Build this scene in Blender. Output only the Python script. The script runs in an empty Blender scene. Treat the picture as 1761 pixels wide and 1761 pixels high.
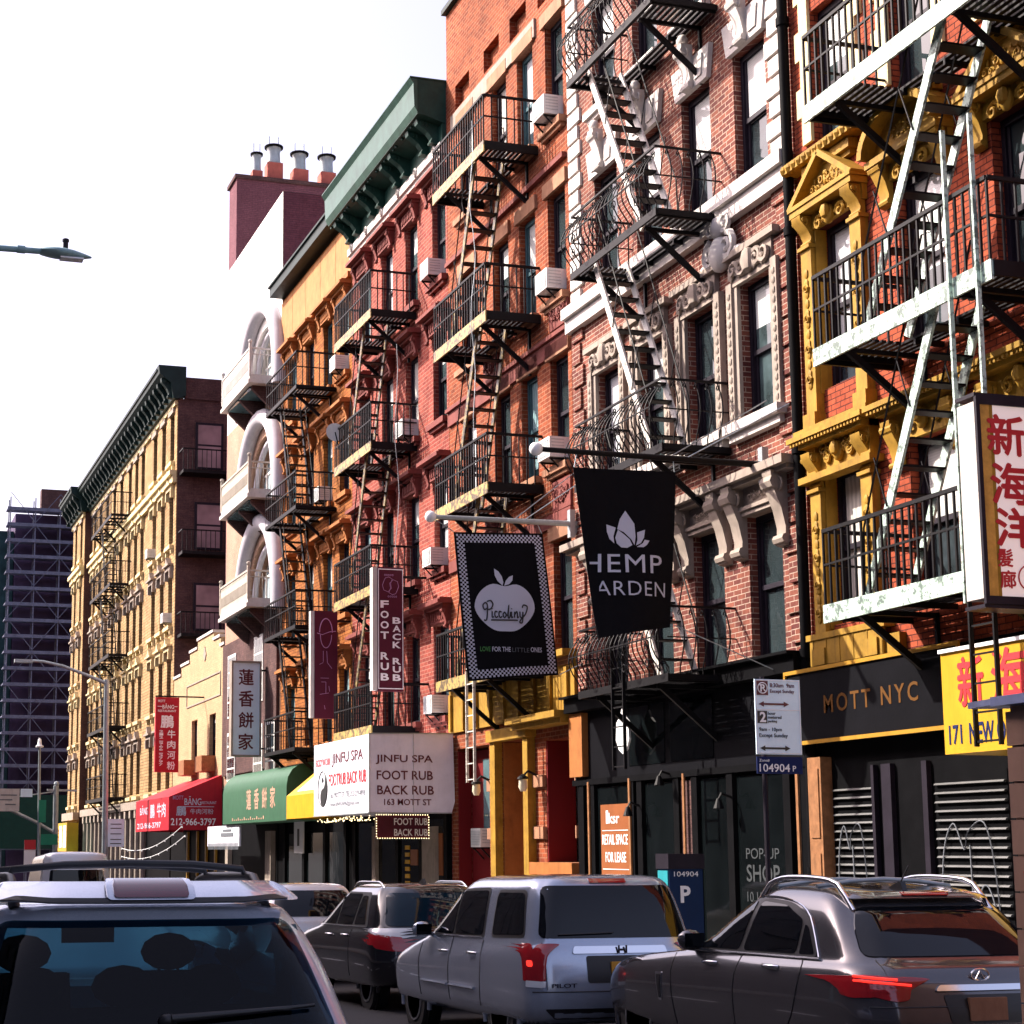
import bpy, bmesh, math, random
from mathutils import Vector, Matrix
from mathutils.bvhtree import BVHTree
rnd = random.Random(7)
S = bpy.context.scene
COL = S.collection

# ------------------------------------------------------------------ camera, sky, sun, exposure
CAM_Z = 1.85
PITCH = math.radians(8.3626)
YAW = math.radians(16.1312)
cam_d = bpy.data.cameras.new('camera')
cam = bpy.data.objects.new('camera', cam_d)
COL.objects.link(cam)
cam.location = (0, 0, CAM_Z)
cam.rotation_euler = (math.pi / 2 + PITCH, 0, -YAW)
cam_d.sensor_width = 36.0
cam_d.lens = 36.0 * 3000.0 / 1761.0
cam_d.shift_x = (880.5 - 600.0) / 1761.0
cam_d.shift_y = -(880.5 - 1020.0) / 1761.0
cam_d.clip_start = 0.1
cam_d.clip_end = 6000
S.camera = cam

SUN_FROM = Vector((-1.0, 0.80, 1.05)).normalized()
elev = math.asin(SUN_FROM.z)
sky_rot = math.atan2(SUN_FROM.x, SUN_FROM.y)
W = bpy.data.worlds.new('World')
S.world = W
W.use_nodes = True
wn = W.node_tree.nodes
wl = W.node_tree.links
wn.clear()
sky = wn.new('ShaderNodeTexSky')
sky.sky_type = 'NISHITA'
sky.sun_disc = False
sky.sun_elevation = elev
sky.sun_rotation = sky_rot
sky.air_density = 1.0
sky.dust_density = 5.0
sky.ozone_density = 1.0
hsv = wn.new('ShaderNodeHueSaturation')
hsv.inputs['Saturation'].default_value = 0.75
bg = wn.new('ShaderNodeBackground')
bg.inputs['Strength'].default_value = 0.15
wo = wn.new('ShaderNodeOutputWorld')
wl.new(sky.outputs[0], hsv.inputs['Color'])
tint = wn.new('ShaderNodeMix')
tint.data_type = 'RGBA'
tint.blend_type = 'MULTIPLY'
tint.inputs[0].default_value = 1.0
tint.inputs[7].default_value = (1.10, 0.97, 1.06, 1)      # violet sky tint, added to colour the shade
wl.new(hsv.outputs[0], tint.inputs[6])
wl.new(tint.outputs[2], bg.inputs['Color'])
wl.new(bg.outputs[0], wo.inputs['Surface'])

sun_d = bpy.data.lights.new('sun', 'SUN')
sun_d.energy = 5.0
sun_d.angle = math.radians(0.5)
sun_d.color = (1.0, 0.93, 0.82)
sun = bpy.data.objects.new('sun', sun_d)
COL.objects.link(sun)
sun.location = (-30, 30, 40)
sun.rotation_euler = SUN_FROM.to_track_quat('Z', 'Y').to_euler()

S.view_settings.view_transform = 'Standard'
S.view_settings.look = 'None'
S.view_settings.exposure = 1.15
S.view_settings.gamma = 1.0
S.cycles.max_bounces = 6
S.cycles.diffuse_bounces = 3
S.cycles.glossy_bounces = 3
S.cycles.transparent_max_bounces = 8

# ------------------------------------------------------------------ materials
MATS = {}


def nt(name):
    m = bpy.data.materials.new(name)
    m.use_nodes = True
    t = m.node_tree
    t.nodes.clear()
    out = t.nodes.new('ShaderNodeOutputMaterial')
    p = t.nodes.new('ShaderNodeBsdfPrincipled')
    t.links.new(p.outputs[0], out.inputs[0])
    MATS[name] = m
    return m, t, p


def N(t, kind, **kw):
    n = t.nodes.new(kind)
    for k, v in kw.items():
        setattr(n, k, v)
    return n


def ramp(t, src, p0, c0, p1, c1):
    r = N(t, 'ShaderNodeValToRGB')
    r.color_ramp.elements[0].position = p0
    r.color_ramp.elements[0].color = (*c0, 1) if len(c0) == 3 else c0
    r.color_ramp.elements[1].position = p1
    r.color_ramp.elements[1].color = (*c1, 1) if len(c1) == 3 else c1
    t.links.new(src, r.inputs[0])
    return r.outputs[0]


def mixc(t, fac, a, b, mode='MIX'):
    m = N(t, 'ShaderNodeMix', data_type='RGBA', blend_type=mode)
    for sock, v in ((m.inputs[0], fac), (m.inputs[6], a), (m.inputs[7], b)):
        if hasattr(v, 'links'):
            t.links.new(v, sock)
        elif isinstance(v, (int, float)):
            sock.default_value = v
        else:
            sock.default_value = (*v, 1)
    return m.outputs[2]


def noise(t, vec, scale, detail=4, rough=0.6, stretch=None):
    n = N(t, 'ShaderNodeTexNoise')
    n.inputs['Scale'].default_value = scale
    n.inputs['Detail'].default_value = detail
    n.inputs['Roughness'].default_value = rough
    if stretch:
        mp = N(t, 'ShaderNodeMapping')
        mp.inputs['Scale'].default_value = stretch
        t.links.new(vec, mp.inputs[0])
        vec = mp.outputs[0]
    t.links.new(vec, n.inputs['Vector'])
    return n.outputs['Fac']


def pos(t):
    return N(t, 'ShaderNodeNewGeometry').outputs['Position']


def bump(t, p, h, strength=0.4, dist=0.02):
    b = N(t, 'ShaderNodeBump')
    b.inputs['Strength'].default_value = strength
    b.inputs['Distance'].default_value = dist
    t.links.new(h, b.inputs['Height'])
    t.links.new(b.outputs[0], p.inputs['Normal'])


def paint(name, c, rough=0.6, var=0.25, metal=0.0, scale=3.0, dirt=0.35, coat=0.0, bmp=0.12, spec=0.15):
    """a weathered single-colour surface"""
    m, t, p = nt(name)
    P = pos(t)
    n1 = noise(t, P, scale, 5, 0.65)
    dark = tuple(x * (1 - var) for x in c)
    lite = tuple(min(1, x * (1 + var * 0.6)) for x in c)
    col = ramp(t, n1, 0.3, dark, 0.7, lite)
    if dirt > 0:
        n2 = noise(t, P, 1.6, 6, 0.7, (5, 5, 0.6))
        d = ramp(t, n2, 0.52, (0, 0, 0), 0.75, (dirt, dirt, dirt))
        col = mixc(t, d, col, tuple(x * 0.35 + 0.01 for x in c))
    t.links.new(col, p.inputs['Base Color'])
    p.inputs['Roughness'].default_value = rough
    p.inputs['Metallic'].default_value = metal
    p.inputs['Coat Weight'].default_value = coat
    p.inputs['Specular IOR Level'].default_value = spec
    if bmp > 0:
        bump(t, p, noise(t, P, 28, 3), bmp, 0.01)
    return m


def plain(name, c, rough=0.5, metal=0.0, coat=0.0, spec=0.5):
    m, t, p = nt(name)
    p.inputs['Base Color'].default_value = (*c, 1)
    p.inputs['Roughness'].default_value = rough
    p.inputs['Metallic'].default_value = metal
    p.inputs['Coat Weight'].default_value = coat
    p.inputs['Specular IOR Level'].default_value = spec
    return m


def brick(name, c1, c2, mortar, bw=0.215, rh=0.072, ms=0.006, dirt=0.6, patch=0.4, bstr=1.0):
    m, t, p = nt(name)
    P = pos(t)
    sep = N(t, 'ShaderNodeSeparateXYZ')
    t.links.new(P, sep.inputs[0])
    add = N(t, 'ShaderNodeMath', operation='ADD')
    t.links.new(sep.outputs[0], add.inputs[0])
    t.links.new(sep.outputs[1], add.inputs[1])
    cmb = N(t, 'ShaderNodeCombineXYZ')
    t.links.new(add.outputs[0], cmb.inputs[0])
    t.links.new(sep.outputs[2], cmb.inputs[1])
    b = N(t, 'ShaderNodeTexBrick')
    b.inputs['Scale'].default_value = 1.0
    b.inputs['Brick Width'].default_value = bw
    b.inputs['Row Height'].default_value = rh
    b.inputs['Mortar Size'].default_value = ms
    b.inputs['Mortar Smooth'].default_value = 0.2
    b.inputs['Bias'].default_value = 0.0
    b.inputs['Color1'].default_value = (*c1, 1)
    b.inputs['Color2'].default_value = (*c2, 1)
    b.inputs['Mortar'].default_value = (*mortar, 1)
    t.links.new(cmb.outputs[0], b.inputs['Vector'])
    big = noise(t, P, 0.9, 6, 0.7)
    f = ramp(t, big, 0.3, (1 - patch,) * 3, 0.72, (1 + patch * 0.35,) * 3)
    col = mixc(t, 1.0, b.outputs['Color'], f, 'MULTIPLY')
    fine = noise(t, P, 14, 4, 0.7)
    f2 = ramp(t, fine, 0.3, (0.72, 0.72, 0.72), 0.7, (1.15, 1.12, 1.1))
    col = mixc(t, 1.0, col, f2, 'MULTIPLY')
    st = noise(t, P, 1.3, 6, 0.75, (4, 4, 0.35))
    d = ramp(t, st, 0.55, (0, 0, 0), 0.8, (dirt, dirt, dirt))
    col = mixc(t, d, col, tuple(x * 0.3 for x in c1))
    t.links.new(col, p.inputs['Base Color'])
    p.inputs['Roughness'].default_value = 0.9
    p.inputs['Specular IOR Level'].default_value = 0.12
    inv = N(t, 'ShaderNodeMath', operation='MULTIPLY_ADD')
    inv.inputs[1].default_value = -1.0
    inv.inputs[2].default_value = 1.0
    t.links.new(b.outputs['Fac'], inv.inputs[0])
    s2 = N(t, 'ShaderNodeMath', operation='MULTIPLY_ADD')
    s2.inputs[1].default_value = 0.35
    t.links.new(fine, s2.inputs[0])
    t.links.new(inv.outputs[0], s2.inputs[2])
    bump(t, p, s2.outputs[0], bstr, 0.012)
    return m


def glass_mat(name, c, rough=0.03, wob=0.06, spec=0.6):
    m, t, p = nt(name)
    P = pos(t)
    n1 = noise(t, P, 0.8, 3)
    col = ramp(t, n1, 0.35, tuple(x * 0.5 for x in c), 0.7, c)
    t.links.new(col, p.inputs['Base Color'])
    p.inputs['Roughness'].default_value = rough
    p.inputs['Specular IOR Level'].default_value = spec
    bump(t, p, noise(t, P, 1.7, 2), wob, 0.05)
    return m


def carpaint(name, c, metal=0.55, rough=0.28):
    m, t, p = nt(name)
    P = N(t, 'ShaderNodeTexCoord').outputs['Object']
    fl = noise(t, P, 400, 1)
    col = ramp(t, fl, 0.35, tuple(x * 0.85 for x in c), 0.65, tuple(min(1, x * 1.1) for x in c))
    dust = noise(t, P, 2.2, 6, 0.7)
    d = ramp(t, dust, 0.55, (0, 0, 0), 0.85, (0.10, 0.10, 0.10))
    col = mixc(t, d, col, (0.12, 0.11, 0.10))
    t.links.new(col, p.inputs['Base Color'])
    p.inputs['Metallic'].default_value = metal
    p.inputs['Roughness'].default_value = rough
    p.inputs['Coat Weight'].default_value = 1.0
    p.inputs['Coat Roughness'].default_value = 0.04
    return m


def worn_iron(name, c, chip, amount=0.5, rough=0.5):
    m, t, p = nt(name)
    P = pos(t)
    n1 = noise(t, P, 9, 6, 0.7)
    a = 0.62 - 0.2 * amount
    col = ramp(t, n1, a, c, a + 0.08, chip)
    t.links.new(col, p.inputs['Base Color'])
    p.inputs['Roughness'].default_value = rough
    bump(t, p, n1, 0.3, 0.01)
    return m


M_BRICK_RED = brick('red brick', (0.42, 0.090, 0.042), (0.31, 0.062, 0.030), (0.10, 0.026, 0.020), ms=0.008, bw=0.225, rh=0.078)
M_BRICK_BROWN = brick('brown brick', (0.13, 0.040, 0.036), (0.26, 0.088, 0.060), (0.46, 0.34, 0.27), ms=0.0075, bw=0.225, rh=0.078)
M_BRICK_ORANGE = brick('orange brick', (0.35, 0.088, 0.036), (0.19, 0.042, 0.020), (0.36, 0.16, 0.095), ms=0.011, bw=0.24, rh=0.085, patch=0.45)
M_BRICK_PINK = brick('pinkish red brick', (0.37, 0.085, 0.060), (0.22, 0.042, 0.036), (0.40, 0.17, 0.13), ms=0.012, bw=0.25, rh=0.09, patch=0.45)
M_STUCCO_ORANGE = brick('orange painted brick', (0.42, 0.155, 0.036), (0.28, 0.09, 0.022), (0.18, 0.06, 0.018), bstr=0.45, ms=0.013, bw=0.25, rh=0.095, patch=0.45)
M_BRICK_CREAM = brick('cream brick', (0.52, 0.38, 0.22), (0.46, 0.33, 0.19), (0.40, 0.29, 0.18), dirt=0.2, patch=0.2)
M_BRICK_TAN = brick('tan brick', (0.50, 0.335, 0.17), (0.38, 0.24, 0.105), (0.24, 0.145, 0.075), dirt=0.45, ms=0.016, bw=0.34, rh=0.13)
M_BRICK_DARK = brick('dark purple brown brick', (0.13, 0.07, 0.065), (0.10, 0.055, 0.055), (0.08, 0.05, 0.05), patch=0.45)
M_BRICK_MAROON = brick('maroon brick', (0.20, 0.08, 0.10), (0.18, 0.07, 0.09), (0.13, 0.06, 0.08), dirt=0.2, patch=0.2)
M_WHITE_STUCCO = paint('white stucco', (0.86, 0.82, 0.78), 0.85, 0.08, dirt=0.08)
M_PINK_STUCCO = brick('pale brick', (0.46, 0.29, 0.21), (0.42, 0.26, 0.185), (0.40, 0.28, 0.21), dirt=0.25, patch=0.25)
M_PALE_RAIL = paint('pale tan balcony panel', (0.42, 0.37, 0.31), 0.8, 0.15, dirt=0.25)
M_ARCH = paint('lavender grey stucco', (0.46, 0.44, 0.48), 0.8, 0.12, dirt=0.15)
M_STONE = paint('pale stone', (0.31, 0.255, 0.215), 0.8, 0.22, dirt=0.45)
M_WHITE_STONE = paint('white painted stone', (0.54, 0.50, 0.47), 0.75, 0.15, dirt=0.4)
M_YELLOW_STONE = paint('yellow painted stone', (0.34, 0.19, 0.025), 0.65, 0.35, dirt=0.75)
M_CREAM_PAINT = paint('cream paint', (0.60, 0.49, 0.27), 0.6, 0.15, dirt=0.3)
M_RED_STONE = paint('red painted stone', (0.19, 0.05, 0.042), 0.7, 0.25)
M_ORANGE_STONE = paint('orange painted stone', (0.34, 0.125, 0.034), 0.7, 0.25)
M_BROWNSTONE = paint('brownstone', (0.34, 0.17, 0.10), 0.8, 0.3)
M_GREEN_CORNICE = paint('green cornice metal', (0.018, 0.060, 0.048), 0.45, 0.3, dirt=0.3)
M_GREEN_FASCIA = paint('pale green metal sheet', (0.045, 0.105, 0.082), 0.35, 0.3, dirt=0.3)
M_DARK_GREEN = paint('dark green metal', (0.010, 0.026, 0.025), 0.5, 0.3)
M_IRON = paint('black iron', (0.008, 0.0075, 0.009), 0.5, 0.3, dirt=0.0, spec=0.12)
M_IRON_PALE = worn_iron('worn or sunlit pale iron', (0.62, 0.58, 0.52), (0.10, 0.08, 0.07), 0.3)
M_IRON_YELLOW = worn_iron('worn yellow iron', (0.40, 0.285, 0.08), (0.08, 0.05, 0.025), 0.75)
M_IRON_RUST = worn_iron('rusty dark iron', (0.24, 0.17, 0.055), (0.03, 0.02, 0.015), 0.9)
M_IRON_GREEN = worn_iron('worn pale green iron', (0.46, 0.60, 0.52), (0.10, 0.14, 0.12), 0.6)
M_IRON_WHITE = worn_iron('worn white iron', (0.82, 0.82, 0.78), (0.30, 0.28, 0.25), 0.15)
M_BLACK = plain('matt black', (0.005, 0.005, 0.006), 0.8, spec=0.05)
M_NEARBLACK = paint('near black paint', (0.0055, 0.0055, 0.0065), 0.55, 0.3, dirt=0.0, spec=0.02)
M_BLACK_SIGN = paint('black sign board', (0.006, 0.006, 0.008), 0.5, 0.2, dirt=0.0, spec=0.04)


def blind_glass(name, zcut, pale, dark, slat=0.0, fold=0.0):
    """a pane with a blind or curtain behind it, drawn down to a height above the sill"""
    m, t, p = nt(name)
    o = N(t, 'ShaderNodeTexCoord').outputs['Object']
    sep = N(t, 'ShaderNodeSeparateXYZ')
    t.links.new(o, sep.inputs[0])
    P = pos(t)
    w = N(t, 'ShaderNodeTexWave', wave_type='BANDS', bands_direction='Z' if slat else 'Y')
    w.inputs['Scale'].default_value = 9.0 if slat else 3.2
    w.inputs['Distortion'].default_value = 0.3 if slat else 2.5
    t.links.new(o, w.inputs['Vector'])
    amt = slat or fold
    body = ramp(t, w.outputs['Fac'], 0.2, tuple(c * (1 - amt) for c in pale), 0.8, pale)
    cut = N(t, 'ShaderNodeMath', operation='GREATER_THAN')
    cut.inputs[1].default_value = zcut
    t.links.new(sep.outputs[2], cut.inputs[0])
    n1 = noise(t, P, 1.1, 4)
    dk = ramp(t, n1, 0.4, tuple(c * 0.4 for c in dark), 0.65, tuple(c * 1.6 for c in dark))
    col = mixc(t, cut.outputs[0], dk, body)
    t.links.new(col, p.inputs['Base Color'])
    p.inputs['Roughness'].default_value = 0.03
    p.inputs['Specular IOR Level'].default_value = 0.5
    bump(t, p, noise(t, P, 1.5, 2), 0.08, 0.05)
    return m


BLINDS = [blind_glass('pane over half drawn blind', 1.0, (0.62, 0.62, 0.60), (0.03, 0.04, 0.045), .12),
          blind_glass('pane over low blind', 0.55, (0.58, 0.60, 0.62), (0.03, 0.04, 0.05), .08),
          blind_glass('pane over full curtain', -1.0, (0.62, 0.59, 0.55), (0.03, 0.03, 0.03), 0, .3),
          blind_glass('pane over short blind', 1.4, (0.60, 0.62, 0.60), (0.05, 0.075, 0.08), .1),
          blind_glass('teal pane over curtain', 0.3, (0.26, 0.40, 0.42), (0.03, 0.06, 0.065), 0, .35)]
M_GLASS = glass_mat('window glass', (0.035, 0.05, 0.055), 0.02, 0.05)
M_GLASS_PALE = glass_mat('window glass over blinds', (0.55, 0.56, 0.54), 0.05, 0.05)
M_GLASS_TEAL = glass_mat('teal window glass', (0.12, 0.22, 0.24), 0.03, 0.05)
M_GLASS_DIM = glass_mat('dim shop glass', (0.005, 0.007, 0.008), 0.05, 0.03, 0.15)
M_GLASS_ROSE = glass_mat('window glass over rose blind', (0.36, 0.24, 0.25), 0.06, 0.02, 0.4)
M_FRAME_DARK = paint('dark window frame', (0.016, 0.012, 0.020), 0.5, 0.3)  # slight purple puts the violet of shade into the colour
M_FRAME_TEAL = paint('teal window frame', (0.05, 0.11, 0.13), 0.5, 0.3)
M_FRAME_WHITE = paint('white window frame', (0.75, 0.73, 0.70), 0.5, 0.15, dirt=0.2)
M_AC = paint('air conditioner shell', (0.72, 0.72, 0.70), 0.5, 0.12, dirt=0.25)
M_AC_GRILLE = paint('air conditioner grille', (0.50, 0.52, 0.52), 0.5, 0.2)
M_WHITE = plain('white paint', (0.82, 0.82, 0.84), 0.5)
M_SIGN_BLUE = paint('pale blue sign face', (0.72, 0.86, 0.97), 0.4, 0.06, dirt=0.1)
M_LETTER_MAROON = plain('maroon lettering', (0.10, 0.008, 0.02), 0.5)
M_LETTER_RED = plain('red lettering', (0.50, 0.012, 0.02), 0.5)
M_LETTER_NAVY = plain('navy lettering', (0.010, 0.018, 0.08), 0.6, spec=0.1)
M_LETTER_BLACK = plain('black lettering', (0.012, 0.012, 0.015), 0.5)
M_LETTER_WHITE = plain('white lettering', (0.85, 0.83, 0.86), 0.5)
M_LETTER_LILAC = plain('pale lilac print', (0.52, 0.54, 0.66), 0.6)
M_LETTER_GOLD = plain('dull gold lettering', (0.115, 0.048, 0.010), 0.7, spec=0.1)
M_LETTER_PINK = plain('mauve neon tube', (0.42, 0.20, 0.38), 0.4)
M_LETTER_GREEN = plain('green lettering', (0.05, 0.22, 0.05), 0.6)
M_LETTER_GREY = plain('grey lettering', (0.13, 0.14, 0.16), 0.7, spec=0.1)
M_LETTER_BROWN = plain('flaking brown lettering', (0.42, 0.25, 0.17), 0.6)
M_MAROON = paint('maroon sign face', (0.085, 0.014, 0.03), 0.35, 0.12, dirt=0.1)
M_RED_CLOTH = paint('red vinyl', (0.42, 0.016, 0.03), 0.45, 0.12, dirt=0.25)
M_GREEN_CLOTH = paint('green vinyl', (0.035, 0.105, 0.058), 0.5, 0.15, dirt=0.35)
M_YELLOW_CLOTH = paint('yellow vinyl', (0.60, 0.32, 0.015), 0.45, 0.12, dirt=0.25)
M_WHITE_CLOTH = paint('white vinyl', (0.78, 0.77, 0.86), 0.45, 0.08, dirt=0.22)
M_BLACK_CLOTH = paint('black banner cloth', (0.006, 0.006, 0.008), 0.9, 0.15, dirt=0.0, bmp=0.3, spec=0.1)
M_GOLD_TRIM = paint('gold trim', (0.42, 0.22, 0.03), 0.4, 0.2)
M_YELLOW_SIGN = paint('yellow sign face', (0.52, 0.29, 0.022), 0.4, 0.1, dirt=0.25)
M_TAN_SIGN = paint('faded light box face', (0.86, 0.77, 0.74), 0.35, 0.1, dirt=0.0)
M_AMBER = paint('amber stained light box face', (0.60, 0.33, 0.07), 0.4, 0.35, scale=6)
M_POSTER = paint('orange brown poster', (0.26, 0.085, 0.03), 0.5, 0.1, dirt=0.1)
M_STEEL = paint('galvanised steel', (0.36, 0.40, 0.42), 0.4, 0.2, metal=0.4)
M_LAMP_TEAL = paint('teal grey lamp metal', (0.24, 0.38, 0.41), 0.4, 0.2)
M_ASPHALT = paint('asphalt', (0.045, 0.045, 0.048), 0.85, 0.3, scale=40, dirt=0.3)
M_CONCRETE = paint('pavement concrete', (0.26, 0.25, 0.24), 0.85, 0.2, dirt=0.4)
M_ROOF = paint('roof felt', (0.09, 0.085, 0.085), 0.9, 0.2)
M_SHUTTER = paint('dark roller shutter', (0.13, 0.13, 0.13), 0.35, 0.2, metal=0.3)
M_WOOD = paint('brown timber', (0.28, 0.13, 0.06), 0.5, 0.35, scale=8)
M_SCAFFOLD = paint('scaffold steel', (0.13, 0.14, 0.21), 0.5, 0.3)  # contrast with the netting lowered for painted haze
M_NETTING = paint('dark purple netting', (0.065, 0.045, 0.095), 0.9, 0.5, scale=.35)  # purple raised to put distant haze into the colour
M_NETTING_TEAL = paint('dark teal netting', (0.02, 0.05, 0.06), 0.7, 0.4, scale=1)
M_HOARD = paint('green hoarding', (0.004, 0.036, 0.030), 0.5, 0.15)
M_PANEL_BROWN = paint('brown painted panel', (0.36, 0.22, 0.16), 0.55, 0.15)
M_PALE_BLUE = paint('pale blue sheet', (0.34, 0.40, 0.62), 0.4, 0.3)
M_SILVER = carpaint('silver car paint', (0.62, 0.67, 0.77), 0.4, 0.2)
M_SILVER_BLUE = carpaint('blue grey car paint', (0.40, 0.46, 0.57), 0.5, 0.2)
M_BRONZE = carpaint('grey brown car paint', (0.095, 0.092, 0.10), 0.6, 0.2)
M_BLACKCAR = carpaint('black car paint', (0.004, 0.004, 0.006), 0.0, 0.12)
M_WHITECAR = carpaint('white car paint', (0.72, 0.73, 0.76), 0.2, 0.25)
M_CARGLASS = plain('tinted car glass', (0.004, 0.005, 0.007), 0.02, spec=0.4)
M_CARGLASS_BLUE = plain('blue tinted car glass', (0.002, 0.014, 0.026), 0.02, spec=0.3)
M_TRIM = plain('black plastic trim', (0.012, 0.012, 0.014), 0.45)
M_CHROME = plain('chrome', (0.75, 0.76, 0.78), 0.12, 1.0)
M_TYRE = plain('tyre rubber', (0.014, 0.014, 0.015), 0.8)
M_RIM = plain('alloy rim', (0.45, 0.46, 0.48), 0.3, 0.9)
M_TAIL = plain('red tail lamp', (0.32, 0.006, 0.010), 0.1, coat=1.0)
M_TAIL_DARK = plain('dark red brake lamp', (0.10, 0.006, 0.02), 0.1, coat=1.0)
M_LENS = plain('clear lamp lens', (0.70, 0.72, 0.74), 0.1, coat=1.0)
M_PLATE = plain('orange number plate', (0.62, 0.30, 0.03), 0.4)
M_BULB = plain('warm glass bulb', (0.75, 0.68, 0.5), 0.3)


M_GREYSTONE = brick('cool grey stone', (0.15, 0.165, 0.20), (0.12, 0.135, 0.17), (0.10, 0.11, 0.13), bw=.6, rh=.3)
M_LETTER_DIM = plain('dim window lettering', (0.05, 0.055, 0.06), 0.8, spec=0.05)


def emis(name, c, s):
    m, t, p = nt(name)
    p.inputs['Base Color'].default_value = (*c, 1)
    p.inputs['Emission Color'].default_value = (*c, 1)
    p.inputs['Emission Strength'].default_value = s
    return m




def tinted(name, tint, refl):
    """see-through tinted pane with a mirror-like sheen"""
    m = bpy.data.materials.new(name)
    m.use_nodes = True
    t = m.node_tree
    t.nodes.clear()
    out = N(t, 'ShaderNodeOutputMaterial')
    tr = N(t, 'ShaderNodeBsdfTransparent')
    tr.inputs[0].default_value = (*tint, 1)
    gl = N(t, 'ShaderNodeBsdfGlossy')
    gl.inputs['Roughness'].default_value = 0.02
    fr = N(t, 'ShaderNodeFresnel')
    fr.inputs['IOR'].default_value = refl
    mx = N(t, 'ShaderNodeMixShader')
    t.links.new(fr.outputs[0], mx.inputs[0])
    t.links.new(tr.outputs[0], mx.inputs[1])
    t.links.new(gl.outputs[0], mx.inputs[2])
    t.links.new(mx.outputs[0], out.inputs[0])
    MATS[name] = m
    return m


M_TINT = tinted('see-through tinted car glass', (0.055, 0.15, 0.21), 1.35)
M_TINT_CLEAR = tinted('see-through windscreen glass', (0.45, 0.72, 0.72), 1.4)
M_SEAT = paint('dark seat cloth', (0.022, 0.026, 0.03), 0.9, 0.2, dirt=0.0, spec=0.05)
M_LIGHTBOX_ADDED_GLOW = emis('sign face with added glow', (0.86, 0.74, 0.70), 0.16)  # faint glow added; stands in for sun coming through the face
M_TAIL_LIT = emis('lit red lamp', (0.9, 0.03, 0.02), 0.9)
M_BULB_LIT = emis('lit warm bulb', (1.0, 0.78, 0.42), 1.5)

# ------------------------------------------------------------------ mesh helpers


WHOLE = {'lettering', 'fairy_lights', 'window_lettering', 'line', 'rule', 'print', 'border', 'graffiti', 'relief'}


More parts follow.
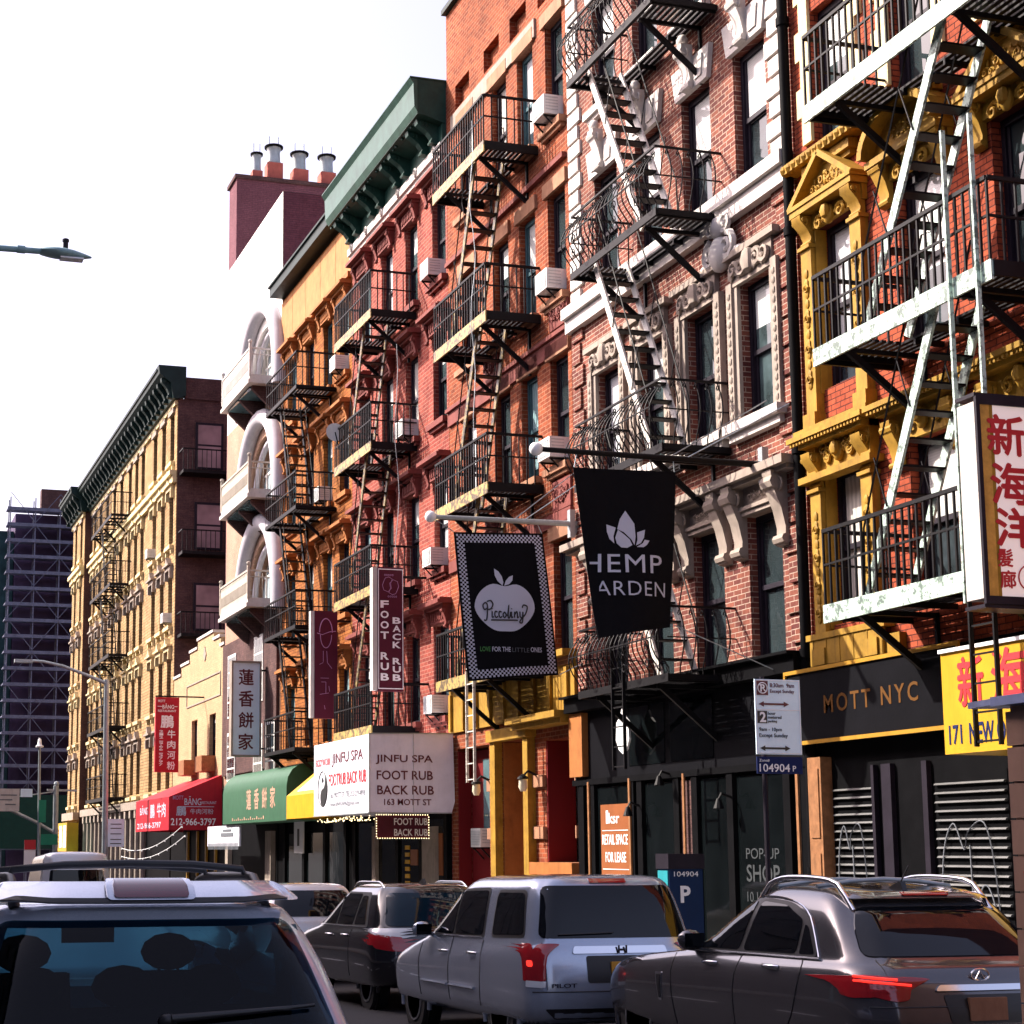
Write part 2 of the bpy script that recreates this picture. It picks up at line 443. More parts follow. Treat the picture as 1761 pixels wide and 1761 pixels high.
class MB:
    def __init__(s):
        s.v = []
        s.f = []

    def add(s, vs, fs):
        o = len(s.v)
        s.v.extend([Vector(p) for p in vs])
        s.f.extend([tuple(i + o for i in f) for f in fs])
        return s

    def box(s, x0, x1, y0, y1, z0, z1):
        x0, x1 = min(x0, x1), max(x0, x1)
        y0, y1 = min(y0, y1), max(y0, y1)
        z0, z1 = min(z0, z1), max(z0, z1)
        v = [(x0, y0, z0), (x1, y0, z0), (x1, y1, z0), (x0, y1, z0), (x0, y0, z1), (x1, y0, z1), (x1, y1, z1), (x0, y1, z1)]
        return s.add(v, [(0, 3, 2, 1), (4, 5, 6, 7), (0, 1, 5, 4), (1, 2, 6, 5), (2, 3, 7, 6), (3, 0, 4, 7)])

    def bar(s, p, q, w, h=None, up=(0, 0, 1)):
        """a straight bar from p to q: w across, h along 'up'"""
        h = w if h is None else h
        p, q = Vector(p), Vector(q)
        d = (q - p).normalized()
        u = Vector(up)
        if abs(d.dot(u)) > 0.98:
            u = Vector((0, 1, 0)) if abs(d.y) < 0.9 else Vector((1, 0, 0))
        a = d.cross(u).normalized() * (w / 2)
        b = a.cross(d).normalized() * (h / 2)
        v = [p - a - b, p + a - b, p + a + b, p - a + b, q - a - b, q + a - b, q + a + b, q - a + b]
        return s.add(v, [(0, 3, 2, 1), (4, 5, 6, 7), (0, 1, 5, 4), (1, 2, 6, 5), (2, 3, 7, 6), (3, 0, 4, 7)])

    def tube(s, pts, r, n=6, closed=False):
        pts = [Vector(p) for p in pts]
        m = len(pts)
        vs, fs = [], []
        nrm = None
        for i, p in enumerate(pts):
            a = pts[i - 1] if (i or closed) else p
            b = pts[(i + 1) % m] if (i < m - 1 or closed) else p
            d = (b - a).normalized()
            if nrm is None:
                nrm = d.orthogonal().normalized()
            else:
                nrm = (nrm - d * nrm.dot(d))
                nrm = nrm.normalized() if nrm.length > 1e-6 else d.orthogonal().normalized()
            bi = d.cross(nrm)
            rr = r[i] if isinstance(r, (list, tuple)) else r
            for k in range(n):
                t = 2 * math.pi * k / n
                vs.append(p + nrm * (rr * math.cos(t)) + bi * (rr * math.sin(t)))
        for i in range(m if closed else m - 1):
            j = (i + 1) % m
            for k in range(n):
                k2 = (k + 1) % n
                fs.append((i * n + k, i * n + k2, j * n + k2, j * n + k))
        if not closed:
            fs.append(tuple(reversed(range(n))))
            fs.append(tuple(range((m - 1) * n, m * n)))
        return s.add(vs, fs)

    def prism(s, pts, axis, a0, a1):
        """polygon extruded along an axis; pts are the two other coordinates in x,y,z order"""
        n = len(pts)

        def mk(p, a):
            return {'x': (a, p[0], p[1]), 'y': (p[0], a, p[1]), 'z': (p[0], p[1], a)}[axis]
        v = [mk(p, a0) for p in pts] + [mk(p, a1) for p in pts]
        f = [tuple(range(n)), tuple(reversed(range(n, 2 * n)))]
        for i in range(n):
            j = (i + 1) % n
            f.append((i, i + n, j + n, j))
        return s.add(v, f)

    def lathe(s, prof, c, n=20, axis='z'):
        """prof: (radius, height) pairs"""
        vs, fs = [], []
        for r, h in prof:
            for k in range(n):
                t = 2 * math.pi * k / n
                a, b = r * math.cos(t), r * math.sin(t)
                p = {'z': (a, b, h), 'x': (h, a, b), 'y': (a, h, b)}[axis]
                vs.append(Vector(c) + Vector(p))
        m = len(prof)
        for i in range(m - 1):
            for k in range(n):
                k2 = (k + 1) % n
                fs.append((i * n + k, i * n + k2, (i + 1) * n + k2, (i + 1) * n + k))
        fs.append(tuple(reversed(range(n))))
        fs.append(tuple(range((m - 1) * n, m * n)))
        return s.add(vs, fs)

    def sphere(s, c, r, sx=1, sy=1, sz=1, n=10):
        prof = []
        for i in range(n // 2 + 1):
            t = -math.pi / 2 + math.pi * i / (n // 2)
            prof.append((max(1e-4, r * math.cos(t)), r * math.sin(t)))
        o = len(s.v)
        s.lathe(prof, (0, 0, 0), n)
        for i in range(o, len(s.v)):
            p = s.v[i]
            s.v[i] = Vector((p.x * sx + c[0], p.y * sy + c[1], p.z * sz + c[2]))
        return s

    def grid(s, fn, nu, nv):
        vs = [fn(i / nu, j / nv) for j in range(nv + 1) for i in range(nu + 1)]
        fs = []
        for j in range(nv):
            for i in range(nu):
                a = j * (nu + 1) + i
                fs.append((a, a + 1, a + nu + 2, a + nu + 1))
        return s.add(vs, fs)

    def mesh(s, name, m, off=(0, 0, 0), smooth=None, fix=True):
        me = bpy.data.meshes.new(name)
        off = Vector(off)
        me.from_pydata([v - off for v in s.v], [], s.f)
        if fix:
            bm = bmesh.new()
            bm.from_mesh(me)
            bmesh.ops.recalc_face_normals(bm, faces=bm.faces)
            bm.to_mesh(me)
            bm.free()
        me.materials.append(m)
        if smooth is not None:
            for p in me.polygons:
                p.use_smooth = True
            me.set_sharp_from_angle(angle=math.radians(smooth))
        me.update()
        return me

    def build(s, name, m, parent=None, smooth=None, fix=True):
        """link as ONE object; coordinates are world coordinates"""
        off = wloc(parent) if parent else Vector((0, 0, 0))
        first = None
        for q in (s.pieces() if parent and name not in WHOLE else [s]):
            o = link(name, q.mesh(name, m, off, smooth, fix), parent)
            first = first or o
        return first

    def pieces(s):
        """far-apart pieces become parts of their own"""
        n = len(s.v)
        par = list(range(n))

        def find(a):
            while par[a] != a:
                par[a] = par[par[a]]
                a = par[a]
            return a
        for f in s.f:
            a = find(f[0])
            for b in f[1:]:
                par[find(b)] = a
        isl = {}
        for i in range(n):
            isl.setdefault(find(i), []).append(i)
        ks = list(isl)
        if len(ks) < 2 or len(ks) > 260:
            return [s]
        box = []
        for k in ks:
            P = [s.v[i] for i in isl[k]]
            lo = [min(p[c] for p in P) for c in range(3)]
            hi = [max(p[c] for p in P) for c in range(3)]
            box.append((lo, hi, max(hi[c] - lo[c] for c in range(3))))
        pp = list(range(len(ks)))

        def pf(a):
            while pp[a] != a:
                pp[a] = pp[pp[a]]
                a = pp[a]
            return a
        for i in range(len(ks)):
            for j in range(i + 1, len(ks)):
                g = 0
                for c in range(3):
                    d = max(0, box[i][0][c] - box[j][1][c], box[j][0][c] - box[i][1][c])
                    g += d * d
                if math.sqrt(g) <= max(.02, .5 * max(box[i][2], box[j][2])):
                    pp[pf(i)] = pf(j)
        grp = {}
        for i, k in enumerate(ks):
            grp.setdefault(pf(i), []).append(k)
        if len(grp) < 2 or len(grp) > 24:
            return [s]
        out = []
        owner = {}
        for g, kk in grp.items():
            q = MB()
            mp = {}
            for k in kk:
                for i in isl[k]:
                    mp[i] = len(q.v)
                    q.v.append(s.v[i])
                    owner[i] = (q, mp)
            out.append(q)
        for f in s.f:
            q, mp = owner[f[0]]
            q.f.append(tuple(mp[i] for i in f))
        return out


def wloc(o):
    p = Vector((0, 0, 0))
    while o:
        p += o.location
        o = o.parent
    return p


def link(name, me, parent=None, loc=(0, 0, 0)):
    o = bpy.data.objects.new(name, me)
    COL.objects.link(o)
    o.parent = parent
    o.location = loc
    return o


def tag(o, label=None, cat=None, group=None, kind=None):
    if label:
        o['label'] = label
    if cat:
        o['category'] = cat
    if group:
        o['group'] = group
    if kind:
        o['kind'] = kind
    return o


def thing(name, loc, label, cat, group=None):
    o = bpy.data.objects.new(name, None)
    o.empty_display_size = 0.2
    COL.objects.link(o)
    o.location = loc
    return tag(o, label, cat, group)


def dup(root, loc, label=None):
    r = root.copy()
    COL.objects.link(r)
    r.location = loc
    if label:
        r['label'] = label
    for ch in list(root.children):
        c = ch.copy()
        COL.objects.link(c)
        c.parent = r
        for g in list(ch.children):
            d = g.copy()
            COL.objects.link(d)
            d.parent = c
    return r


def text_mesh(body, size=1.0, bold=0.0, spacing=1.0, align='LEFT', shear=0.0, line=1.0):
    """flat letters as a mesh in the x-y plane"""
    cu = bpy.data.curves.new('lettering', 'FONT')
    cu.body = body
    cu.size = size
    cu.offset = bold * size
    cu.space_character = spacing
    cu.space_line = line
    cu.align_x = align
    cu.shear = shear
    cu.resolution_u = 3
    cu.extrude = 0.0015
    ob = bpy.data.objects.new('lettering', cu)
    COL.objects.link(ob)
    dg = bpy.context.evaluated_depsgraph_get()
    dg.update()
    me = bpy.data.meshes.new_from_object(ob.evaluated_get(dg))
    vs = [v.co.copy() for v in me.vertices]
    fs = [tuple(p.vertices) for p in me.polygons]
    bpy.data.objects.remove(ob)
    bpy.data.curves.remove(cu)
    bpy.data.meshes.remove(me)
    return vs, fs


def text(name, body, org, right, up, m, parent, width=None, height=None, bold=0.0, spacing=1.0, align='LEFT', shear=0.0, fn=None, lift=0.004, clip=None):
    """letters fitted to width x height metres, lower-left corner at org on a plane spanned by right and up"""
    vs, fs = text_mesh(body, 1.0, bold, spacing, align, shear)
    if not vs:
        return None
    x0 = min(v.x for v in vs)
    x1 = max(v.x for v in vs)
    y0 = min(v.y for v in vs)
    y1 = max(v.y for v in vs)
    sy = (height / (y1 - y0)) if height else None
    sx = (width / (x1 - x0)) if width else None
    sy = sy or sx
    sx = sx or sy
    mb = MB()
    if bold > 0 and any(ord(ch) > 0x2e80 for ch in body):
        # heavier brush: shifted copies, each a hair further out
        v0, f0 = text_mesh(body, 1.0, 0.0, spacing, align, shear)
        vs, fs = [], []
        for i, (ax, ay) in enumerate(((0, 0), (1, 0), (-1, 0), (0, 1), (0, -1))):
            o = len(vs)
            vs += [v + Vector((ax * bold, ay * bold, i * .0004)) for v in v0]
            fs += [tuple(k + o for k in f) for f in f0]
    if fn is None:
        org = Vector(org)
        R_, U_ = Vector(right).normalized(), Vector(up).normalized()
        n = R_.cross(U_).normalized()
        mb.add([org + R_ * ((v.x - x0) * sx) + U_ * ((v.y - y0) * sy) + n * (lift + v.z) for v in vs], fs)
    else:
        mb.add([fn(org[0] + (v.x - x0) * sx, org[1] + (v.y - y0) * sy, lift + v.z) for v in vs], fs)
    return mb.build(name, m, parent, fix=False)


FX = ((0, -1, 0), (0, 0, 1))      # a face that looks at the street (-X)
FY = ((1, 0, 0), (0, 0, 1))       # a face that looks at the camera (-Y)
# ------------------------------------------------------------------ ground
FX0 = 12.5        # the street line of the right-hand row


def road_z(y):
    return 0.05 - 0.017 * (min(max(y, 6.0), 130.0) - 6.0)


def strip(name, x0, x1, dz, m, ys=(-400, 6, 40, 80, 130, 2500)):
    mb = MB()
    for a, b in zip(ys[:-1], ys[1:]):
        mb.add([(x0, a, road_z(a) + dz), (x1, a, road_z(a) + dz), (x1, b, road_z(b) + dz), (x0, b, road_z(b) + dz)], [(0, 1, 2, 3)])
    return tag(mb.build(name, m, fix=False), kind='structure')


strip('ground', -1500, 1500, -0.012, M_ASPHALT)
strip('road', 0.0, 9.2, 0.0, M_ASPHALT)


def pavement(name, x0, x1, kx0, kx1, y0, y1):
    mb = MB()
    ys = [y0, 6, 40, 80, y1]
    for a, b in zip(ys[:-1], ys[1:]):
        za, zb = road_z(a), road_z(b)
        for (u0, u1, h) in ((x0, x1, 0.14), (kx0, kx1, 0.145)):
            mb.add([(u0, a, za - .1), (u1, a, za - .1), (u1, a, za + h), (u0, a, za + h), (u0, b, zb - .1), (u1, b, zb - .1), (u1, b, zb + h), (u0, b, zb + h)],
                   [(0, 1, 2, 3), (4, 5, 6, 7), (0, 1, 5, 4), (1, 2, 6, 5), (2, 3, 7, 6), (3, 0, 4, 7)])
    return tag(mb.build(name, M_CONCRETE), kind='structure')


pavement('pavement', 9.35, 16.0, 9.2, 9.349, -30, 106)
pavement('pavement', -5.0, -0.15, -0.149, 0.0, -30, 106)
mb = MB()
for k in range(40):
    y = 8 + k * 2.6
    z = road_z(y) + 0.004
    mb.add([(4.3, y, z), (4.42, y, z), (4.42, y + 1.2, z - .02), (4.3, y + 1.2, z - .02)], [(0, 1, 2, 3)])
tag(mb.build('road_marking', M_WHITE, fix=False), kind='structure')

# ------------------------------------------------------------------ walls with openings


def wall_mesh(y0, y1, z0, z1, holes, x=FX0, depth=11.0, rev=0.24):
    mb = MB()
    ys = sorted({y0, y1} | {h[0] for h in holes} | {h[1] for h in holes})
    zs = sorted({z0, z1} | {h[2] for h in holes} | {h[3] for h in holes})
    for a, b in zip(ys[:-1], ys[1:]):
        run = None
        for c, d in zip(zs[:-1], zs[1:]):
            ym, zm = (a + b) / 2, (c + d) / 2
            inside = any(h[0] < ym < h[1] and h[2] < zm < h[3] for h in holes)
            if not inside:
                mb.add([(x, a, c), (x, b, c), (x, b, d), (x, a, d)], [(0, 3, 2, 1)])
    for h in holes:
        a, b, c, d = h[:4]
        r = h[4] if len(h) > 4 else rev
        mb.add([(x, a, c), (x, b, c), (x, b, d), (x, a, d), (x + r, a, c), (x + r, b, c), (x + r, b, d), (x + r, a, d)],
               [(0, 1, 5, 4), (1, 2, 6, 5), (2, 3, 7, 6), (3, 0, 4, 7)])
        if len(h) > 4:
            mb.add([(x + r, a, c), (x + r, b, c), (x + r, b, d), (x + r, a, d)], [(0, 3, 2, 1)])
    X = x + depth
    mb.add([(x, y0, z0), (X, y0, z0), (X, y0, z1), (x, y0, z1)], [(0, 1, 2, 3)])
    mb.add([(x, y1, z0), (X, y1, z0), (X, y1, z1), (x, y1, z1)], [(0, 3, 2, 1)])
    mb.add([(X, y0, z0), (X, y1, z0), (X, y1, z1), (X, y0, z1)], [(0, 1, 2, 3)])
    mb.add([(x, y0, z1), (X, y0, z1), (X, y1, z1), (x, y1, z1)], [(0, 1, 2, 3)])
    return mb


CACHE = {}


def cached(key, fn, m):
    if key not in CACHE:
        CACHE[key] = fn().mesh(str(key[0]), m, (0, 0, 0), None if key[0] in ('window', 'pane') else 38)
    return CACHE[key]


def frame_local(w, h, fx=0.13):
    mb = MB()
    a, b = -w / 2, w / 2
    mb.box(fx, fx + .10, a, a + .07, 0, h)
    mb.box(fx, fx + .10, b - .07, b, 0, h)
    mb.box(fx, fx + .10, a + .07, b - .07, h - .09, h)
    mb.box(fx, fx + .10, a + .07, b - .07, 0, .08)
    mb.box(fx + .02, fx + .075, a + .07, b - .07, h * .5 - .035, h * .5 + .035)
    # sash stiles
    mb.box(fx + .03, fx + .07, a + .07, a + .12, h * .5 + .035, h - .09)
    mb.box(fx + .03, fx + .07, b - .12, b - .07, h * .5 + .035, h - .09)
    mb.box(fx + .055, fx + .095, a + .07, a + .12, .08, h * .5 - .035)
    mb.box(fx + .055, fx + .095, b - .12, b - .07, .08, h * .5 - .035)
    return mb


def pane_local(w, h, fx=0.13):
    mb = MB()
    a, b = -w / 2 + .05, w / 2 - .05
    mb.box(fx + .05, fx + .06, a, b, h * .5, h - .05)
    mb.box(fx + .08, fx + .09, a, b, .05, h * .5 + .01)
    return mb


def window(root, yc, z0, w, h, fm=None, gm=None, extras=(), x=FX0, half=None, name='window'):
    fm = fm or M_FRAME_DARK
    gm = gm or M_GLASS
    if gm in (M_GLASS_PALE, M_GLASS_TEAL) and name == 'window':
        gm = rnd.choice(BLINDS[:4] if gm == M_GLASS_PALE else BLINDS[3:])
    w, h = round(w, 2), round(h, 2)
    base = wloc(root)
    fr = link(name, cached(('window', w, h, fm.name), lambda: frame_local(w, h), fm), root, Vector((x, yc, z0)) - base)
    link('pane', cached(('pane', w, h, gm.name), lambda: pane_local(w, h), gm), fr)
    for (nm, key, fn, m) in extras:
        link(nm, cached((nm, key, w, h, m.name), lambda: fn(w, h), m), fr)
    return fr


def spiral(mb, x, y, z, r, turns=1.6, hand=1, rad=0.03, start=0.0, n=18):
    pts = []
    for i in range(n + 1):
        t = i / n
        a = start + hand * turns * 2 * math.pi * t
        rr = r * (1 - 0.86 * t)
        pts.append((x - 0.03 * t, y + rr * math.cos(a), z + rr * math.sin(a)))
    mb.tube(pts, [rad * (1 - .4 * i / n) for i in range(n + 1)], 5)


def relief(mb, x, yc, zc, w, h, seed=1, dens=1.0):
    """symmetrical carved ornament: scrolls, leaves, bosses"""
    r = random.Random(seed)
    u = min(w, h)
    mb.sphere((x, yc, zc), u * .16, .5, 1, 1.5, 8)
    mb.sphere((x, yc, zc + h * .3), u * .12, .5, 1.3, .8, 8)
    n = int(max(2, 3 * dens))
    for k in range(n):
        fy = (k + .7) / (n + .3) * w * .46
        fz = r.uniform(-.28, .28) * h
        rr = u * r.uniform(.13, .22)
        for sgn in (-1, 1):
            spiral(mb, x - .01, yc + sgn * fy, zc + fz, rr, 1.4, -sgn, u * .045, r.choice((0, math.pi / 2, math.pi)), 12)
            mb.sphere((x, yc + sgn * fy * .9, zc - fz * .9), u * r.uniform(.07, .12), .5, r.uniform(.7, 1.6), r.uniform(.7, 1.6), 6)


def console(mb, x, y, z0, z1, w, d):
    """a scroll bracket standing proud of the wall; deepest at its top"""
    h = z1 - z0
    prof = [(x, z0), (x - d * .35, z0 + .02), (x - d * .30, z0 + h * .25), (x - d * .5, z0 + h * .5), (x - d * .95, z0 + h * .8), (x - d, z1), (x, z1)]
    n = len(prof)
    mb.add([(p[0], y - w / 2, p[1]) for p in prof] + [(p[0], y + w / 2, p[1]) for p in prof],
           [tuple(range(n)), tuple(reversed(range(n, 2 * n)))] + [(i, i + n, (i + 1) % n + n, (i + 1) % n) for i in range(n)])
    for s in (-1, 1):
        spiral(mb, x - d * .55, y + s * w * .5, z1 - h * .17, h * .13, 1.2, s, .02, 0, 10)
    mb.tube([(x - d * .75, y - w * .62, z1 - h * .16), (x - d * .75, y + w * .62, z1 - h * .16)], h * .1, 8)
    mb.tube([(x - d * .3, y - w * .58, z0 + h * .1), (x - d * .3, y + w * .58, z0 + h * .1)], h * .07, 8)


def sill_local(w, h):
    mb = MB()
    mb.box(-.15, .12, -w / 2 - .12, w / 2 + .12, -.13, 0)
    mb.box(-.09, -.001, -w / 2 - .06, w / 2 + .06, -.2, -.131)
    return mb


def plain_lintel(w, h):
    return MB().box(-.06, .0, -w / 2 - .12, w / 2 + .12, h + .002, h + .28)


def hood_local(w, h):
    """moulded hood on two small brackets with a fluted frieze"""
    mb = MB()
    a, b = -w / 2 - .2, w / 2 + .2
    mb.box(-.10, 0, a + .06, b - .06, h + .002, h + .30)
    mb.box(-.20, 0, a + .02, b - .02, h + .301, h + .37)
    mb.box(-.34, 0, a - .04, b + .04, h + .371, h + .45)
    mb.box(-.28, 0, a, b, h + .451, h + .50)
    for s in (a + .10, b - .10):
        console(mb, -.08, s, h - .16, h + .30, .12, .13)
    k = int(w / .12)
    for i in range(k):
        y = -w / 2 + .1 + i * (w - .2) / max(1, k - 1)
        mb.box(-.13, -.101, y - .025, y + .025, h + .06, h + .24)
    return mb


def keystone_lintel(w, h):
    mb = MB()
    a = w / 2
    mb.prism([(-a - .06, h + .002), (a + .06, h + .002), (a + .17, h + .52), (-a - .17, h + .52)], 'x', -.08, 0)
    for s in (-1, 1):
        y0 = s * (a * .62)
        mb.prism([(y0 - .12, h + .10), (y0 + .10, h + .10), (y0 + .16, h + .43), (y0 - .10, h + .43)] if s > 0 else
                 [(y0 - .10, h + .10), (y0 + .12, h + .10), (y0 + .10, h + .43), (y0 - .16, h + .43)], 'x', -.105, -.081)
    console(mb, -.08, 0, h - .02, h + .72, .22, .20)
    mb.sphere((-.20, 0, h + .80), .11, .8, 1.1, 1, 10)
    return mb


def garland_surround(w, h):
    mb = MB()
    a = w / 2
    for s in (-1, 1):
        mb.box(-.06, 0, s * a, s * (a + .10), 0, h)
        mb.box(-.10, 0, s * (a + .101), s * (a + .26), 0, h + .08)
        for k in range(14):
            mb.sphere((-.10, s * (a + .18), .12 + k * (h - .1) / 14), .05, .6, 1, 1.3, 6)
    mb.box(-.08, 0, -a - .12, a + .12, h + .002, h + .42)
    mb.box(-.16, 0, -a - .30, a + .30, h + .421, h + .52)
    for k in range(5):
        y = -a * .95 + k * a * .475
        spiral(mb, -.11, y, h + .22, .14, 1.4, 1 if k % 2 else -1, .045, k, 12)
        mb.sphere((-.10, y + a * .22, h + .18), .08, .6, 1, 1.4, 6)
    mb.sphere((-.12, 0, h + .25), .17, .6, 1, 1.2, 8)
    return mb


def deep_sill(w, h):
    mb = MB()
    mb.box(-.20, .12, -w / 2 - .32, w / 2 + .32, -.14, 0)
    mb.box(-.12, -.001, -w / 2 - .26, w / 2 + .26, -.26, -.141)
    return mb


def console_hood(w, h):
    mb = MB()
    a = w / 2
    mb.box(-.05, 0, -a - .14, a + .14, h + .13, h + .45)
    mb.box(-.10, 0, -a - .02, a + .02, h + .002, h + .07)
    mb.box(-.14, 0, -a - .02, a + .02, h + .071, h + .125)
    for s in (-1, 1):
        console(mb, 0, s * (a + .14), h - .62, h + .45, .24, .30)
    relief(mb, -.06, 0, h + .29, w * .8, .24, 3)
    return mb


def yellow_surround(kind, pil=True):
    def fn(w, h):
        mb = MB()
        a = w / 2
        for s in (-1, 1):
            if not pil:
                console(mb, -.02, s * (a + .145), h - .32, h + .28, .20, .22)
                continue
            mb.box(-.12, 0, s * (a + .02), s * (a + .27), -.30, h - .25)
            mb.box(-.05, .12, s * (a - .002), s * (a + .019), -.05, h)
            mb.box(-.17, 0, s * (a - .00), s * (a + .30), -.52, -.301)
            yc = s * (a + .145)
            for k in range(12):
                mb.sphere((-.125, yc, .1 + k * (h - .55) / 12), .055, .5, 1.0, 1.4, 6)
                if k % 3 == 0:
                    spiral(mb, -.125, yc, .16 + k * (h - .55) / 12, .08, 1.2, 1, .022, 0, 8)
            mb.box(-.16, 0, s * (a - .0), s * (a + .30), h - .249, h - .20)
            console(mb, -.02, yc, h - .20, h + (.28 if kind == 'flat' else .20), .22, .24)
        hh = h
        if kind != 'flat':
            h = h - .15
        mb.box(-.08, 0, -a - .28, a + .28, hh + .002, h + .36)
        mb.sphere((-.12, 0, h + .20), .11, .6, 1.0, 1.3, 10)
        mb.sphere((-.17, 0, h + .24), .09, .8, 1.0, 1.2, 8)
        spiral(mb, -.10, -.26, h + .17, .12, 1.4, 1, .03, 0, 12)
        spiral(mb, -.10, .26, h + .17, .12, 1.4, -1, .03, math.pi, 12)
        mb.box(-.26, 0, -a - .30, a + .30, h + .361, h + .45)
        if kind == 'tri':
            b = a + .32
            z = h + .451
            mb.prism([(-b, z), (b, z), (0, z + .58)], 'x', -.12, 0)
            for s in (-1, 1):
                mb.bar((-.14, s * b, z + .03), (-.14, 0, z + .61), .27, .08, (0, 0, 1))
            mb.box(-.28, 0, -b, b, z, z + .06)
            relief(mb, -.15, 0, z + .24, .75, .32, 5)
        elif kind == 'arch':
            b = a + .30
            z = h + .451
            pts = [(b * math.cos(t * math.pi / 14), z + .5 * math.sin(t * math.pi / 14)) for t in range(15)]
            mb.prism(pts, 'x', -.14, 0)
            for p, q in zip(pts[:-1], pts[1:]):
                mb.bar((-.17, p[0], p[1] + .04), (-.17, q[0], q[1] + .04), .34, .10)
            relief(mb, -.15, 0, z + .22, .8, .3, 6)
        else:
            mb.box(-.36, 0, -a - .44, a + .44, h + .451, h + .52)
            for k in range(22):
                y = -a - .36 + k * (2 * a + .72) / 21
                mb.box(-.34, -.301, y - .02, y + .02, h + .40, h + .449)
        return mb
    return fn


def spandrel_panel(w, h):
    """carved panel standing below a sill"""
    mb = MB()
    a = w / 2 + .3
    mb.box(-.09, 0, -a, a, -1.16, -.53)
    mb.box(-.26, 0, -a - .12, a + .12, -.62, -.521)
    mb.box(-.22, 0, -a - .10, a + .10, -1.25, -1.161)
    for s in (-1, 1):
        mb.box(-.14, -.091, s * (a - .22), s * a, -1.15, -.63)
        relief(mb, -.14, s * (a - .11), -.9, .16, .5, 4)
    relief(mb, -.10, 0, -.90, w * .95, .50, 9, 1.6)
    return mb


# ------------------------------------------------------------------ fire escapes


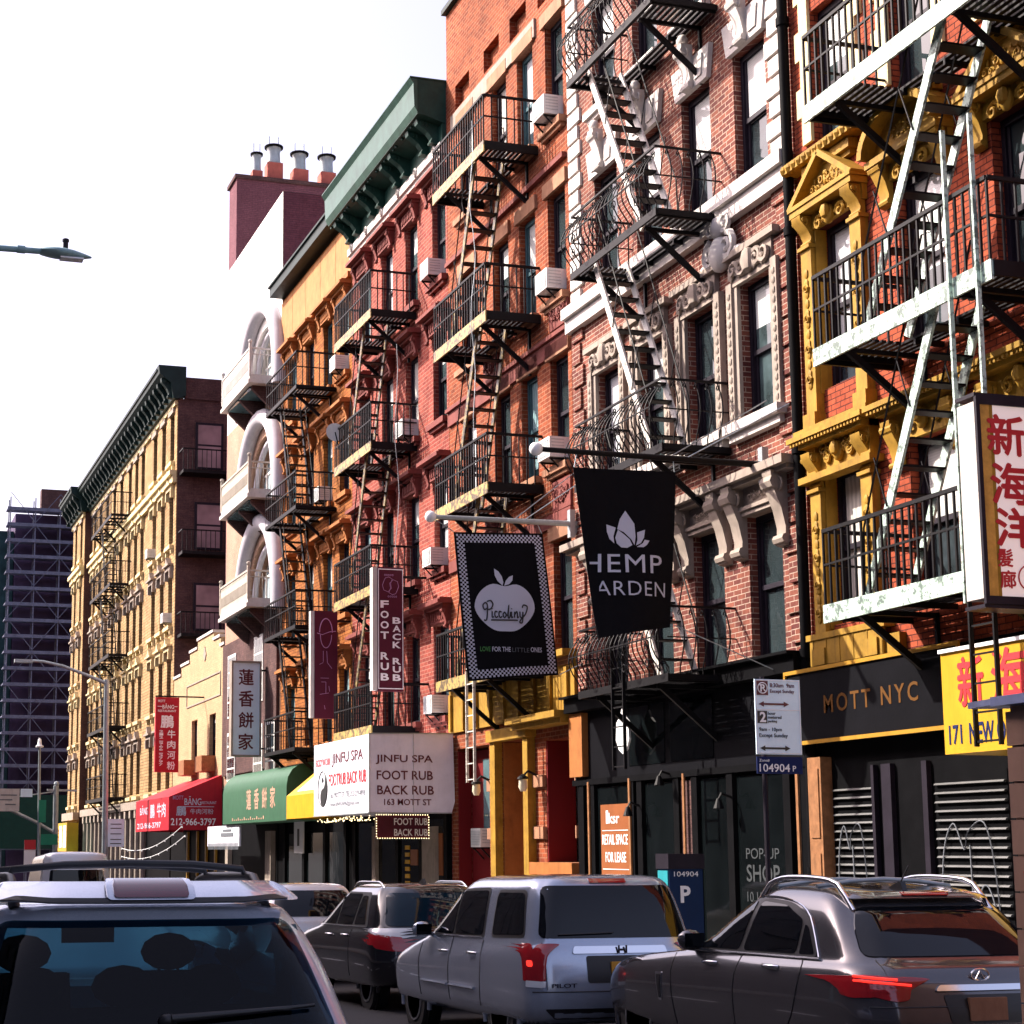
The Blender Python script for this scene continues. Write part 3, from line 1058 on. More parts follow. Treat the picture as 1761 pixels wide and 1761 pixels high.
def fire_escape(label, yf, yn, plats, xo=11.4, beam=None, iron=None, rail='straight', rail_h=0.98, stairs=(), stair_mat=None, tread_mat=None,
                beam_h=0.2, group='fire escapes on the fronts', slat_dy=0.095, ladder=None, rail_mat=None, brk=True, w_in=FX0, base=None):
    iron = iron or M_IRON
    beam = beam or iron
    stair_mat = stair_mat or iron
    tread_mat = tread_mat or iron
    rail_mat = rail_mat or iron
    root = thing('fire_escape', base or (FX0, (yf + yn) / 2, plats[0]), label, 'fire escape', group)
    lo, hi = min(yf, yn), max(yf, yn)
    for i, z in enumerate(plats):
        holes = [(min(s[1], s[2]) - .05, max(s[1], s[2])) for s in stairs if s[0] == i]
        mb = MB()
        n = int((hi - lo) / .0 if False else (w_in - xo - .1) / slat_dy)
        # slats run along the street, with gaps
        for k in range(n + 1):
            x = xo + .06 + k * (w_in - xo - .14) / n
            segs = [(lo, hi)]
            for (h0, h1) in holes:
                h1m = h0 + (h1 - h0) * .75 if False else h1
                if xo + .10 < x < xo + .78:
                    new = []
                    for (a, b) in segs:
                        if h0 > a:
                            new.append((a, min(b, h0)))
                        if h1m < b:
                            new.append((max(a, h1m), b))
                    segs = [q for q in new if q[1] - q[0] > .05]
            for (a, b) in segs:
                mb.box(x - .031, x + .031, a, b, z - .03, z)
        m = max(2, int((hi - lo) / .8))
        for k in range(m + 1):
            y = lo + .02 + k * (hi - lo - .04) / m
            if any(h0 < y < h1 for h0, h1 in holes):
                mb.box(xo + .8, w_in, y - .02, y + .02, z - .10, z - .031)
            else:
                mb.box(xo, w_in, y - .02, y + .02, z - .10, z - .031)
        mb.build('platform', iron, root)
        MB().box(xo - .03, xo, lo - .03, hi + .03, z - beam_h, z + .02).build('front_beam', beam, root)
        eb = MB()
        for y in (lo - .028, hi + .028):
            eb.box(xo + .001, w_in, y - .02, y + .02, z - beam_h * .8, z + .01)
        eb.build('end_beam', iron, root)
        # railing
        rb = MB()
        zt = z + rail_h
        if rail == 'straight':
            bs, bt = (.24, .016) if (lo + hi) / 2 > 42 else (.135, .025)
            for k in range(int((hi - lo) / bs) + 1):
                y = lo + k * (hi - lo) / int((hi - lo) / bs)
                rb.bar((xo - .01, y, z), (xo - .01, y, zt), bt)
            for y in (lo, hi):
                for k in range(1, 7):
                    x = xo + k * (w_in - xo) / 7
                    rb.bar((x, y, z), (x, y, zt), .022)
            for zz, t in ((zt, .045), (z + rail_h * .55, .026)):
                rb.bar((xo - .01, lo, zz), (xo - .01, hi, zz), t)
                for y in (lo, hi):
                    rb.bar((xo - .01, y, zz), (w_in, y, zz), t)
        else:
            def bel(t):
                return .20 * math.sin(min(1, max(0, (1 - t) * 1.15)) * math.pi) ** 1.0 * (1 if t < .92 else 0)
            nn = int((hi - lo) / .15)
            for k in range(nn + 1):
                y = lo + k * (hi - lo) / nn
                pts = [(xo - bel(t / 9), y, z + rail_h * .9 * t / 9) for t in range(10)]
                rb.tube(pts, .011, 4)
                if k % 2 == 0:
                    spiral(rb, xo - .02, y, z + rail_h * .86, .075, 1.3, 1 if k % 4 else -1, .011, 0, 10)
                if k % 5 == 2:
                    spiral(rb, xo - .16, y + .04, z + rail_h * .45, .10, 1.5, 1, .011, 0, 12)
                    spiral(rb, xo - .20, y - .05, z + rail_h * .2, .08, 1.4, -1, .011, 0, 12)
            for y in (lo, hi):
                s = -1 if y == lo else 1
                for k in range(1, 6):
                    x = xo + k * (w_in - xo) / 6
                    pts = [(x, y + s * bel(t / 9) * .8, z + rail_h * t / 9) for t in range(10)]
                    rb.tube(pts, .011, 4)
                    spiral(rb, x, y + s * .03, z + rail_h * .9, .06, 1.2, 1, .010, 0, 8)
            for zz, t in ((zt, .032), (z + rail_h * .55, .018)):
                off = .0 if zz == zt else bel(.55)
                rb.bar((xo - off, lo, zz), (xo - off, hi, zz), t)
                for y in (lo, hi):
                    rb.bar((xo - .01, y, zz), (w_in, y, zz), t)
        rb.build('railing', rail_mat, root)
        if brk:
            bb = MB()
            nb = 3 if hi - lo > 3.6 else 2
            for k in range(nb):
                y = lo + .5 + k * (hi - lo - 1.0) / (nb - 1)
                bb.bar((xo + .12, y, z - .13), (w_in, y, z - .95), .055, .08)
                bb.bar((xo + .05, y, z - .125), (w_in, y, z - .125), .05, .06)
                bb.bar((w_in - .02, y, z - .1), (w_in - .02, y, z - 1.05), .05)
            bb.build('bracket', iron, root)
    for (i, ytop, ybot) in stairs:
        zt, zb = plats[i], plats[i - 1]
        x0, x1 = xo + .16, xo + .74
        sb = MB()
        for x in (x0, x1):
            sb.bar((x, ytop, zt + .02), (x, ybot, zb), .035, .13)
        st = sb.build('stair', stair_mat, root)
        tb = MB()
        n = 11
        for k in range(1, n):
            t = k / n
            y = ytop + (ybot - ytop) * t
            z = zt + (zb - zt) * t
            tb.box(x0 + .02, x1 - .02, y - .10, y + .10, z - .02, z + .005)
        tb.build('tread', tread_mat, st)
        hb = MB()
        d = (ybot - ytop)
        for x in (x0 - .03, x1 + .03):
            hb.tube([(x, ytop, zt + .02), (x, ytop + .0 * d, zt + .75), (x, ytop + .12 * d, zt + .78), (x, ybot - .02 * d, zb + .85), (x, ybot, zb + .1)], .013, 5)
            for t in (.35, .68):
                y = ytop + d * t
                z = zt + (zb - zt) * t
                hb.bar((x, y, z), (x, y + .22 * d * .6, z + .62), .014)
        hb.build('handrail', rail_mat, st)
    if ladder and len(ladder) > 4:
        y, z1 = ladder[0], ladder[4]
        gb = MB()
        for s_ in (-.24, .24):
            gb.bar((xo - .07, y + s_, 4.4), (xo - .07, y + s_, z1), .05, .03)
        gb.build('guide_rod', beam, root)
    if ladder:
        y, z0, z1, lm = ladder[:4]
        lb = MB()
        for s in (-.2, .2):
            lb.bar((xo - .06, y + s, z0), (xo - .06, y + s, z1), .05, .025)
        k = int((z1 - z0) / .3)
        for j in range(k + 1):
            zz = z0 + .05 + j * .3
            lb.bar((xo - .06, y - .2, zz), (xo - .06, y + .2, zz), .02)
        lb.build('drop_ladder', lm, root)
    return root
# ------------------------------------------------------------------ building with yellow window surrounds (nearest)
RA = thing('brick_building', (FX0, 16.5, 0), 'red brick building with yellow carved window surrounds, nearest on the right', 'building')
Y0, Y1 = 12.2, 20.66
colsA = [19.70, 17.85, 15.95, 14.05]
rowsA = [(4.78, 2.05), (7.97, 2.25), (11.12, 2.25), (14.2, 2.2)]
holes = [(y - .46, y + .46, z, z + h) for y in colsA for z, h in rowsA]
shop = [(17.05, 19.45, -.7, 2.72, .5), (12.4, 16.85, -.7, 2.72, .5)]
wall_mesh(Y0, Y1, -1.5, 17.5, holes).build('wall', M_BRICK_RED, RA)
for ci, yc in enumerate(colsA):
    for ri, (z, h) in enumerate(rowsA):
        kind = 'flat'
        if ri == 1:
            kind = 'tri' if ci % 2 == 0 else 'arch'
        ex = []
        if ri < 2:
            ex.append(('surround', kind + str(ci == 0), yellow_surround(kind, ci == 0), M_YELLOW_STONE))
        if ri == 1 and ci == 0:
            ex.append(('spandrel', 'panel', spandrel_panel, M_YELLOW_STONE))
        if ri >= 2:
            ex.append(('sill', 'sill', sill_local, M_YELLOW_STONE))
        window(RA, yc, z, .92, h, M_FRAME_DARK, M_GLASS_PALE if (ri + ci) % 4 != 3 else M_GLASS, ex)
# cream quoined brick jambs beside the upper windows
mb = MB()
for yc in colsA:
    for s in (-1, 1):
        for k in range(9):
            z = 11.50 + k * .42
            wd = .34 if k % 2 else .22
            mb.box(FX0 - .05, FX0 - .001, yc + s * .462, yc + s * (.462 + wd), z, z + .418)
mb.build('quoin', M_CREAM_PAINT, RA)
mb = MB()
mb.box(FX0 - .24, FX0, 18.75, Y1 - .02, 11.14, 11.27)
for k in range(14):
    y = 18.82 + k * .138
    mb.sphere((FX0 - .20, y, 11.20), .085, 1, .75, 1, 8)
mb.build('string_course', M_YELLOW_STONE, RA)
# cornice above
MB().box(FX0 - .7, FX0, Y0, Y1, 17.0, 17.6).build('cornice', M_YELLOW_STONE, RA)
# painted base band over the shop signs
mb = MB()
mb.box(FX0 - .10, FX0, 18.55, Y1 - .03, 4.24, 4.50)
for yc in colsA[:1]:
    mb.box(FX0 - .14, FX0 - .101, yc - .85, yc + .85, 4.26, 4.6)
    mb.box(FX0 - .16, FX0, yc - .92, yc + .92, 4.601, 4.68)
    for k in range(6):
        mb.box(FX0 - .148, FX0 - .141, yc - .84 + k * .32, yc - .83 + k * .32, 4.27, 4.59)
mb.build('base_band', M_YELLOW_STONE, RA)
# shop front: fascia, shutters, timber pier
mb = MB()
mb.box(FX0 - .05, FX0, Y0, 20.62, -1.2, 4.238)
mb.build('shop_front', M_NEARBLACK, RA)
for (a, b) in ((19.32, 20.22), (16.70, 18.0)):
    # roller shutter: raised laths lit along their upper edge
    mb = MB()
    n = 34
    for k in range(n):
        z = -.9 + k * 3.6 / n
        mb.prism([(FX0 - .10, z + .008), (FX0 - .051, z), (FX0 - .051, z + .035), (FX0 - .085, z + .028)], 'y', a, b)
    MB().box(FX0 - .058, FX0 - .0505, a - .02, b + .02, -.95, 2.75).build('shutter_curtain', M_NEARBLACK, RA)
    mb.build('roller_shutter', M_SHUTTER, RA)
    # white spray outline of looping letters
    g = MB()
    c = (a + b) / 2
    x = FX0 - .105
    wd = min(.62, (b - a) / 2 - .1)
    cc = (a + b) / 2
    lines = [[(cc + wd, .2), (cc + wd * .95, 1.4), (cc + wd * .55, 1.85), (cc + wd * .2, 1.55), (cc + .03, 1.75), (cc - wd * .5, 1.85), (cc - wd * .8, 1.3), (cc - wd * .95, .2)],
             [(cc, 1.6), (cc - .03, .4)],
             [(cc - wd * .15, .4), (cc - wd * .25, 1.0), (cc - wd * .5, 1.15), (cc - wd * .75, .9), (cc - wd * .9, .35)],
             [(cc + wd * .9, .5), (cc + wd * .6, .35), (cc + wd * .4, .6), (cc + wd * .5, .1)]]
    for L in lines:
        P = []
        for i_ in range(len(L) - 1):
            p0, p1, p2, p3 = L[max(0, i_ - 1)], L[i_], L[i_ + 1], L[min(len(L) - 1, i_ + 2)]
            for k in range(6):
                t = k / 6
                P.append((x, *[.5 * (2 * p1[c] + (p2[c] - p0[c]) * t + (2 * p0[c] - 5 * p1[c] + 4 * p2[c] - p3[c]) * t * t + (3 * p1[c] - p0[c] - 3 * p2[c] + p3[c]) * t ** 3) + (.3 if c else 0) for c in (0, 1)]))
        P.append((x, L[-1][0], L[-1][1] + .3))
        g.tube(P, .009, 4)
    g.build('graffiti', M_LETTER_GREY if a > 17 else M_LETTER_GREY, RA)
mb = MB()
mb.box(FX0 - .22, FX0 - .051, 20.28, 20.60, -1.2, 3.05)
for z in (-.2, .9, 2.0):
    mb.box(FX0 - .235, FX0 - .221, 20.33, 20.55, z, z + .9)
mb.build('timber_pier', M_WOOD, RA)
mb = MB()
mb.box(FX0 - .12, FX0 - .051, 18.85, 19.05, -1.2, 2.9)
mb.box(FX0 - .12, FX0 - .051, 18.10, 18.20, -1.2, 2.9)
mb.box(FX0 - .12, FX0 - .051, 19.22, 19.28, -1.2, 2.9)
mb.build('door_post', M_FRAME_DARK, RA)

fire_escape('pale green fire escape with thick white front beams on the red brick building', 18.38, 14.95, [4.74, 7.92, 11.07], 11.3,
            M_IRON_GREEN, M_IRON, 'straight', .92, [(1, 16.12, 17.75), (2, 15.75, 17.55)], M_IRON_GREEN, M_IRON, .20, ladder=(15.33, 2.9, 6.2, M_IRON, 9.6), rail_mat=M_IRON)

# ------------------------------------------------------------------ drainpipe
mb = MB()
mb.tube([(FX0 - .12, 20.68, -.3), (FX0 - .12, 20.68, 17.3)], .075, 10)
for z in (1.5, 4.4, 7.2, 10.3, 13.4):
    mb.tube([(FX0 - .12, 20.68, z), (FX0 - .12, 20.68, z + .12)], .095, 10)
tag(mb.build('drainpipe', M_NEARBLACK, smooth=40), 'black drainpipe between the red brick and the brown brick buildings', 'drainpipe')

# ------------------------------------------------------------------ brown brick building with white stone
RB = thing('brick_building', (FX0, 24.6, 0), 'brown brick building with white quoins and ornate white window surrounds', 'building')
Y0, Y1 = 20.72, 28.55
colsB = [21.87, 23.56, 25.28, 26.95]
rowsB = [(4.53, 2.10), (8.03, 2.08), (11.62, 2.08), (14.95, 2.05)]
holes = [(y - .47, y + .47, z, z + h) for y in colsB for z, h in rowsB]
wall_mesh(Y0, Y1, -1.5, 19.0, holes).build('wall', M_BRICK_BROWN, RB)
for ci, yc in enumerate(colsB):
    for ri, (z, h) in enumerate(rowsB):
        ex = {0: [('hood', 'console', console_hood, M_STONE), ('sill', 'sill', sill_local, M_WHITE_STONE)],
              1: [('surround', 'garland', garland_surround, M_STONE), ('sill', 'deep', deep_sill, M_WHITE_STONE)],
              2: [('lintel', 'key', keystone_lintel, M_WHITE_STONE)],
              3: [('lintel', 'key', keystone_lintel, M_WHITE_STONE), ('sill', 'sill', sill_local, M_WHITE_STONE)]}[ri]
        window(RB, yc, z, .94, h, M_FRAME_DARK, (M_GLASS_PALE, M_GLASS_PALE, M_GLASS_PALE, M_GLASS)[(ri * 2 + ci) % 4] if ri else M_GLASS, ex)
mb = MB()
for e, s in ((Y0, 1), (Y1, -1)):
    for k in range(23):
        z = 11.64 + k * .31
        wd = .52 if k % 2 else .42
        mb.box(FX0 - .05, FX0, e + s * .10, e + s * (.10 + wd), z, z + .245)
mb.build('quoin', M_WHITE_STONE, RB)
mb = MB()
for e, s in ((Y0, 1), (Y1, -1)):
    for k in range(16):
        z = 4.65 + k * .42
        if k % 1 == 0:
            mb.box(FX0 - .045, FX0, e + s * .10, e + s * (.45 + .12 * (k % 2)), z, z + .36)
mb.build('brick_quoin', M_BRICK_BROWN, RB)
mb = MB()
mb.box(FX0 - .22, FX0, Y0 + .02, Y1 - .02, 11.40, 11.60)
mb.box(FX0 - .14, FX0, Y0 + .02, Y1 - .02, 11.15, 11.399)
mb.build('string_course', M_WHITE_STONE, RB)
mb = MB()
mb.box(FX0 - .34, FX0, Y0 + .05, Y1 - .05, 7.10, 7.22)
mb.box(FX0 - .24, FX0, Y0 + .10, Y1 - .10, 7.04, 7.099)
mb.build('hood_cornice', M_STONE, RB)
# carved crest between the two nearest third-floor windows
mb = MB()
c = (22.72, 10.72)
mb.sphere((FX0 - .10, c[0], c[1]), .24, .7, 1, 1.2, 10)
mb.sphere((FX0 - .12, c[0], c[1] + .42), .17, .7, 1.2, 1.1, 8)
for s in (-1, 1):
    spiral(mb, FX0 - .12, c[0] + s * .26, c[1] + .05, .22, 1.7, -s, .06, math.pi / 2, 16)
    spiral(mb, FX0 - .12, c[0] + s * .22, c[1] + .45, .17, 1.5, s, .05, 0, 14)
    mb.sphere((FX0 - .08, c[0] + s * .5, c[1] - .1), .12, .7, 1.5, .8, 8)
mb.sphere((FX0 - .10, c[0], c[1] + .72), .13, .7, .8, 1.5, 8)
mb.build('crest', M_WHITE_STONE, RB, 50)
# shop front
mb = MB()
mb.box(FX0 - .30, FX0, Y0, Y1 - .02, 4.22, 4.46)
mb.box(FX0 - .40, FX0, Y0, Y1 - .02, 4.461, 4.50)
mb.build('shop_cornice', M_NEARBLACK, RB)
MB().box(FX0 - .10, FX0, Y0, Y1 - .02, 3.05, 4.219).build('fascia', M_BLACK_SIGN, RB)
mb = MB()
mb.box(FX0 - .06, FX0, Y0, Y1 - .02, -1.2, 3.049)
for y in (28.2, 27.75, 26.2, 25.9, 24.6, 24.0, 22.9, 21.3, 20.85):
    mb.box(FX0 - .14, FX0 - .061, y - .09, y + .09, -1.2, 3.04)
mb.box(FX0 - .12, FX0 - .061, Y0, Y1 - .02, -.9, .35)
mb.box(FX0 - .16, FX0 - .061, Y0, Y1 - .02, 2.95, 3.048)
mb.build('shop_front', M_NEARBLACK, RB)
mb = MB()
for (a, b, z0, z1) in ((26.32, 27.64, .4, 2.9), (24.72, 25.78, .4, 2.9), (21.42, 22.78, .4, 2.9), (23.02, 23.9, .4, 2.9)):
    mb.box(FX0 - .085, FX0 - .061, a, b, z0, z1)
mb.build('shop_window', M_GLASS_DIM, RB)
mb = MB()
for y in (27.85, 26.22, 20.98, 24.3):
    mb.box(FX0 - .17, FX0 - .141, y - .03, y + .03, -1, 3.0)
mb.build('copper_trim', M_WOOD, RB)
MB().box(FX0 - .22, FX0 - .101, 27.95, 28.5, 3.1, 4.2).build('end_pier', M_ORANGE_STONE, RB)
text('window_lettering', 'POP-UP', (FX0 - .086, 22.55, 1.72), *FX, M_LETTER_DIM, RB, .92, .15, .0)
text('window_lettering', 'SHOP', (FX0 - .086, 22.55, 1.40), *FX, M_LETTER_DIM, RB, .92, .24, .01)
text('window_lettering', '10.15-11.0', (FX0 - .086, 22.55, 1.12), *FX, M_LETTER_DIM, RB, .92, .14, .0)
mb = MB()
mb.box(FX0 - .10, FX0 - .0615, 24.05, 24.55, -.6, 2.9)
dr = mb.build('shop_door', M_BRICK_DARK, RB)
mb = MB()
mb.bar((FX0 - .16, 24.12, .7), (FX0 - .16, 24.12, 1.5), .03)
mb.bar((FX0 - .16, 24.12, .72), (FX0 - .10, 24.12, .72), .02)
mb.bar((FX0 - .16, 24.12, 1.48), (FX0 - .10, 24.12, 1.48), .02)
mb.box(FX0 - .125, FX0 - .101, 24.08, 24.16, 1.0, 1.18)
mb.build('handle', M_STEEL, dr)
mb = MB()
for (y, z) in ((24.75, 3.0), (25.9, 2.55), (22.85, 2.6)):
    mb.tube([(FX0 - .14, y, z), (FX0 - .30, y, z + .05), (FX0 - .34, y, z - .03)], .02, 6)
    mb.lathe([(.03, .0), (.08, -.14), (.075, -.15)], (FX0 - .34, y, z - .02), 10)
mb.build('gooseneck_lamp', M_IRON, RB)
# projecting bay over the entrance with a transom
mb = MB()
mb.box(FX0 - .11, FX0 - .101, 25.0, 26.3, 3.2, 4.15)
mb.box(FX0 - .11, FX0 - .101, 23.4, 24.8, 3.2, 4.15)
mb.build('transom', M_GLASS_DIM, RB)
fire_escape('black fire escape with curled bulging railings and pale stair strings on the brown brick building', 25.95, 22.80, [4.35, 7.75, 11.36, 14.75], 11.4,
            M_IRON, M_IRON, 'belly', 1.0, [(1, 25.3, 23.35), (2, 25.4, 23.45), (3, 25.5, 23.6)], M_IRON_PALE, M_IRON, .10, ladder=(24.4, 3.05, 5.6, M_IRON))  # stair strings made pale: sunlight put into the iron colour

# ------------------------------------------------------------------ orange brick building
RC = thing('brick_building', (FX0, 31.9, 0), 'tall orange brick building with dark recessed attic panels and a yellow painted base', 'building')
Y0, Y1 = 28.57, 35.28
colsC = [29.15, 30.62, 32.05, 34.0]
rowsC = [(5.35, 2.15), (8.85, 2.10), (12.05, 2.10), (15.45, 2.15)]
holes = [(y - .42, y + .42, z, z + h) for y in colsC for z, h in rowsC]
holes += [(30.5, 31.4, 18.15, 18.66, .16), (32.0, 32.9, 18.15, 18.66, .16), (33.8, 34.7, 18.10, 18.66, .16), (29.0, 29.9, 18.15, 18.66, .16)]
holes += [(30.85, 32.35, -1.0, 3.95, 1.2), (28.52 + .12, 30.10, 1.62, 3.85, .7), (33.05, 34.95, .4, 3.95, .6)]
wall_mesh(Y0, Y1, -1.5, 20.6, holes).build('wall', M_BRICK_ORANGE, RC)
for ci, yc in enumerate(colsC):
    for ri, (z, h) in enumerate(rowsC):
        window(RC, yc, z, .84, h, M_FRAME_DARK if ci != 1 else M_FRAME_TEAL, M_GLASS if ci == 0 else [M_GLASS_TEAL, M_GLASS_PALE, M_GLASS_PALE, M_GLASS][(ri + ci * 3) % 4],
               [('lintel', 'band', plain_lintel, M_BROWNSTONE), ('sill', 'sill', sill_local, M_BROWNSTONE)])
MB().box(FX0 - .05, FX0, 30.0, 34.9, 17.64, 18.02).build('pale_lintel_band', M_STONE, RC)
mb = MB()
mb.box(FX0 - .06, FX0, Y0 + .05, Y1 - .05, 11.0, 11.3)
mb.box(FX0 - .12, FX0, Y0 + .05, Y1 - .05, 11.301, 11.38)
mb.box(FX0 - .10, FX0, Y0 + .05, Y1 - .05, 14.62, 14.72)
mb.box(FX0 - .06, FX0, Y0 + .05, Y1 - .05, 7.75, 8.0)
for (yc, zc) in ((29.05, 11.75), (32.6, 11.65), (29.05, 8.3), (32.6, 8.25)):
    mb.box(FX0 - .05, FX0, yc - .42, yc + .42, zc - .28, zc + .28)
    relief(mb, FX0 - .06, yc, zc, .7, .45, int(yc * 3), 1.3)
mb.build('terracotta_panel', M_RED_STONE, RC)
mb = MB()
mb.box(FX0 - .12, FX0 + .3, Y0, Y1, 20.601, 20.72)
mb.build('coping', M_DARK_GREEN, RC)
# yellow painted base, cornice on brackets
mb = MB()
mb.box(FX0 - .06, FX0, Y0 + .02, Y1, 4.30, 5.28)
for k in range(9):
    y = Y0 + .3 + k * .78
    mb.box(FX0 - .12, FX0 - .061, y - .06, y + .06, 4.32, 5.1)
mb.box(FX0 - .28, FX0, Y0 + .02, Y1, 5.281, 5.40)
mb.box(FX0 - .46, FX0, Y0 + .02, 31.0, 4.18, 4.298)
mb.box(FX0 - .34, FX0, Y0 + .02, 31.0, 4.08, 4.179)
mb.build('base_band', M_YELLOW_STONE, RC)
# portal
mb = MB()
mb.box(FX0 - .16, FX0, 30.62, 30.86, -1.2, 4.10)
mb.box(FX0 - .16, FX0, 32.34, 32.60, -1.2, 4.10)
mb.box(FX0 - .22, FX0, 30.55, 32.67, 3.95, 4.179)
mb.build('door_surround', M_YELLOW_STONE, RC)
mb = MB()
mb.box(FX0 + .02, FX0 + 1.15, 32.30, 32.345, -1.1, 3.94)
mb.build('door_reveal', M_ORANGE_STONE, RC)
d = MB()
d.box(FX0 + 1.12, FX0 + 1.19, 30.95, 32.25, -1.1, 3.0)
for (a, b) in ((31.05, 31.55), (31.65, 32.15)):
    d.box(FX0 + 1.10, FX0 + 1.12, a, b, -.2, 1.2)
    d.box(FX0 + 1.10, FX0 + 1.12, a, b, 1.4, 2.8)
door = d.build('door', M_FRAME_DARK, RC)
MB().sphere((FX0 + 1.07, 31.15, .9), .05, n=8).build('handle', M_CHROME, door)
# piers with stone bands, recessed shop window and its sill
mb = MB()
for (a, b) in ((30.12, 30.60), (28.05 + .55, 28.64), (32.62, 33.04)):
    for z in (3.0, 2.05):
        mb.box(FX0 - .07, FX0, a, b, z, z + .22)
mb.build('stone_band', M_BROWNSTONE, RC)
mb = MB()
mb.box(FX0 - .16, FX0 + .1, 28.62, 30.6, 1.38, 1.619)
mb.box(FX0 - .22, FX0, 28.6, 30.62, 1.20, 1.379)
mb.build('shop_sill', M_ORANGE_STONE, RC)
mb = MB()
mb.box(FX0 + .58, FX0 + .64, 28.66, 30.08, 1.63, 3.84)
mb.box(FX0 + .50, FX0 + .57, 29.3, 29.36, 1.63, 3.84)
mb.box(FX0 + .50, FX0 + .57, 28.66, 28.74, 1.63, 3.84)
mb.build('shop_window', M_GLASS, RC)
mb = MB()
mb.box(FX0 + .01, FX0 + .56, 30.05, 30.095, 1.63, 3.84)
mb.box(FX0 + .3, FX0 + .59, 33.1, 34.9, .42, 3.9)
mb.box(FX0 + .01, FX0 + .29, 34.90, 34.945, .42, 3.9)
mb.build('red_reveal', plain('red reveal paint', (0.15, 0.012, 0.014), 0.7, spec=0.1), RC)
mb = MB()
mb.box(FX0 + .26, FX0 + .299, 33.25, 34.1, 1.9, 3.7)
mb.build('shop_window', M_GLASS_TEAL, RC)
fire_escape('black fire escape with yellow worn front beams on the orange brick building', 33.0, 30.03, [5.15, 8.65, 11.97, 15.36], 11.4,
            M_IRON_YELLOW, M_IRON, 'straight', .95, [(1, 30.95, 32.3), (2, 30.9, 32.35), (3, 30.95, 32.45)], M_IRON_RUST, M_IRON, .20, ladder=(30.95, 3.1, 5.2, M_IRON_PALE))

# ------------------------------------------------------------------ pinkish building with green cornice
RD = thing('brick_building', (FX0, 39.1, 0), 'pinkish red brick building under a deep green metal cornice', 'building')
Y0, Y1 = 35.30, 42.88
colsD = [35.88, 37.87, 39.80, 41.70]
rowsD = [(4.70, 2.05), (7.95, 2.05), (11.30, 2.05), (14.55, 2.05)]
holes = [(y - .46, y + .46, z, z + h) for y in colsD for z, h in rowsD]
wall_mesh(Y0, Y1, -1.5, 18.9, holes).build('wall', M_BRICK_PINK, RD)
for ci, yc in enumerate(colsD):
    for ri, (z, h) in enumerate(rowsD):
        window(RD, yc, z, .92, h, M_FRAME_DARK, [M_GLASS_TEAL, M_GLASS, M_GLASS_TEAL, M_GLASS_PALE][(ri * 3 + ci) % 4],
               [('hood', 'hood', hood_local, M_RED_STONE), ('sill', 'sill', sill_local, M_RED_STONE)])
# cornice
mb = MB()
a, b = Y0 + .02, Y1 - .05
mb.prism([(FX0, 18.05), (FX0 - .50, 18.20), (FX0 - .68, 18.22), (FX0 - .68, 19.05), (FX0, 19.05)], 'y', a, b)
mb.box(FX0 - .10, FX0, a, b, 17.62, 18.05)
cor = mb.build('cornice', M_GREEN_CORNICE, RD)
mb = MB()
mb.prism([(FX0 - .685, 18.24), (FX0 - .76, 18.38), (FX0 - .78, 18.92), (FX0 - .86, 19.03), (FX0 - .685, 19.03)], 'y', a - .02, b + .02)
mb.box(FX0 - .86, FX0 + .3, a - .02, b + .02, 19.051, 19.08)
mb.build('fascia', M_GREEN_FASCIA, cor)
mb = MB()
for k in range(11):
    y = a + .35 + k * (b - a - .7) / 10
    if k % 3 != 2:
        console(mb, FX0 - .10, y, 17.66, 18.2, .20, .52)
    for j in range(2):
        mb.sphere((FX0 - .58, y + .18 + j * .2, 18.19), .05, 1, 1, .8, 6)
mb.build('bracket', M_GREEN_CORNICE, cor)
mb = MB()
mb.box(FX0 - .16, FX0, a, b, 17.42, 17.61)
mb.box(FX0 - .10, FX0, a, b, 17.32, 17.419)
for k in range(6):
    y = a + .4 + k * (b - a - .8) / 5
    spiral(mb, FX0 - .16, y, 17.52, .14, 1.3, 1, .035, 0, 12)
mb.build('moulding', M_WHITE_STONE, cor)
mb = MB()
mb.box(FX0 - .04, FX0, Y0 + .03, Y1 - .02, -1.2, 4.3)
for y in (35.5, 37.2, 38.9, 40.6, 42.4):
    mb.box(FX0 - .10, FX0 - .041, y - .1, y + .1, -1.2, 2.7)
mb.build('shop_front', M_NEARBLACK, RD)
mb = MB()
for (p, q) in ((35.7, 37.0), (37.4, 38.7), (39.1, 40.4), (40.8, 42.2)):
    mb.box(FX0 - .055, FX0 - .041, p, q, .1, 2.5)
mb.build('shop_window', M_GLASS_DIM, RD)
mb = MB()
for k in range(6):
    mb.box(FX0 - .075, FX0 - .056, 38.05, 38.35, 1.05 + k * .16, 1.14 + k * .16)
mb.build('menu_strip', M_YELLOW_CLOTH, RD)
mb = MB()
mb.box(FX0 - .075, FX0 - .056, 37.45, 37.95, 1.5, 1.85)
mb.box(FX0 - .075, FX0 - .056, 35.75, 36.0, 1.3, 2.2)
mb.build('door_poster', M_POSTER, RD)
mb = MB()
mb.box(FX0 - .14, FX0 - .056, 36.05, 36.95, -.4, 2.35)
mb.box(FX0 - .14, FX0 - .056, 40.45, 40.75, -.4, 2.4)
mb.build('side_panel', M_STONE, RD)
fire_escape('black fire escape with yellow worn front beams on the pinkish building with the green cornice', 40.62, 37.55, [4.6, 7.78, 11.14, 14.3], 11.4,
            M_IRON_YELLOW, M_IRON, 'straight', .95, [(1, 38.35, 39.8), (2, 38.4, 39.85), (3, 38.6, 40.0)], M_IRON_RUST, M_IRON, .20)

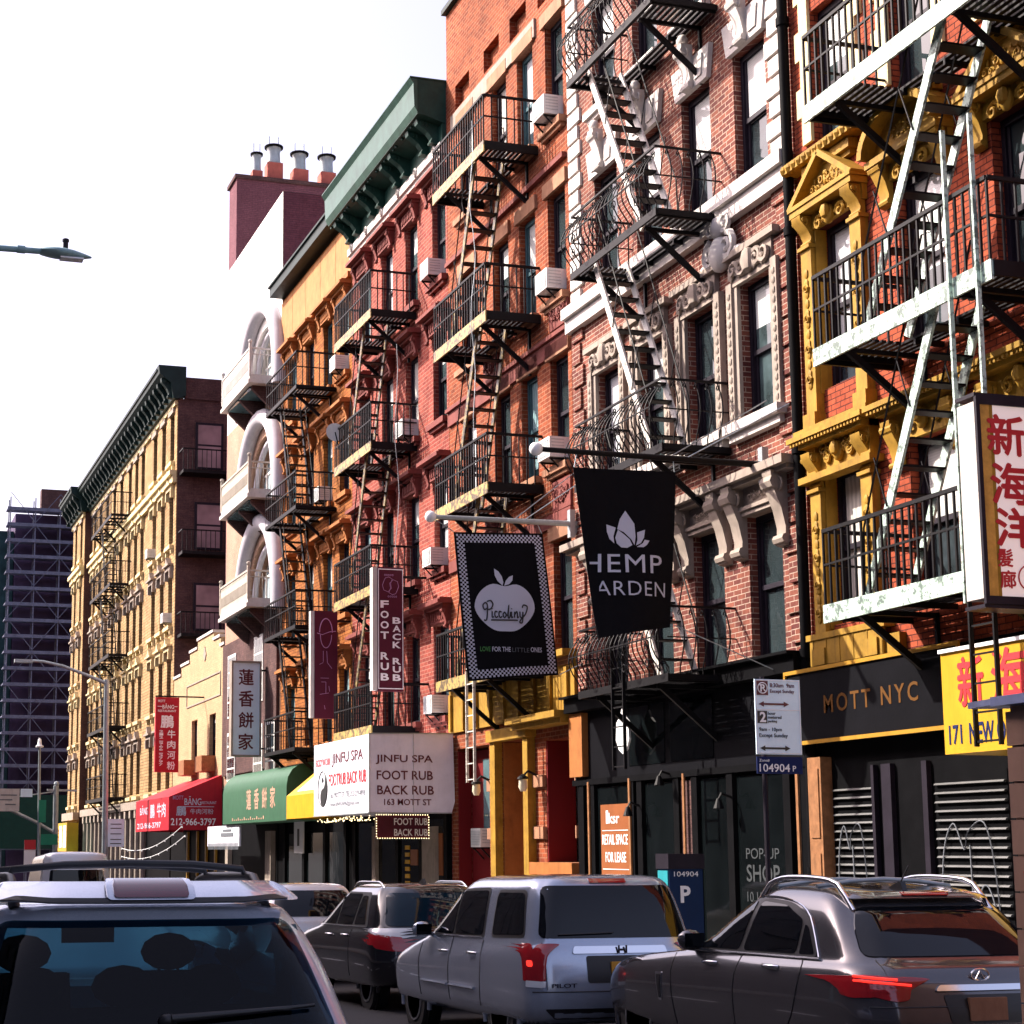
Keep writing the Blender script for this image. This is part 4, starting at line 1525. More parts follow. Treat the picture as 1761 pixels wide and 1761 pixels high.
# ------------------------------------------------------------------ orange painted building
RE = thing('brick_building', (FX0, 46.7, 0), 'orange painted building with a plain attic and carved window hoods', 'building')
Y0, Y1 = 42.90, 50.58
colsE = [43.65, 45.30, 47.25, 49.3]
rowsE = [(4.7, 1.9), (7.95, 1.95), (11.2, 1.95), (14.45, 1.95)]
holes = [(y - .46, y + .46, z, z + h) for y in colsE for z, h in rowsE]
wall_mesh(Y0, Y1, -1.5, 18.6, holes).build('wall', M_STUCCO_ORANGE, RE)
for ci, yc in enumerate(colsE):
    for ri, (z, h) in enumerate(rowsE):
        window(RE, yc, z, .92, h, M_FRAME_TEAL if ci % 2 else M_FRAME_DARK, [M_GLASS_TEAL, M_GLASS, M_GLASS_PALE][(ri + ci) % 3],
               [('hood', 'hood', hood_local, M_ORANGE_STONE), ('sill', 'sill', sill_local, M_ORANGE_STONE)])
mb = MB()
mb.box(FX0 - .04, FX0, Y0 + .03, Y1 - .03, 17.1, 18.5)
for y in (44.4, 46.0, 47.6, 49.2):
    mb.box(FX0 - .046, FX0 - .041, y, y + .03, 17.1, 18.5)
mb.build('attic_panel', paint('pale orange render', (0.42, 0.19, 0.072), .8, .25, dirt=.5), RE)
mb = MB()
mb.box(FX0 - .12, FX0, Y0 + .03, Y1, 16.95, 17.09)
mb.build('string_course', M_ORANGE_STONE, RE)
mb = MB()
mb.box(FX0 - .40, FX0 + .2, Y0, Y1 + .1, 18.72, 19.0)
mb.box(FX0 - .46, FX0 + .2, Y0, Y1 + .12, 19.001, 19.06)
mb.build('gutter', M_DARK_GREEN, RE)
mb = MB()
mb.box(FX0 - .04, FX0, Y0 + .03, Y1 - .02, -1.2, 3.9)
for y in (43.2, 45.2, 47.4, 49.6):
    mb.box(FX0 - .12, FX0 - .041, y - .12, y + .12, -1.2, 2.6)
mb.build('shop_front', M_NEARBLACK, RE)
mb = MB()
for (p, q) in ((43.4, 45.0), (45.4, 47.2), (47.6, 49.4)):
    mb.box(FX0 - .055, FX0 - .041, p, q, -.1, 2.3)
mb.build('shop_window', M_GLASS_DIM, RE)
fire_escape('thin black fire escape with open slatted balconies on the orange painted building', 47.95, 44.48, [4.5, 7.74, 10.97, 14.29], 11.4,
            M_IRON, M_IRON, 'straight', .95, [(1, 47.0, 45.6), (2, 47.0, 45.6), (3, 47.0, 45.6)], M_IRON, M_IRON, .08)

# ------------------------------------------------------------------ white building with arched balconies
RF = thing('arched_building', (FX0, 54.5, 0), 'white fronted building with three big arched balcony openings', 'building')
Y0, Y1 = 50.62, 58.55
AY = 52.95
arcs = [(16.2, 2.55), (12.62, 2.55), (9.25, 2.55)]


def arch_wall(y0, y1, z0, z1, cy, cz, r, x):
    """a wall band with one half-round opening whose springing sits at its foot"""
    mb = MB()
    n = 20
    pts = [(cy + r * math.cos(math.pi * k / n), cz + r * math.sin(math.pi * k / n)) for k in range(n + 1)]
    for k in range(n):
        p, q = pts[k], pts[k + 1]
        mb.add([(x, p[0], p[1]), (x, q[0], q[1]), (x, q[0], z1), (x, p[0], z1)], [(0, 1, 2, 3)])
        mb.add([(x, p[0], p[1]), (x, q[0], q[1]), (x + .5, q[0], q[1]), (x + .5, p[0], p[1])], [(0, 1, 2, 3)])
    mb.add([(x, y0, z0), (x, cy - r, z0), (x, cy - r, z1), (x, y0, z1)], [(0, 1, 2, 3)])
    mb.add([(x, cy + r, z0), (x, y1, z0), (x, y1, z1), (x, cy + r, z1)], [(0, 1, 2, 3)])
    return mb


top = MB()
low = MB()
bands = [(16.2, 22.2, top), (12.62, 16.2, low), (9.25, 12.62, low)]
for (za, zb, dst) in bands:
    m_ = arch_wall(Y0, Y1, za, zb, AY, za, 2.25, FX0)
    dst.add(m_.v, m_.f)
top.add([(FX0, Y0, 16.2), (FX0 + 8, Y0, 16.2), (FX0 + 8, Y0, 22.2), (FX0, Y0, 22.2), (FX0, Y1, 16.2), (FX0 + 8, Y1, 16.2), (FX0 + 8, Y1, 22.2), (FX0, Y1, 22.2)],
        [(3, 2, 6, 7), (5, 6, 7, 4), (1, 2, 6, 5)])
top.build('upper_wall', M_WHITE_STUCCO, RF)
mb = MB()
mb.box(FX0 + .02, FX0 + 8, Y0 - .012, Y0 - .002, 16.2, 22.19)
mb.build('side_wall', M_BRICK_MAROON, RF)
low.add([(FX0, Y0, -1.5), (FX0 + 8, Y0, -1.5), (FX0 + 8, Y0, 16.2), (FX0, Y0, 16.2), (FX0, Y1, -1.5), (FX0 + 8, Y1, -1.5), (FX0 + 8, Y1, 16.2), (FX0, Y1, 16.2)],
        [(0, 1, 2, 3), (4, 5, 6, 7)])
low.build('wall', M_PINK_STUCCO, RF)
mb = MB()
mb.box(FX0, FX0 + 8, Y0, Y1, -1.5, 9.25)
mb.build('lower_wall', M_PINK_STUCCO, RF)
M_GLASS_DOOR = glass_mat('pale balcony door glass', (0.42, 0.52, 0.55), 0.04, 0.03)
for (z, _) in arcs:
    # glazed back wall inside the arch
    mb = MB()
    mb.box(FX0 + .5, FX0 + .6, AY - 2.3, AY + 2.3, z, z + 2.35)
    mb.build('recess_wall', M_WHITE_STUCCO, RF)
    g = MB()
    g.prism([(AY + 1.95 * math.cos(math.pi * k / 14), z + .08 + 1.95 * math.sin(math.pi * k / 14)) for k in range(15)], 'x', FX0 + .42, FX0 + .46)
    d = g.build('balcony_door', M_GLASS_DOOR, RF)
    f = MB()
    for y in (AY - 1.2, AY - .4, AY + .4, AY + 1.2):
        f.box(FX0 + .38, FX0 + .48, y - .04, y + .04, z + .03, z + 1.25)
    f.box(FX0 + .38, FX0 + .48, AY - 1.5, AY + 1.5, z + 1.251, z + 1.32)
    f.build('frame', M_FRAME_WHITE, d)
    # thick round arch moulding and a thinner inner one
    mb = MB()
    pts = [(FX0 - .12, AY + 2.62 * math.cos(math.pi * k / 28), z + .05 + 2.78 * math.sin(math.pi * k / 28)) for k in range(29)]
    mb.tube([(FX0 - .12, AY + 2.62, z - .25)] + pts + [(FX0 - .12, AY - 2.62, z - .25)], .27, 12)
    mb.build('arch_moulding', M_ARCH, RF, 60)
    mb = MB()
    pts = [(FX0 + .20, AY + 2.14 * math.cos(math.pi * k / 24), z + 2.12 * math.sin(math.pi * k / 24)) for k in range(25)]
    mb.tube(pts, .10, 8)
    mb.build('inner_moulding', M_ARCH, RF, 60)
    # balcony
    b0, b1, xo = AY - 2.0, AY + 2.0, 11.55
    mb = MB()
    mb.box(xo, FX0 + .8, b0, b1, z - .02, z + .14)
    mb.box(xo - .05, FX0, b0 - .05, b1 + .05, z - .14, z - .021)
    bal = mb.build('balcony', M_WHITE_STONE, RF)
    mb = MB()
    for k in range(3):
        y = b0 + .35 + k * 1.65
        mb.prism([(FX0, z - .9), (FX0, z - .141), (xo + .15, z - .141), (xo + .15, z - .25), (FX0 - .25, z - .75)], 'y', y - .08, y + .08)
    mb.build('bracket', M_BRICK_DARK, bal)
    mb = MB()
    for (p, q) in ((b0 + .45, b0 + 1.9), (b0 + 2.1, b0 + 3.55)):
        mb.box(xo + .1, FX0 - .1, p, q, z - .20, z - .141)
    mb.build('soffit_light', M_GLASS_TEAL, bal)
    mb = MB()
    mb.box(xo, xo + .05, b0, b1, z + .14, z + .82)
    for k in range(26):
        y = b0 + .12 + k * (b1 - b0 - .24) / 25
        mb.box(xo - .02, xo - .001, y - .03, y + .03, z + .30, z + .62)
        mb.box(xo + .01, xo + .04, y - .05, y + .05, z + .82, z + .93)
    mb.bar((xo + .02, b0, z + .97), (xo + .02, b1, z + .97), .06)
    for y in (b0, b1):
        for k in range(8):
            x = xo + .1 + k * .12
            mb.bar((x, y, z + .14), (x, y, z + .9), .018)
        mb.bar((xo, y, z + .97), (FX0 + .2, y, z + .97), .05)
        mb.bar((xo, y, z + .78), (FX0 + .2, y, z + .78), .03)
        mb.bar((xo + .02, y, z + .1), (xo + .02, y, z + 1.12), .08)
        mb.sphere((xo + .02, y, z + 1.18), .07, n=8)
    mb.build('balustrade', M_WHITE_STONE if z > 16 else M_PALE_RAIL, bal)
# brown bay below the balconies with white gridded windows
mb = MB()
mb.box(FX0 - .10, FX0, Y0 + .1, Y1 - .1, 4.3, 8.75)
mb.build('bay_panel', M_BRICK_DARK, RF)
for (yc, z0, h) in ((53.0, 6.4, 2.1), (56.9, 6.2, 2.1), (53.0, 4.1, 1.6), (56.9, 4.1, 1.6), (51.4, 4.1, 1.6)):
    f = MB()
    f.box(FX0 - .13, FX0 - .101, yc - .6, yc + .6, z0, z0 + h)
    fr = f.build('window', M_FRAME_WHITE, RF)
    g = MB()
    for i in range(3):
        for j in range(4):
            g.box(FX0 - .135, FX0 - .131, yc - .54 + i * .37, yc - .20 + i * .37, z0 + .06 + j * (h - .1) / 4, z0 + .0 + (j + 1) * (h - .1) / 4)
    g.build('pane', M_GLASS, fr)
mb = MB()
mb.box(FX0 - .05, FX0, Y0 + .02, Y1, -1.5, 3.9)
mb.build('shop_front', M_NEARBLACK, RF)
mb = MB()
mb.box(FX0 - .2, FX0 - .051, 50.9, 51.6, -1.4, 2.4)
mb.box(FX0 - .2, FX0 - .051, 56.9, 57.3, -1.4, 2.4)
mb.build('shop_pier', M_STONE, RF)

# ------------------------------------------------------------------ maroon building behind, with roof vents
RM = thing('rooftop_block', (13.5, 62.0, 20), 'maroon brick block rising behind the white building with roof vents', 'building')
mb = MB()
mb.box(13.5, 19.5, 62.0, 63.3, 0, 27.1)
mb.build('wall', M_BRICK_MAROON, RM)
MB().box(13.42, 19.6, 61.92, 63.4, 27.101, 27.25).build('coping', M_BRICK_DARK, RM)
for (x, h, r) in ((15.08, .78, .30), (16.10, .62, .30), (17.2, .62, .30), (14.38, .38, .20)):
    mb = MB()
    mb.box(x - r, x + r, 62.3, 62.3 + 2 * r, 27.251, 27.25 + h)
    v = mb.build('chimney', paint('red chimney brick', (.45, .12, .09), .8, .2) if 'red chimney brick' not in MATS else MATS['red chimney brick'], RM)
    mb = MB()
    c = (x, 62.3 + r, 27.25 + h)
    mb.lathe([(r * .9, .0), (r * .95, .08), (r * .85, .1), (r * .8, .5), (r * 1.05, .72), (r * 1.1, .74)], c, 14)
    for s in (-.6, .6):
        mb.bar((c[0] + s * r, c[1], c[2] + .75), (c[0] + s * r, c[1], c[2] + 1.15), .03)
    mb.build('vent_pipe', M_STEEL, v, 40)
    MB().lathe([(r * 1.2, .66), (r * 1.25, .72), (r * 1.2, .745)], c, 14).build('vent_cap', M_BLACK, v)

# ------------------------------------------------------------------ small cream building with stepped parapet
RG = thing('cream_building', (FX0, 62.2, 0), 'small cream brick building with a stepped parapet', 'building')
Y0, Y1 = 58.6, 68.15
holes = [(60.0, 61.1, 4.9, 6.6), (63.3, 64.4, 4.9, 6.6)]
wall_mesh(Y0, Y1, -1.5, 8.2, holes).build('wall', M_BRICK_CREAM, RG)
mb = MB()
mb.prism([(Y0, 8.201), (Y1, 8.201), (Y1, 8.5), (66.6, 8.5), (66.6, 8.85), (64.9, 8.85), (64.9, 9.2), (63.4, 9.2), (63.4, 9.5), (60.5, 9.5), (60.5, 9.2), (59.3, 9.2), (59.3, 8.85), (Y0, 8.85)], 'x', FX0, FX0 + .35)
mb.build('parapet', M_BRICK_CREAM, RG)
mb = MB()
for (a, b, z) in ((66.6, Y1, 8.5), (64.9, 66.6, 8.85), (63.4, 64.9, 9.2), (60.5, 63.4, 9.5), (59.3, 60.5, 9.2), (Y0, 59.3, 8.85)):
    mb.box(FX0 - .05, FX0 + .4, a + .001, b - .001, z + .001, z + .10)
mb.build('coping', M_WHITE_STONE, RG)
for yc in (60.55, 63.85):
    fr = window(RG, yc, 4.9, 1.1, 1.7, M_FRAME_DARK, M_GLASS_PALE)
    b = MB()
    b.box(FX0 - .5, FX0 - .02, yc - .6, yc + .6, 4.55, 5.1)
    b.build('planter_box', M_WOOD, fr)
mb = MB()
for (a, b, c, d) in ((59.2, 65.4, 7.15, 7.2), (59.2, 65.4, 7.95, 8.0), (59.2, 59.25, 7.2, 7.95), (65.35, 65.4, 7.2, 7.95)):
    mb.box(FX0 - .03, FX0, a, b, c, d)
mb.prism([(62.0, 8.6), (61.75, 8.85), (62.0, 9.15), (62.25, 8.85)], 'x', FX0 - .03, FX0)
mb.build('panel_moulding', M_STONE, RG)
MB().box(FX0 - .04, FX0, Y0 + .05, Y1 - .05, -1.4, 2.6).build('shop_front', M_NEARBLACK, RG)
mb = MB()
for y in (59.4, 61.0, 62.6, 64.4):
    mb.box(FX0 - .12, FX0 - .041, y - .08, y + .08, -1.4, 2.5)
mb.build('shop_pier', M_GOLD_TRIM, RG)

# ------------------------------------------------------------------ long tan building with dark green cornice
RH = thing('corner_building', (FX0, 82, 0), 'long tan brick building with a dark green bracketed cornice and dark side wall', 'building')
Y0, Y1 = 68.3, 93.3
colsH = [69.35, 71.3, 73.4, 76.6, 78.4, 80.3, 82.9, 85.2, 87.6, 90.0, 92.1]
rowsH = [(.9, 2.3), (4.25, 2.2), (7.55, 2.2), (10.85, 2.2), (14.15, 2.2), (17.6, 1.95)]
holes = [(y - .45, y + .45, z, z + h) for y in colsH for z, h in rowsH[1:]]
holes2 = [(y - .4, y + .4, z, z + h) for y in (94.6, 96.9) for z, h in rowsH[1:]]
wall_mesh(Y0, Y1, -2.0, 20.0, holes, depth=14).build('wall', M_BRICK_TAN, RH)
wall_mesh(Y1 + .001, 98.2, -2.0, 20.0, holes2, x=12.1, depth=15).build('corner_wall', M_BRICK_TAN, RH)
MB().box(12.12, FX0 - .01, Y1 - .02, Y1 - .001, -2, 19.99).build('shade_toned_return', M_BRICK_DARK, RH)  # return face darkened: its shade is put into the brick colour


def hood_small(w, h):
    mb = MB()
    a = w / 2
    mb.box(-.14, 0, -a - .15, a + .15, h + .002, h + .16)
    mb.box(-.24, 0, -a - .2, a + .2, h + .161, h + .24)
    mb.prism([(-.25, h + .241), (.25, h + .241), (.0, h + .55)], 'x', -.2, 0)
    for s in (-1, 1):
        mb.box(-.16, 0, s * (a + .02), s * (a + .15), h - .35, h)
    return mb


def sill_small(w, h):
    mb = MB()
    a = w / 2
    for s in (-1, 1):
        mb.box(-.12, 0, s * (a + .02), s * (a + .15), -.45, -.25)
    mb.box(-.18, 0, -a - .18, a + .18, -.249, -.10)
    return mb


def hood_flat(w, h):
    mb = MB()
    a = w / 2
    mb.box(-.10, 0, -a - .12, a + .12, h + .002, h + .26)
    return mb


for (cols, x) in ((colsH, FX0), ((94.6, 96.9), 12.1)):
    for ci, yc in enumerate(cols):
        for ri, (z, h) in enumerate(rowsH[1:]):
            window(RH, yc, z, .9 if x == FX0 else .8, h, M_FRAME_DARK, M_GLASS,
                   [('hood', 'small' if ri < 4 else 'flat', hood_small if ri < 4 else hood_flat, M_CREAM_PAINT if ri % 2 else M_STONE), ('sill', 'small', sill_small, M_CREAM_PAINT)], x=x)
mb = MB()
for (a, b, x) in ((Y0 + .02, Y1 - .02, FX0), (Y1 + .0, 98.25, 12.1)):
    mb.box(x - .28, x, a, b, 16.85, 17.05)
    mb.box(x - .16, x, a, b, 16.55, 16.849)
    mb.box(x - .10, x, a, b, 19.75, 19.95)
mb.build('string_course', M_CREAM_PAINT, RH)
mb = MB()
for (a, b, x, r) in ((Y0 - .25, Y1 - .02, FX0, 1), (Y1 + .0 - .2, 98.2, 12.1, 1)):
    mb.prism([(x + .02, 19.96), (x - .22, 19.96), (x - .32, 20.6), (x - .72, 20.9), (x - .80, 20.95), (x - .84, 21.3), (x + .3, 21.3), (x + .3, 20.1)], 'y', a, b)
cor = mb.build('cornice', M_DARK_GREEN, RH)
mb = MB()
for (a, b, x) in ((Y0 + .1, Y1 - .1, FX0), (Y1 + .2, 98.2, 12.1)):
    n = int((b - a) / .95)
    for k in range(n + 1):
        y = a + k * (b - a) / n
        console(mb, x - .23, y, 20.0, 20.82, .26, .46)
    mb.box(x - .88, x - .841, a, b, 21.12, 21.2)
mb.build('bracket', M_DARK_GREEN, cor)
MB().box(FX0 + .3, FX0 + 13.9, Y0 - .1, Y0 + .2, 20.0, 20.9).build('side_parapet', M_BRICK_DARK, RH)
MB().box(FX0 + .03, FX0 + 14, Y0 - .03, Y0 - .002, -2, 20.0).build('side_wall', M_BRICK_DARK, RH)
for z in (17.2, 13.9, 10.6):
    f = MB()
    xa, xb, y = 13.35, 14.3, Y0 - .031
    f.box(xa - .1, xb + .1, y - .06, y, z - .08, z + 1.85)
    fr = f.build('side_window', M_FRAME_DARK, RH)
    g = MB()
    g.box(xa, xb, y - .075, y - .061, z + .95, z + 1.75)
    g.box(xa, xb, y - .075, y - .061, z, z + .87)
    g.build('pane', M_GLASS_ROSE, fr)
    b = MB()
    b.box(xa - .75, xb + .6, y - .9, y - .0, z - .42, z - .30)
    for k in range(13):
        x = xa - .75 + k * (xb - xa + 1.35) / 12
        b.bar((x, y - .88, z - .3), (x, y - .88, z + .55), .025)
    b.bar((xa - .75, y - .88, z + .55), (xb + .6, y - .88, z + .55), .05)
    b.bar((xa - .75, y - .88, z + .55), (xa - .75, y, z + .55), .05)
    b.build('balconet', M_IRON, fr)
mb = MB()
mb.box(FX0 - .35, FX0, 72.0, Y1 - .05, 3.55, 3.9)
mb.box(11.8, 12.1, Y1, 98.2, 3.4, 3.8)
for k in range(14):
    y = 74 + k * 1.4
    mb.tube([(FX0 - .16, y, .2), (FX0 - .16, y, 3.2)], .14, 8)
    mb.box(FX0 - .32, FX0, y - .2, y + .2, 3.2, 3.54)
mb.build('shop_columns', M_STONE, RH)
MB().box(FX0 - .05, FX0, Y0 + .02, Y1 - .03, -2, 3.5).build('shop_front', M_NEARBLACK, RH)
MB().box(12.04, 12.1, Y1 + .02, 98.2, -2, 3.3).build('shop_front', M_NEARBLACK, RH)
fire_escape('small black fire escape in the middle of the long tan building', 86.3, 79.6, [4.2, 7.45, 10.75, 14.05, 17.3], 11.55,
            M_IRON, M_IRON, 'straight', 1.05, [(1, 84.0, 82.2), (2, 84.0, 82.2), (3, 84.0, 82.2), (4, 84.0, 82.2)], M_IRON, M_IRON, .14, slat_dy=.16)

# ------------------------------------------------------------------ scaffolded building across the far street
RS = thing('scaffolded_building', (9.6, 118, 0), 'far building wrapped in scaffolding and dark purple netting', 'building')
MB().box(10.6, 24, 118, 140, -2.5, 24.4).build('wall', M_NETTING, RS)
MB().box(12.2, 17, 117.0, 117.9, 24.41, 26.0).build('roof_block', M_BRICK_DARK, RS)
MB().box(9.4, 10.55, 118.2, 150, -2.5, 23.2).build('street_netting', M_NETTING_TEAL, RS)
mb = MB()
for k in range(5):
    x = 10.1 + k * 1.65
    for y in (116.2, 117.4):
        mb.bar((x, y, -2), (x, y, 25.2), .075)
for k in range(14):
    y = 118 + k * 2.2
    mb.bar((8.9, y, -2), (8.9, y, 22.5 + 1.5 * (k % 3)), .08)
mb.build('scaffold_poles', M_SCAFFOLD, RS)
mb = MB()
for k in range(22):
    z = 1.9 + k * 1.07
    mb.box(9.9, 17.0, 116.15, 117.5, z, z + .08)
    mb.box(9.9, 17.0, 116.10, 116.149, z - .08, z + .14)
    if k % 2 == 0:
        mb.box(8.7, 9.35, 118, 148, z, z + .12)
mb.build('scaffold_boards', M_SCAFFOLD, RS)
mb = MB()
for k in range(11):
    z = 2.1 + k * 2.14
    for j in range(4):
        x = 10.1 + j * 1.65
        if (k + j) % 2:
            mb.bar((x, 116.1, z), (x + 1.65, 116.1, z + 2.0), .04)
        else:
            mb.bar((x + 1.65, 116.1, z), (x, 116.1, z + 2.0), .04)
mb.build('scaffold_braces', M_SCAFFOLD, RS)
mb = MB()
mb.box(9.7, 17.0, 114.8, 115.0, 1.9, 5.2)
mb.box(9.7, 17.0, 114.8, 117.0, 5.201, 5.35)
tag(mb.build('hoarding', M_HOARD), 'dark green hoarding board below the far scaffolding', 'hoarding')

# ------------------------------------------------------------------ the row across the street, out of the picture: it shades the cars and shows in their paint
mb = MB()
for (a, b, h) in ((-40, -12, 15), (-12, 6, 13.5), (6, 24, 15.5), (24, 48, 14), (48, 75, 15), (75, 104, 16)):
    wall = MB()
    mb.box(-16, -4.2, a, b - .05, -3, h)
    mb.box(-4.5, -3.9, a, b - .05, h - .6, h + .1)
    for k in range(int((b - a) / 2.4)):
        for j in range(4):
            y = a + .8 + k * 2.4
            z = 4.5 + j * 2.9
            if z + 1.7 < h - .8:
                mb.box(-4.25, -4.12, y, y + 1.0, z, z + 1.7)
                mb.box(-4.3, -4.0, y - .15, y + 1.15, z - .2, z - .02)
tag(mb.build('opposite_row', M_GREYSTONE), kind='structure')
# ------------------------------------------------------------------ signs, awnings, banners


def board(name, label, cat, x0, x1, y0, y1, z0, z1, m, part='board', group=None):
    r = thing(name, ((x0 + x1) / 2, (y0 + y1) / 2, z0), label, cat, group)
    MB().box(x0, x1, y0, y1, z0, z1).build(part, m, r)
    return r


# fascia with gold lettering
r = board('shop_sign', 'long black fascia sign with gold trim and gold capital lettering', 'sign', 12.22, 12.44, 17.1, 20.98, 3.24, 4.20, M_BLACK_SIGN)
mb = MB()
mb.box(12.19, 12.219, 17.1, 20.98, 3.22, 3.27)
mb.box(12.19, 12.219, 17.1, 20.98, 4.17, 4.22)
mb.box(12.19, 12.219, 20.94, 20.98, 3.271, 4.169)
mb.box(12.19, 12.219, 17.1, 17.14, 3.271, 4.169)
mb.build('trim', M_GOLD_TRIM, r)
text('lettering', 'MOTT NYC', (12.22, 20.03, 3.60), *FX, M_LETTER_GOLD, r, 2.08, .235, .012, 1.35)

# yellow canopy sign
r = thing('awning_sign', (11.7, 15, 2.86), 'yellow canopy sign with red characters and navy lettering beside the black fascia', 'sign')
mb = MB()
mb.prism([(11.62, 2.88), (12.5, 2.88), (12.5, 4.02), (11.62, 4.02)], 'y', 12.6, 16.62)
mb.build('canopy', M_YELLOW_SIGN, r)
MB().box(11.59, 11.619, 12.6, 16.63, 3.99, 4.03).build('top_edge', M_WHITE, r)
text('lettering', '新', (11.62, 16.34, 3.36), *FX, M_LETTER_RED, r, .46, .56, .022)
text('lettering', '海', (11.62, 15.76, 3.33), *FX, M_LETTER_RED, r, .60, .62, .022)
text('lettering', '171', (11.62, 16.53, 2.98), *FX, M_LETTER_NAVY, r, .23, .21, .015)
text('lettering', 'NEW OC', (11.62, 16.17, 2.97), *FX, M_LETTER_NAVY, r, .74, .23, .015)

# vertical light box
r = thing('light_box_sign', (11.5, 14.95, 4.33), 'tall projecting light box with red characters on a faded amber face', 'sign')
MB().box(10.90, 12.2, 14.82, 15.10, 4.34, 6.36).build('box', M_WHITE_STONE, r)
mb = MB()
for (a, b, c, d) in ((10.895, 12.21, 4.28, 4.36), (10.895, 12.21, 6.33, 6.41), (10.895, 10.94, 4.361, 6.329), (12.16, 12.21, 4.361, 6.329)):
    mb.box(a, b, 14.78, 14.819, c, d)
mb.box(10.89, 12.21, 14.80, 15.12, 6.411, 6.45)
mb.box(10.89, 12.21, 14.80, 15.12, 4.24, 4.279)
mb.build('frame', M_FRAME_DARK, r)
MB().box(10.941, 12.159, 14.805, 14.819, 4.361, 6.329).build('face', M_LIGHTBOX_ADDED_GLOW, r)
MB().box(10.942, 11.06, 14.80, 14.804, 4.362, 6.328).build('stain', M_AMBER, r)
MB().box(11.06, 11.10, 14.801, 14.804, 4.362, 6.328).build('stain', M_YELLOW_STONE, r)
for c, x, z, h, w in (('新', 11.01, 5.80, .44, .46), ('海', 11.02, 5.30, .44, .50), ('洋', 11.05, 4.86, .42, .50), ('髮', 11.06, 4.66, .19, .19), ('廊', 11.08, 4.44, .19, .19)):
    text('lettering', c, (x, 14.80, z), *FY, M_LETTER_RED, r, w, h, .025)
mb = MB()
mb.tube([(11.43 + .13 * math.cos(k * math.pi / 12), 14.795, 4.56 + .13 * math.sin(k * math.pi / 12)) for k in range(24)], .008, 5, True)
mb.build('emblem', M_LETTER_RED, r)
mb = MB()
mb.bar((12.2, 14.95, 6.2), (12.5, 14.95, 6.2), .05)
mb.bar((12.2, 14.95, 4.6), (12.5, 14.95, 4.6), .05)
mb.build('bracket', M_IRON, r)

# parking regulation signs on a street pole
r = thing('parking_sign', (9.57, 16.64, road_z(16.6) + .14), 'pale parking regulation sign on a dark street pole', 'sign')
MB().tube([(9.42, 16.66, road_z(16.6)), (9.42, 16.66, 3.68)], .028, 8).build('pole', M_FRAME_DARK, r)
MB().box(9.30, 9.84, 16.60, 16.615, 2.85, 3.65).build('plate', M_SIGN_BLUE, r)
MB().box(9.30, 9.84, 16.60, 16.615, 2.645, 2.825).build('zone_plate', M_LETTER_NAVY, r)
mb = MB()
for (a, b, c, d) in ((9.31, 9.83, 3.32, 3.328), (9.31, 9.83, 3.635, 3.641), (9.31, 9.83, 2.86, 2.866), (9.31, 9.316, 2.866, 3.635), (9.824, 9.83, 2.866, 3.635)):
    mb.box(a, b, 16.594, 16.599, c, d)
mb.build('border', M_LETTER_WHITE, r)
MB().box(9.32, 9.455, 16.594, 16.599, 3.48, 3.63).build('symbol_square', M_LETTER_MAROON, r)
text('lettering', 'P', (9.362, 16.594, 3.515), *FY, M_LETTER_WHITE, r, None, .08, .02)
mb = MB()
mb.tube([(9.387 + .056 * math.cos(k * math.pi / 10), 16.590, 3.555 + .056 * math.sin(k * math.pi / 10)) for k in range(20)], .006, 5, True)
mb.bar((9.35, 16.590, 3.595), (9.425, 16.590, 3.515), .010)
mb.build('symbol_ring', M_LETTER_WHITE, r)
text('lettering', '8:30am  9am', (9.48, 16.6, 3.565), *FY, M_LETTER_MAROON, r, .29, .045, .01)
text('lettering', 'Except Sunday', (9.48, 16.6, 3.495), *FY, M_LETTER_MAROON, r, .29, .048, .01)
MB().box(9.32, 9.435, 16.594, 16.599, 3.18, 3.31).build('symbol_square', M_LETTER_BLACK, r)
text('lettering', '2', (9.345, 16.594, 3.19), *FY, M_LETTER_WHITE, r, None, .11, .03)
for s, z in (('hour', 3.27), ('metered', 3.228), ('parking', 3.182)):
    text('lettering', s, (9.445, 16.6, z), *FY, M_LETTER_BLACK, r, None, .034, .01)
text('lettering', '9am - 10pm', (9.335, 16.6, 3.085), *FY, M_LETTER_BLACK, r, .27, .05, .01)
text('lettering', 'Except Sunday', (9.335, 16.6, 3.02), *FY, M_LETTER_BLACK, r, .34, .052, .012)
for z, m, nm in ((3.385, M_LETTER_MAROON, 'arrow'), (2.915, M_LETTER_BLACK, 'arrow')):
    mb = MB()
    mb.prism([(9.34, z), (9.40, z + .028), (9.40, z + .010), (9.64, z + .010), (9.64, z + .028), (9.70, z), (9.64, z - .028), (9.64, z - .010), (9.40, z - .010), (9.40, z - .028)], 'y', 16.594, 16.599)
    mb.build(nm, m, r)
text('lettering', '104904', (9.325, 16.6, 2.665), *FY, M_LETTER_WHITE, r, .36, .085, .004)
text('lettering', 'Zone#', (9.325, 16.6, 2.77), *FY, M_LETTER_WHITE, r, .12, .03)
text('lettering', 'P', (9.72, 16.6, 2.672), *FY, M_LETTER_WHITE, r, None, .06)


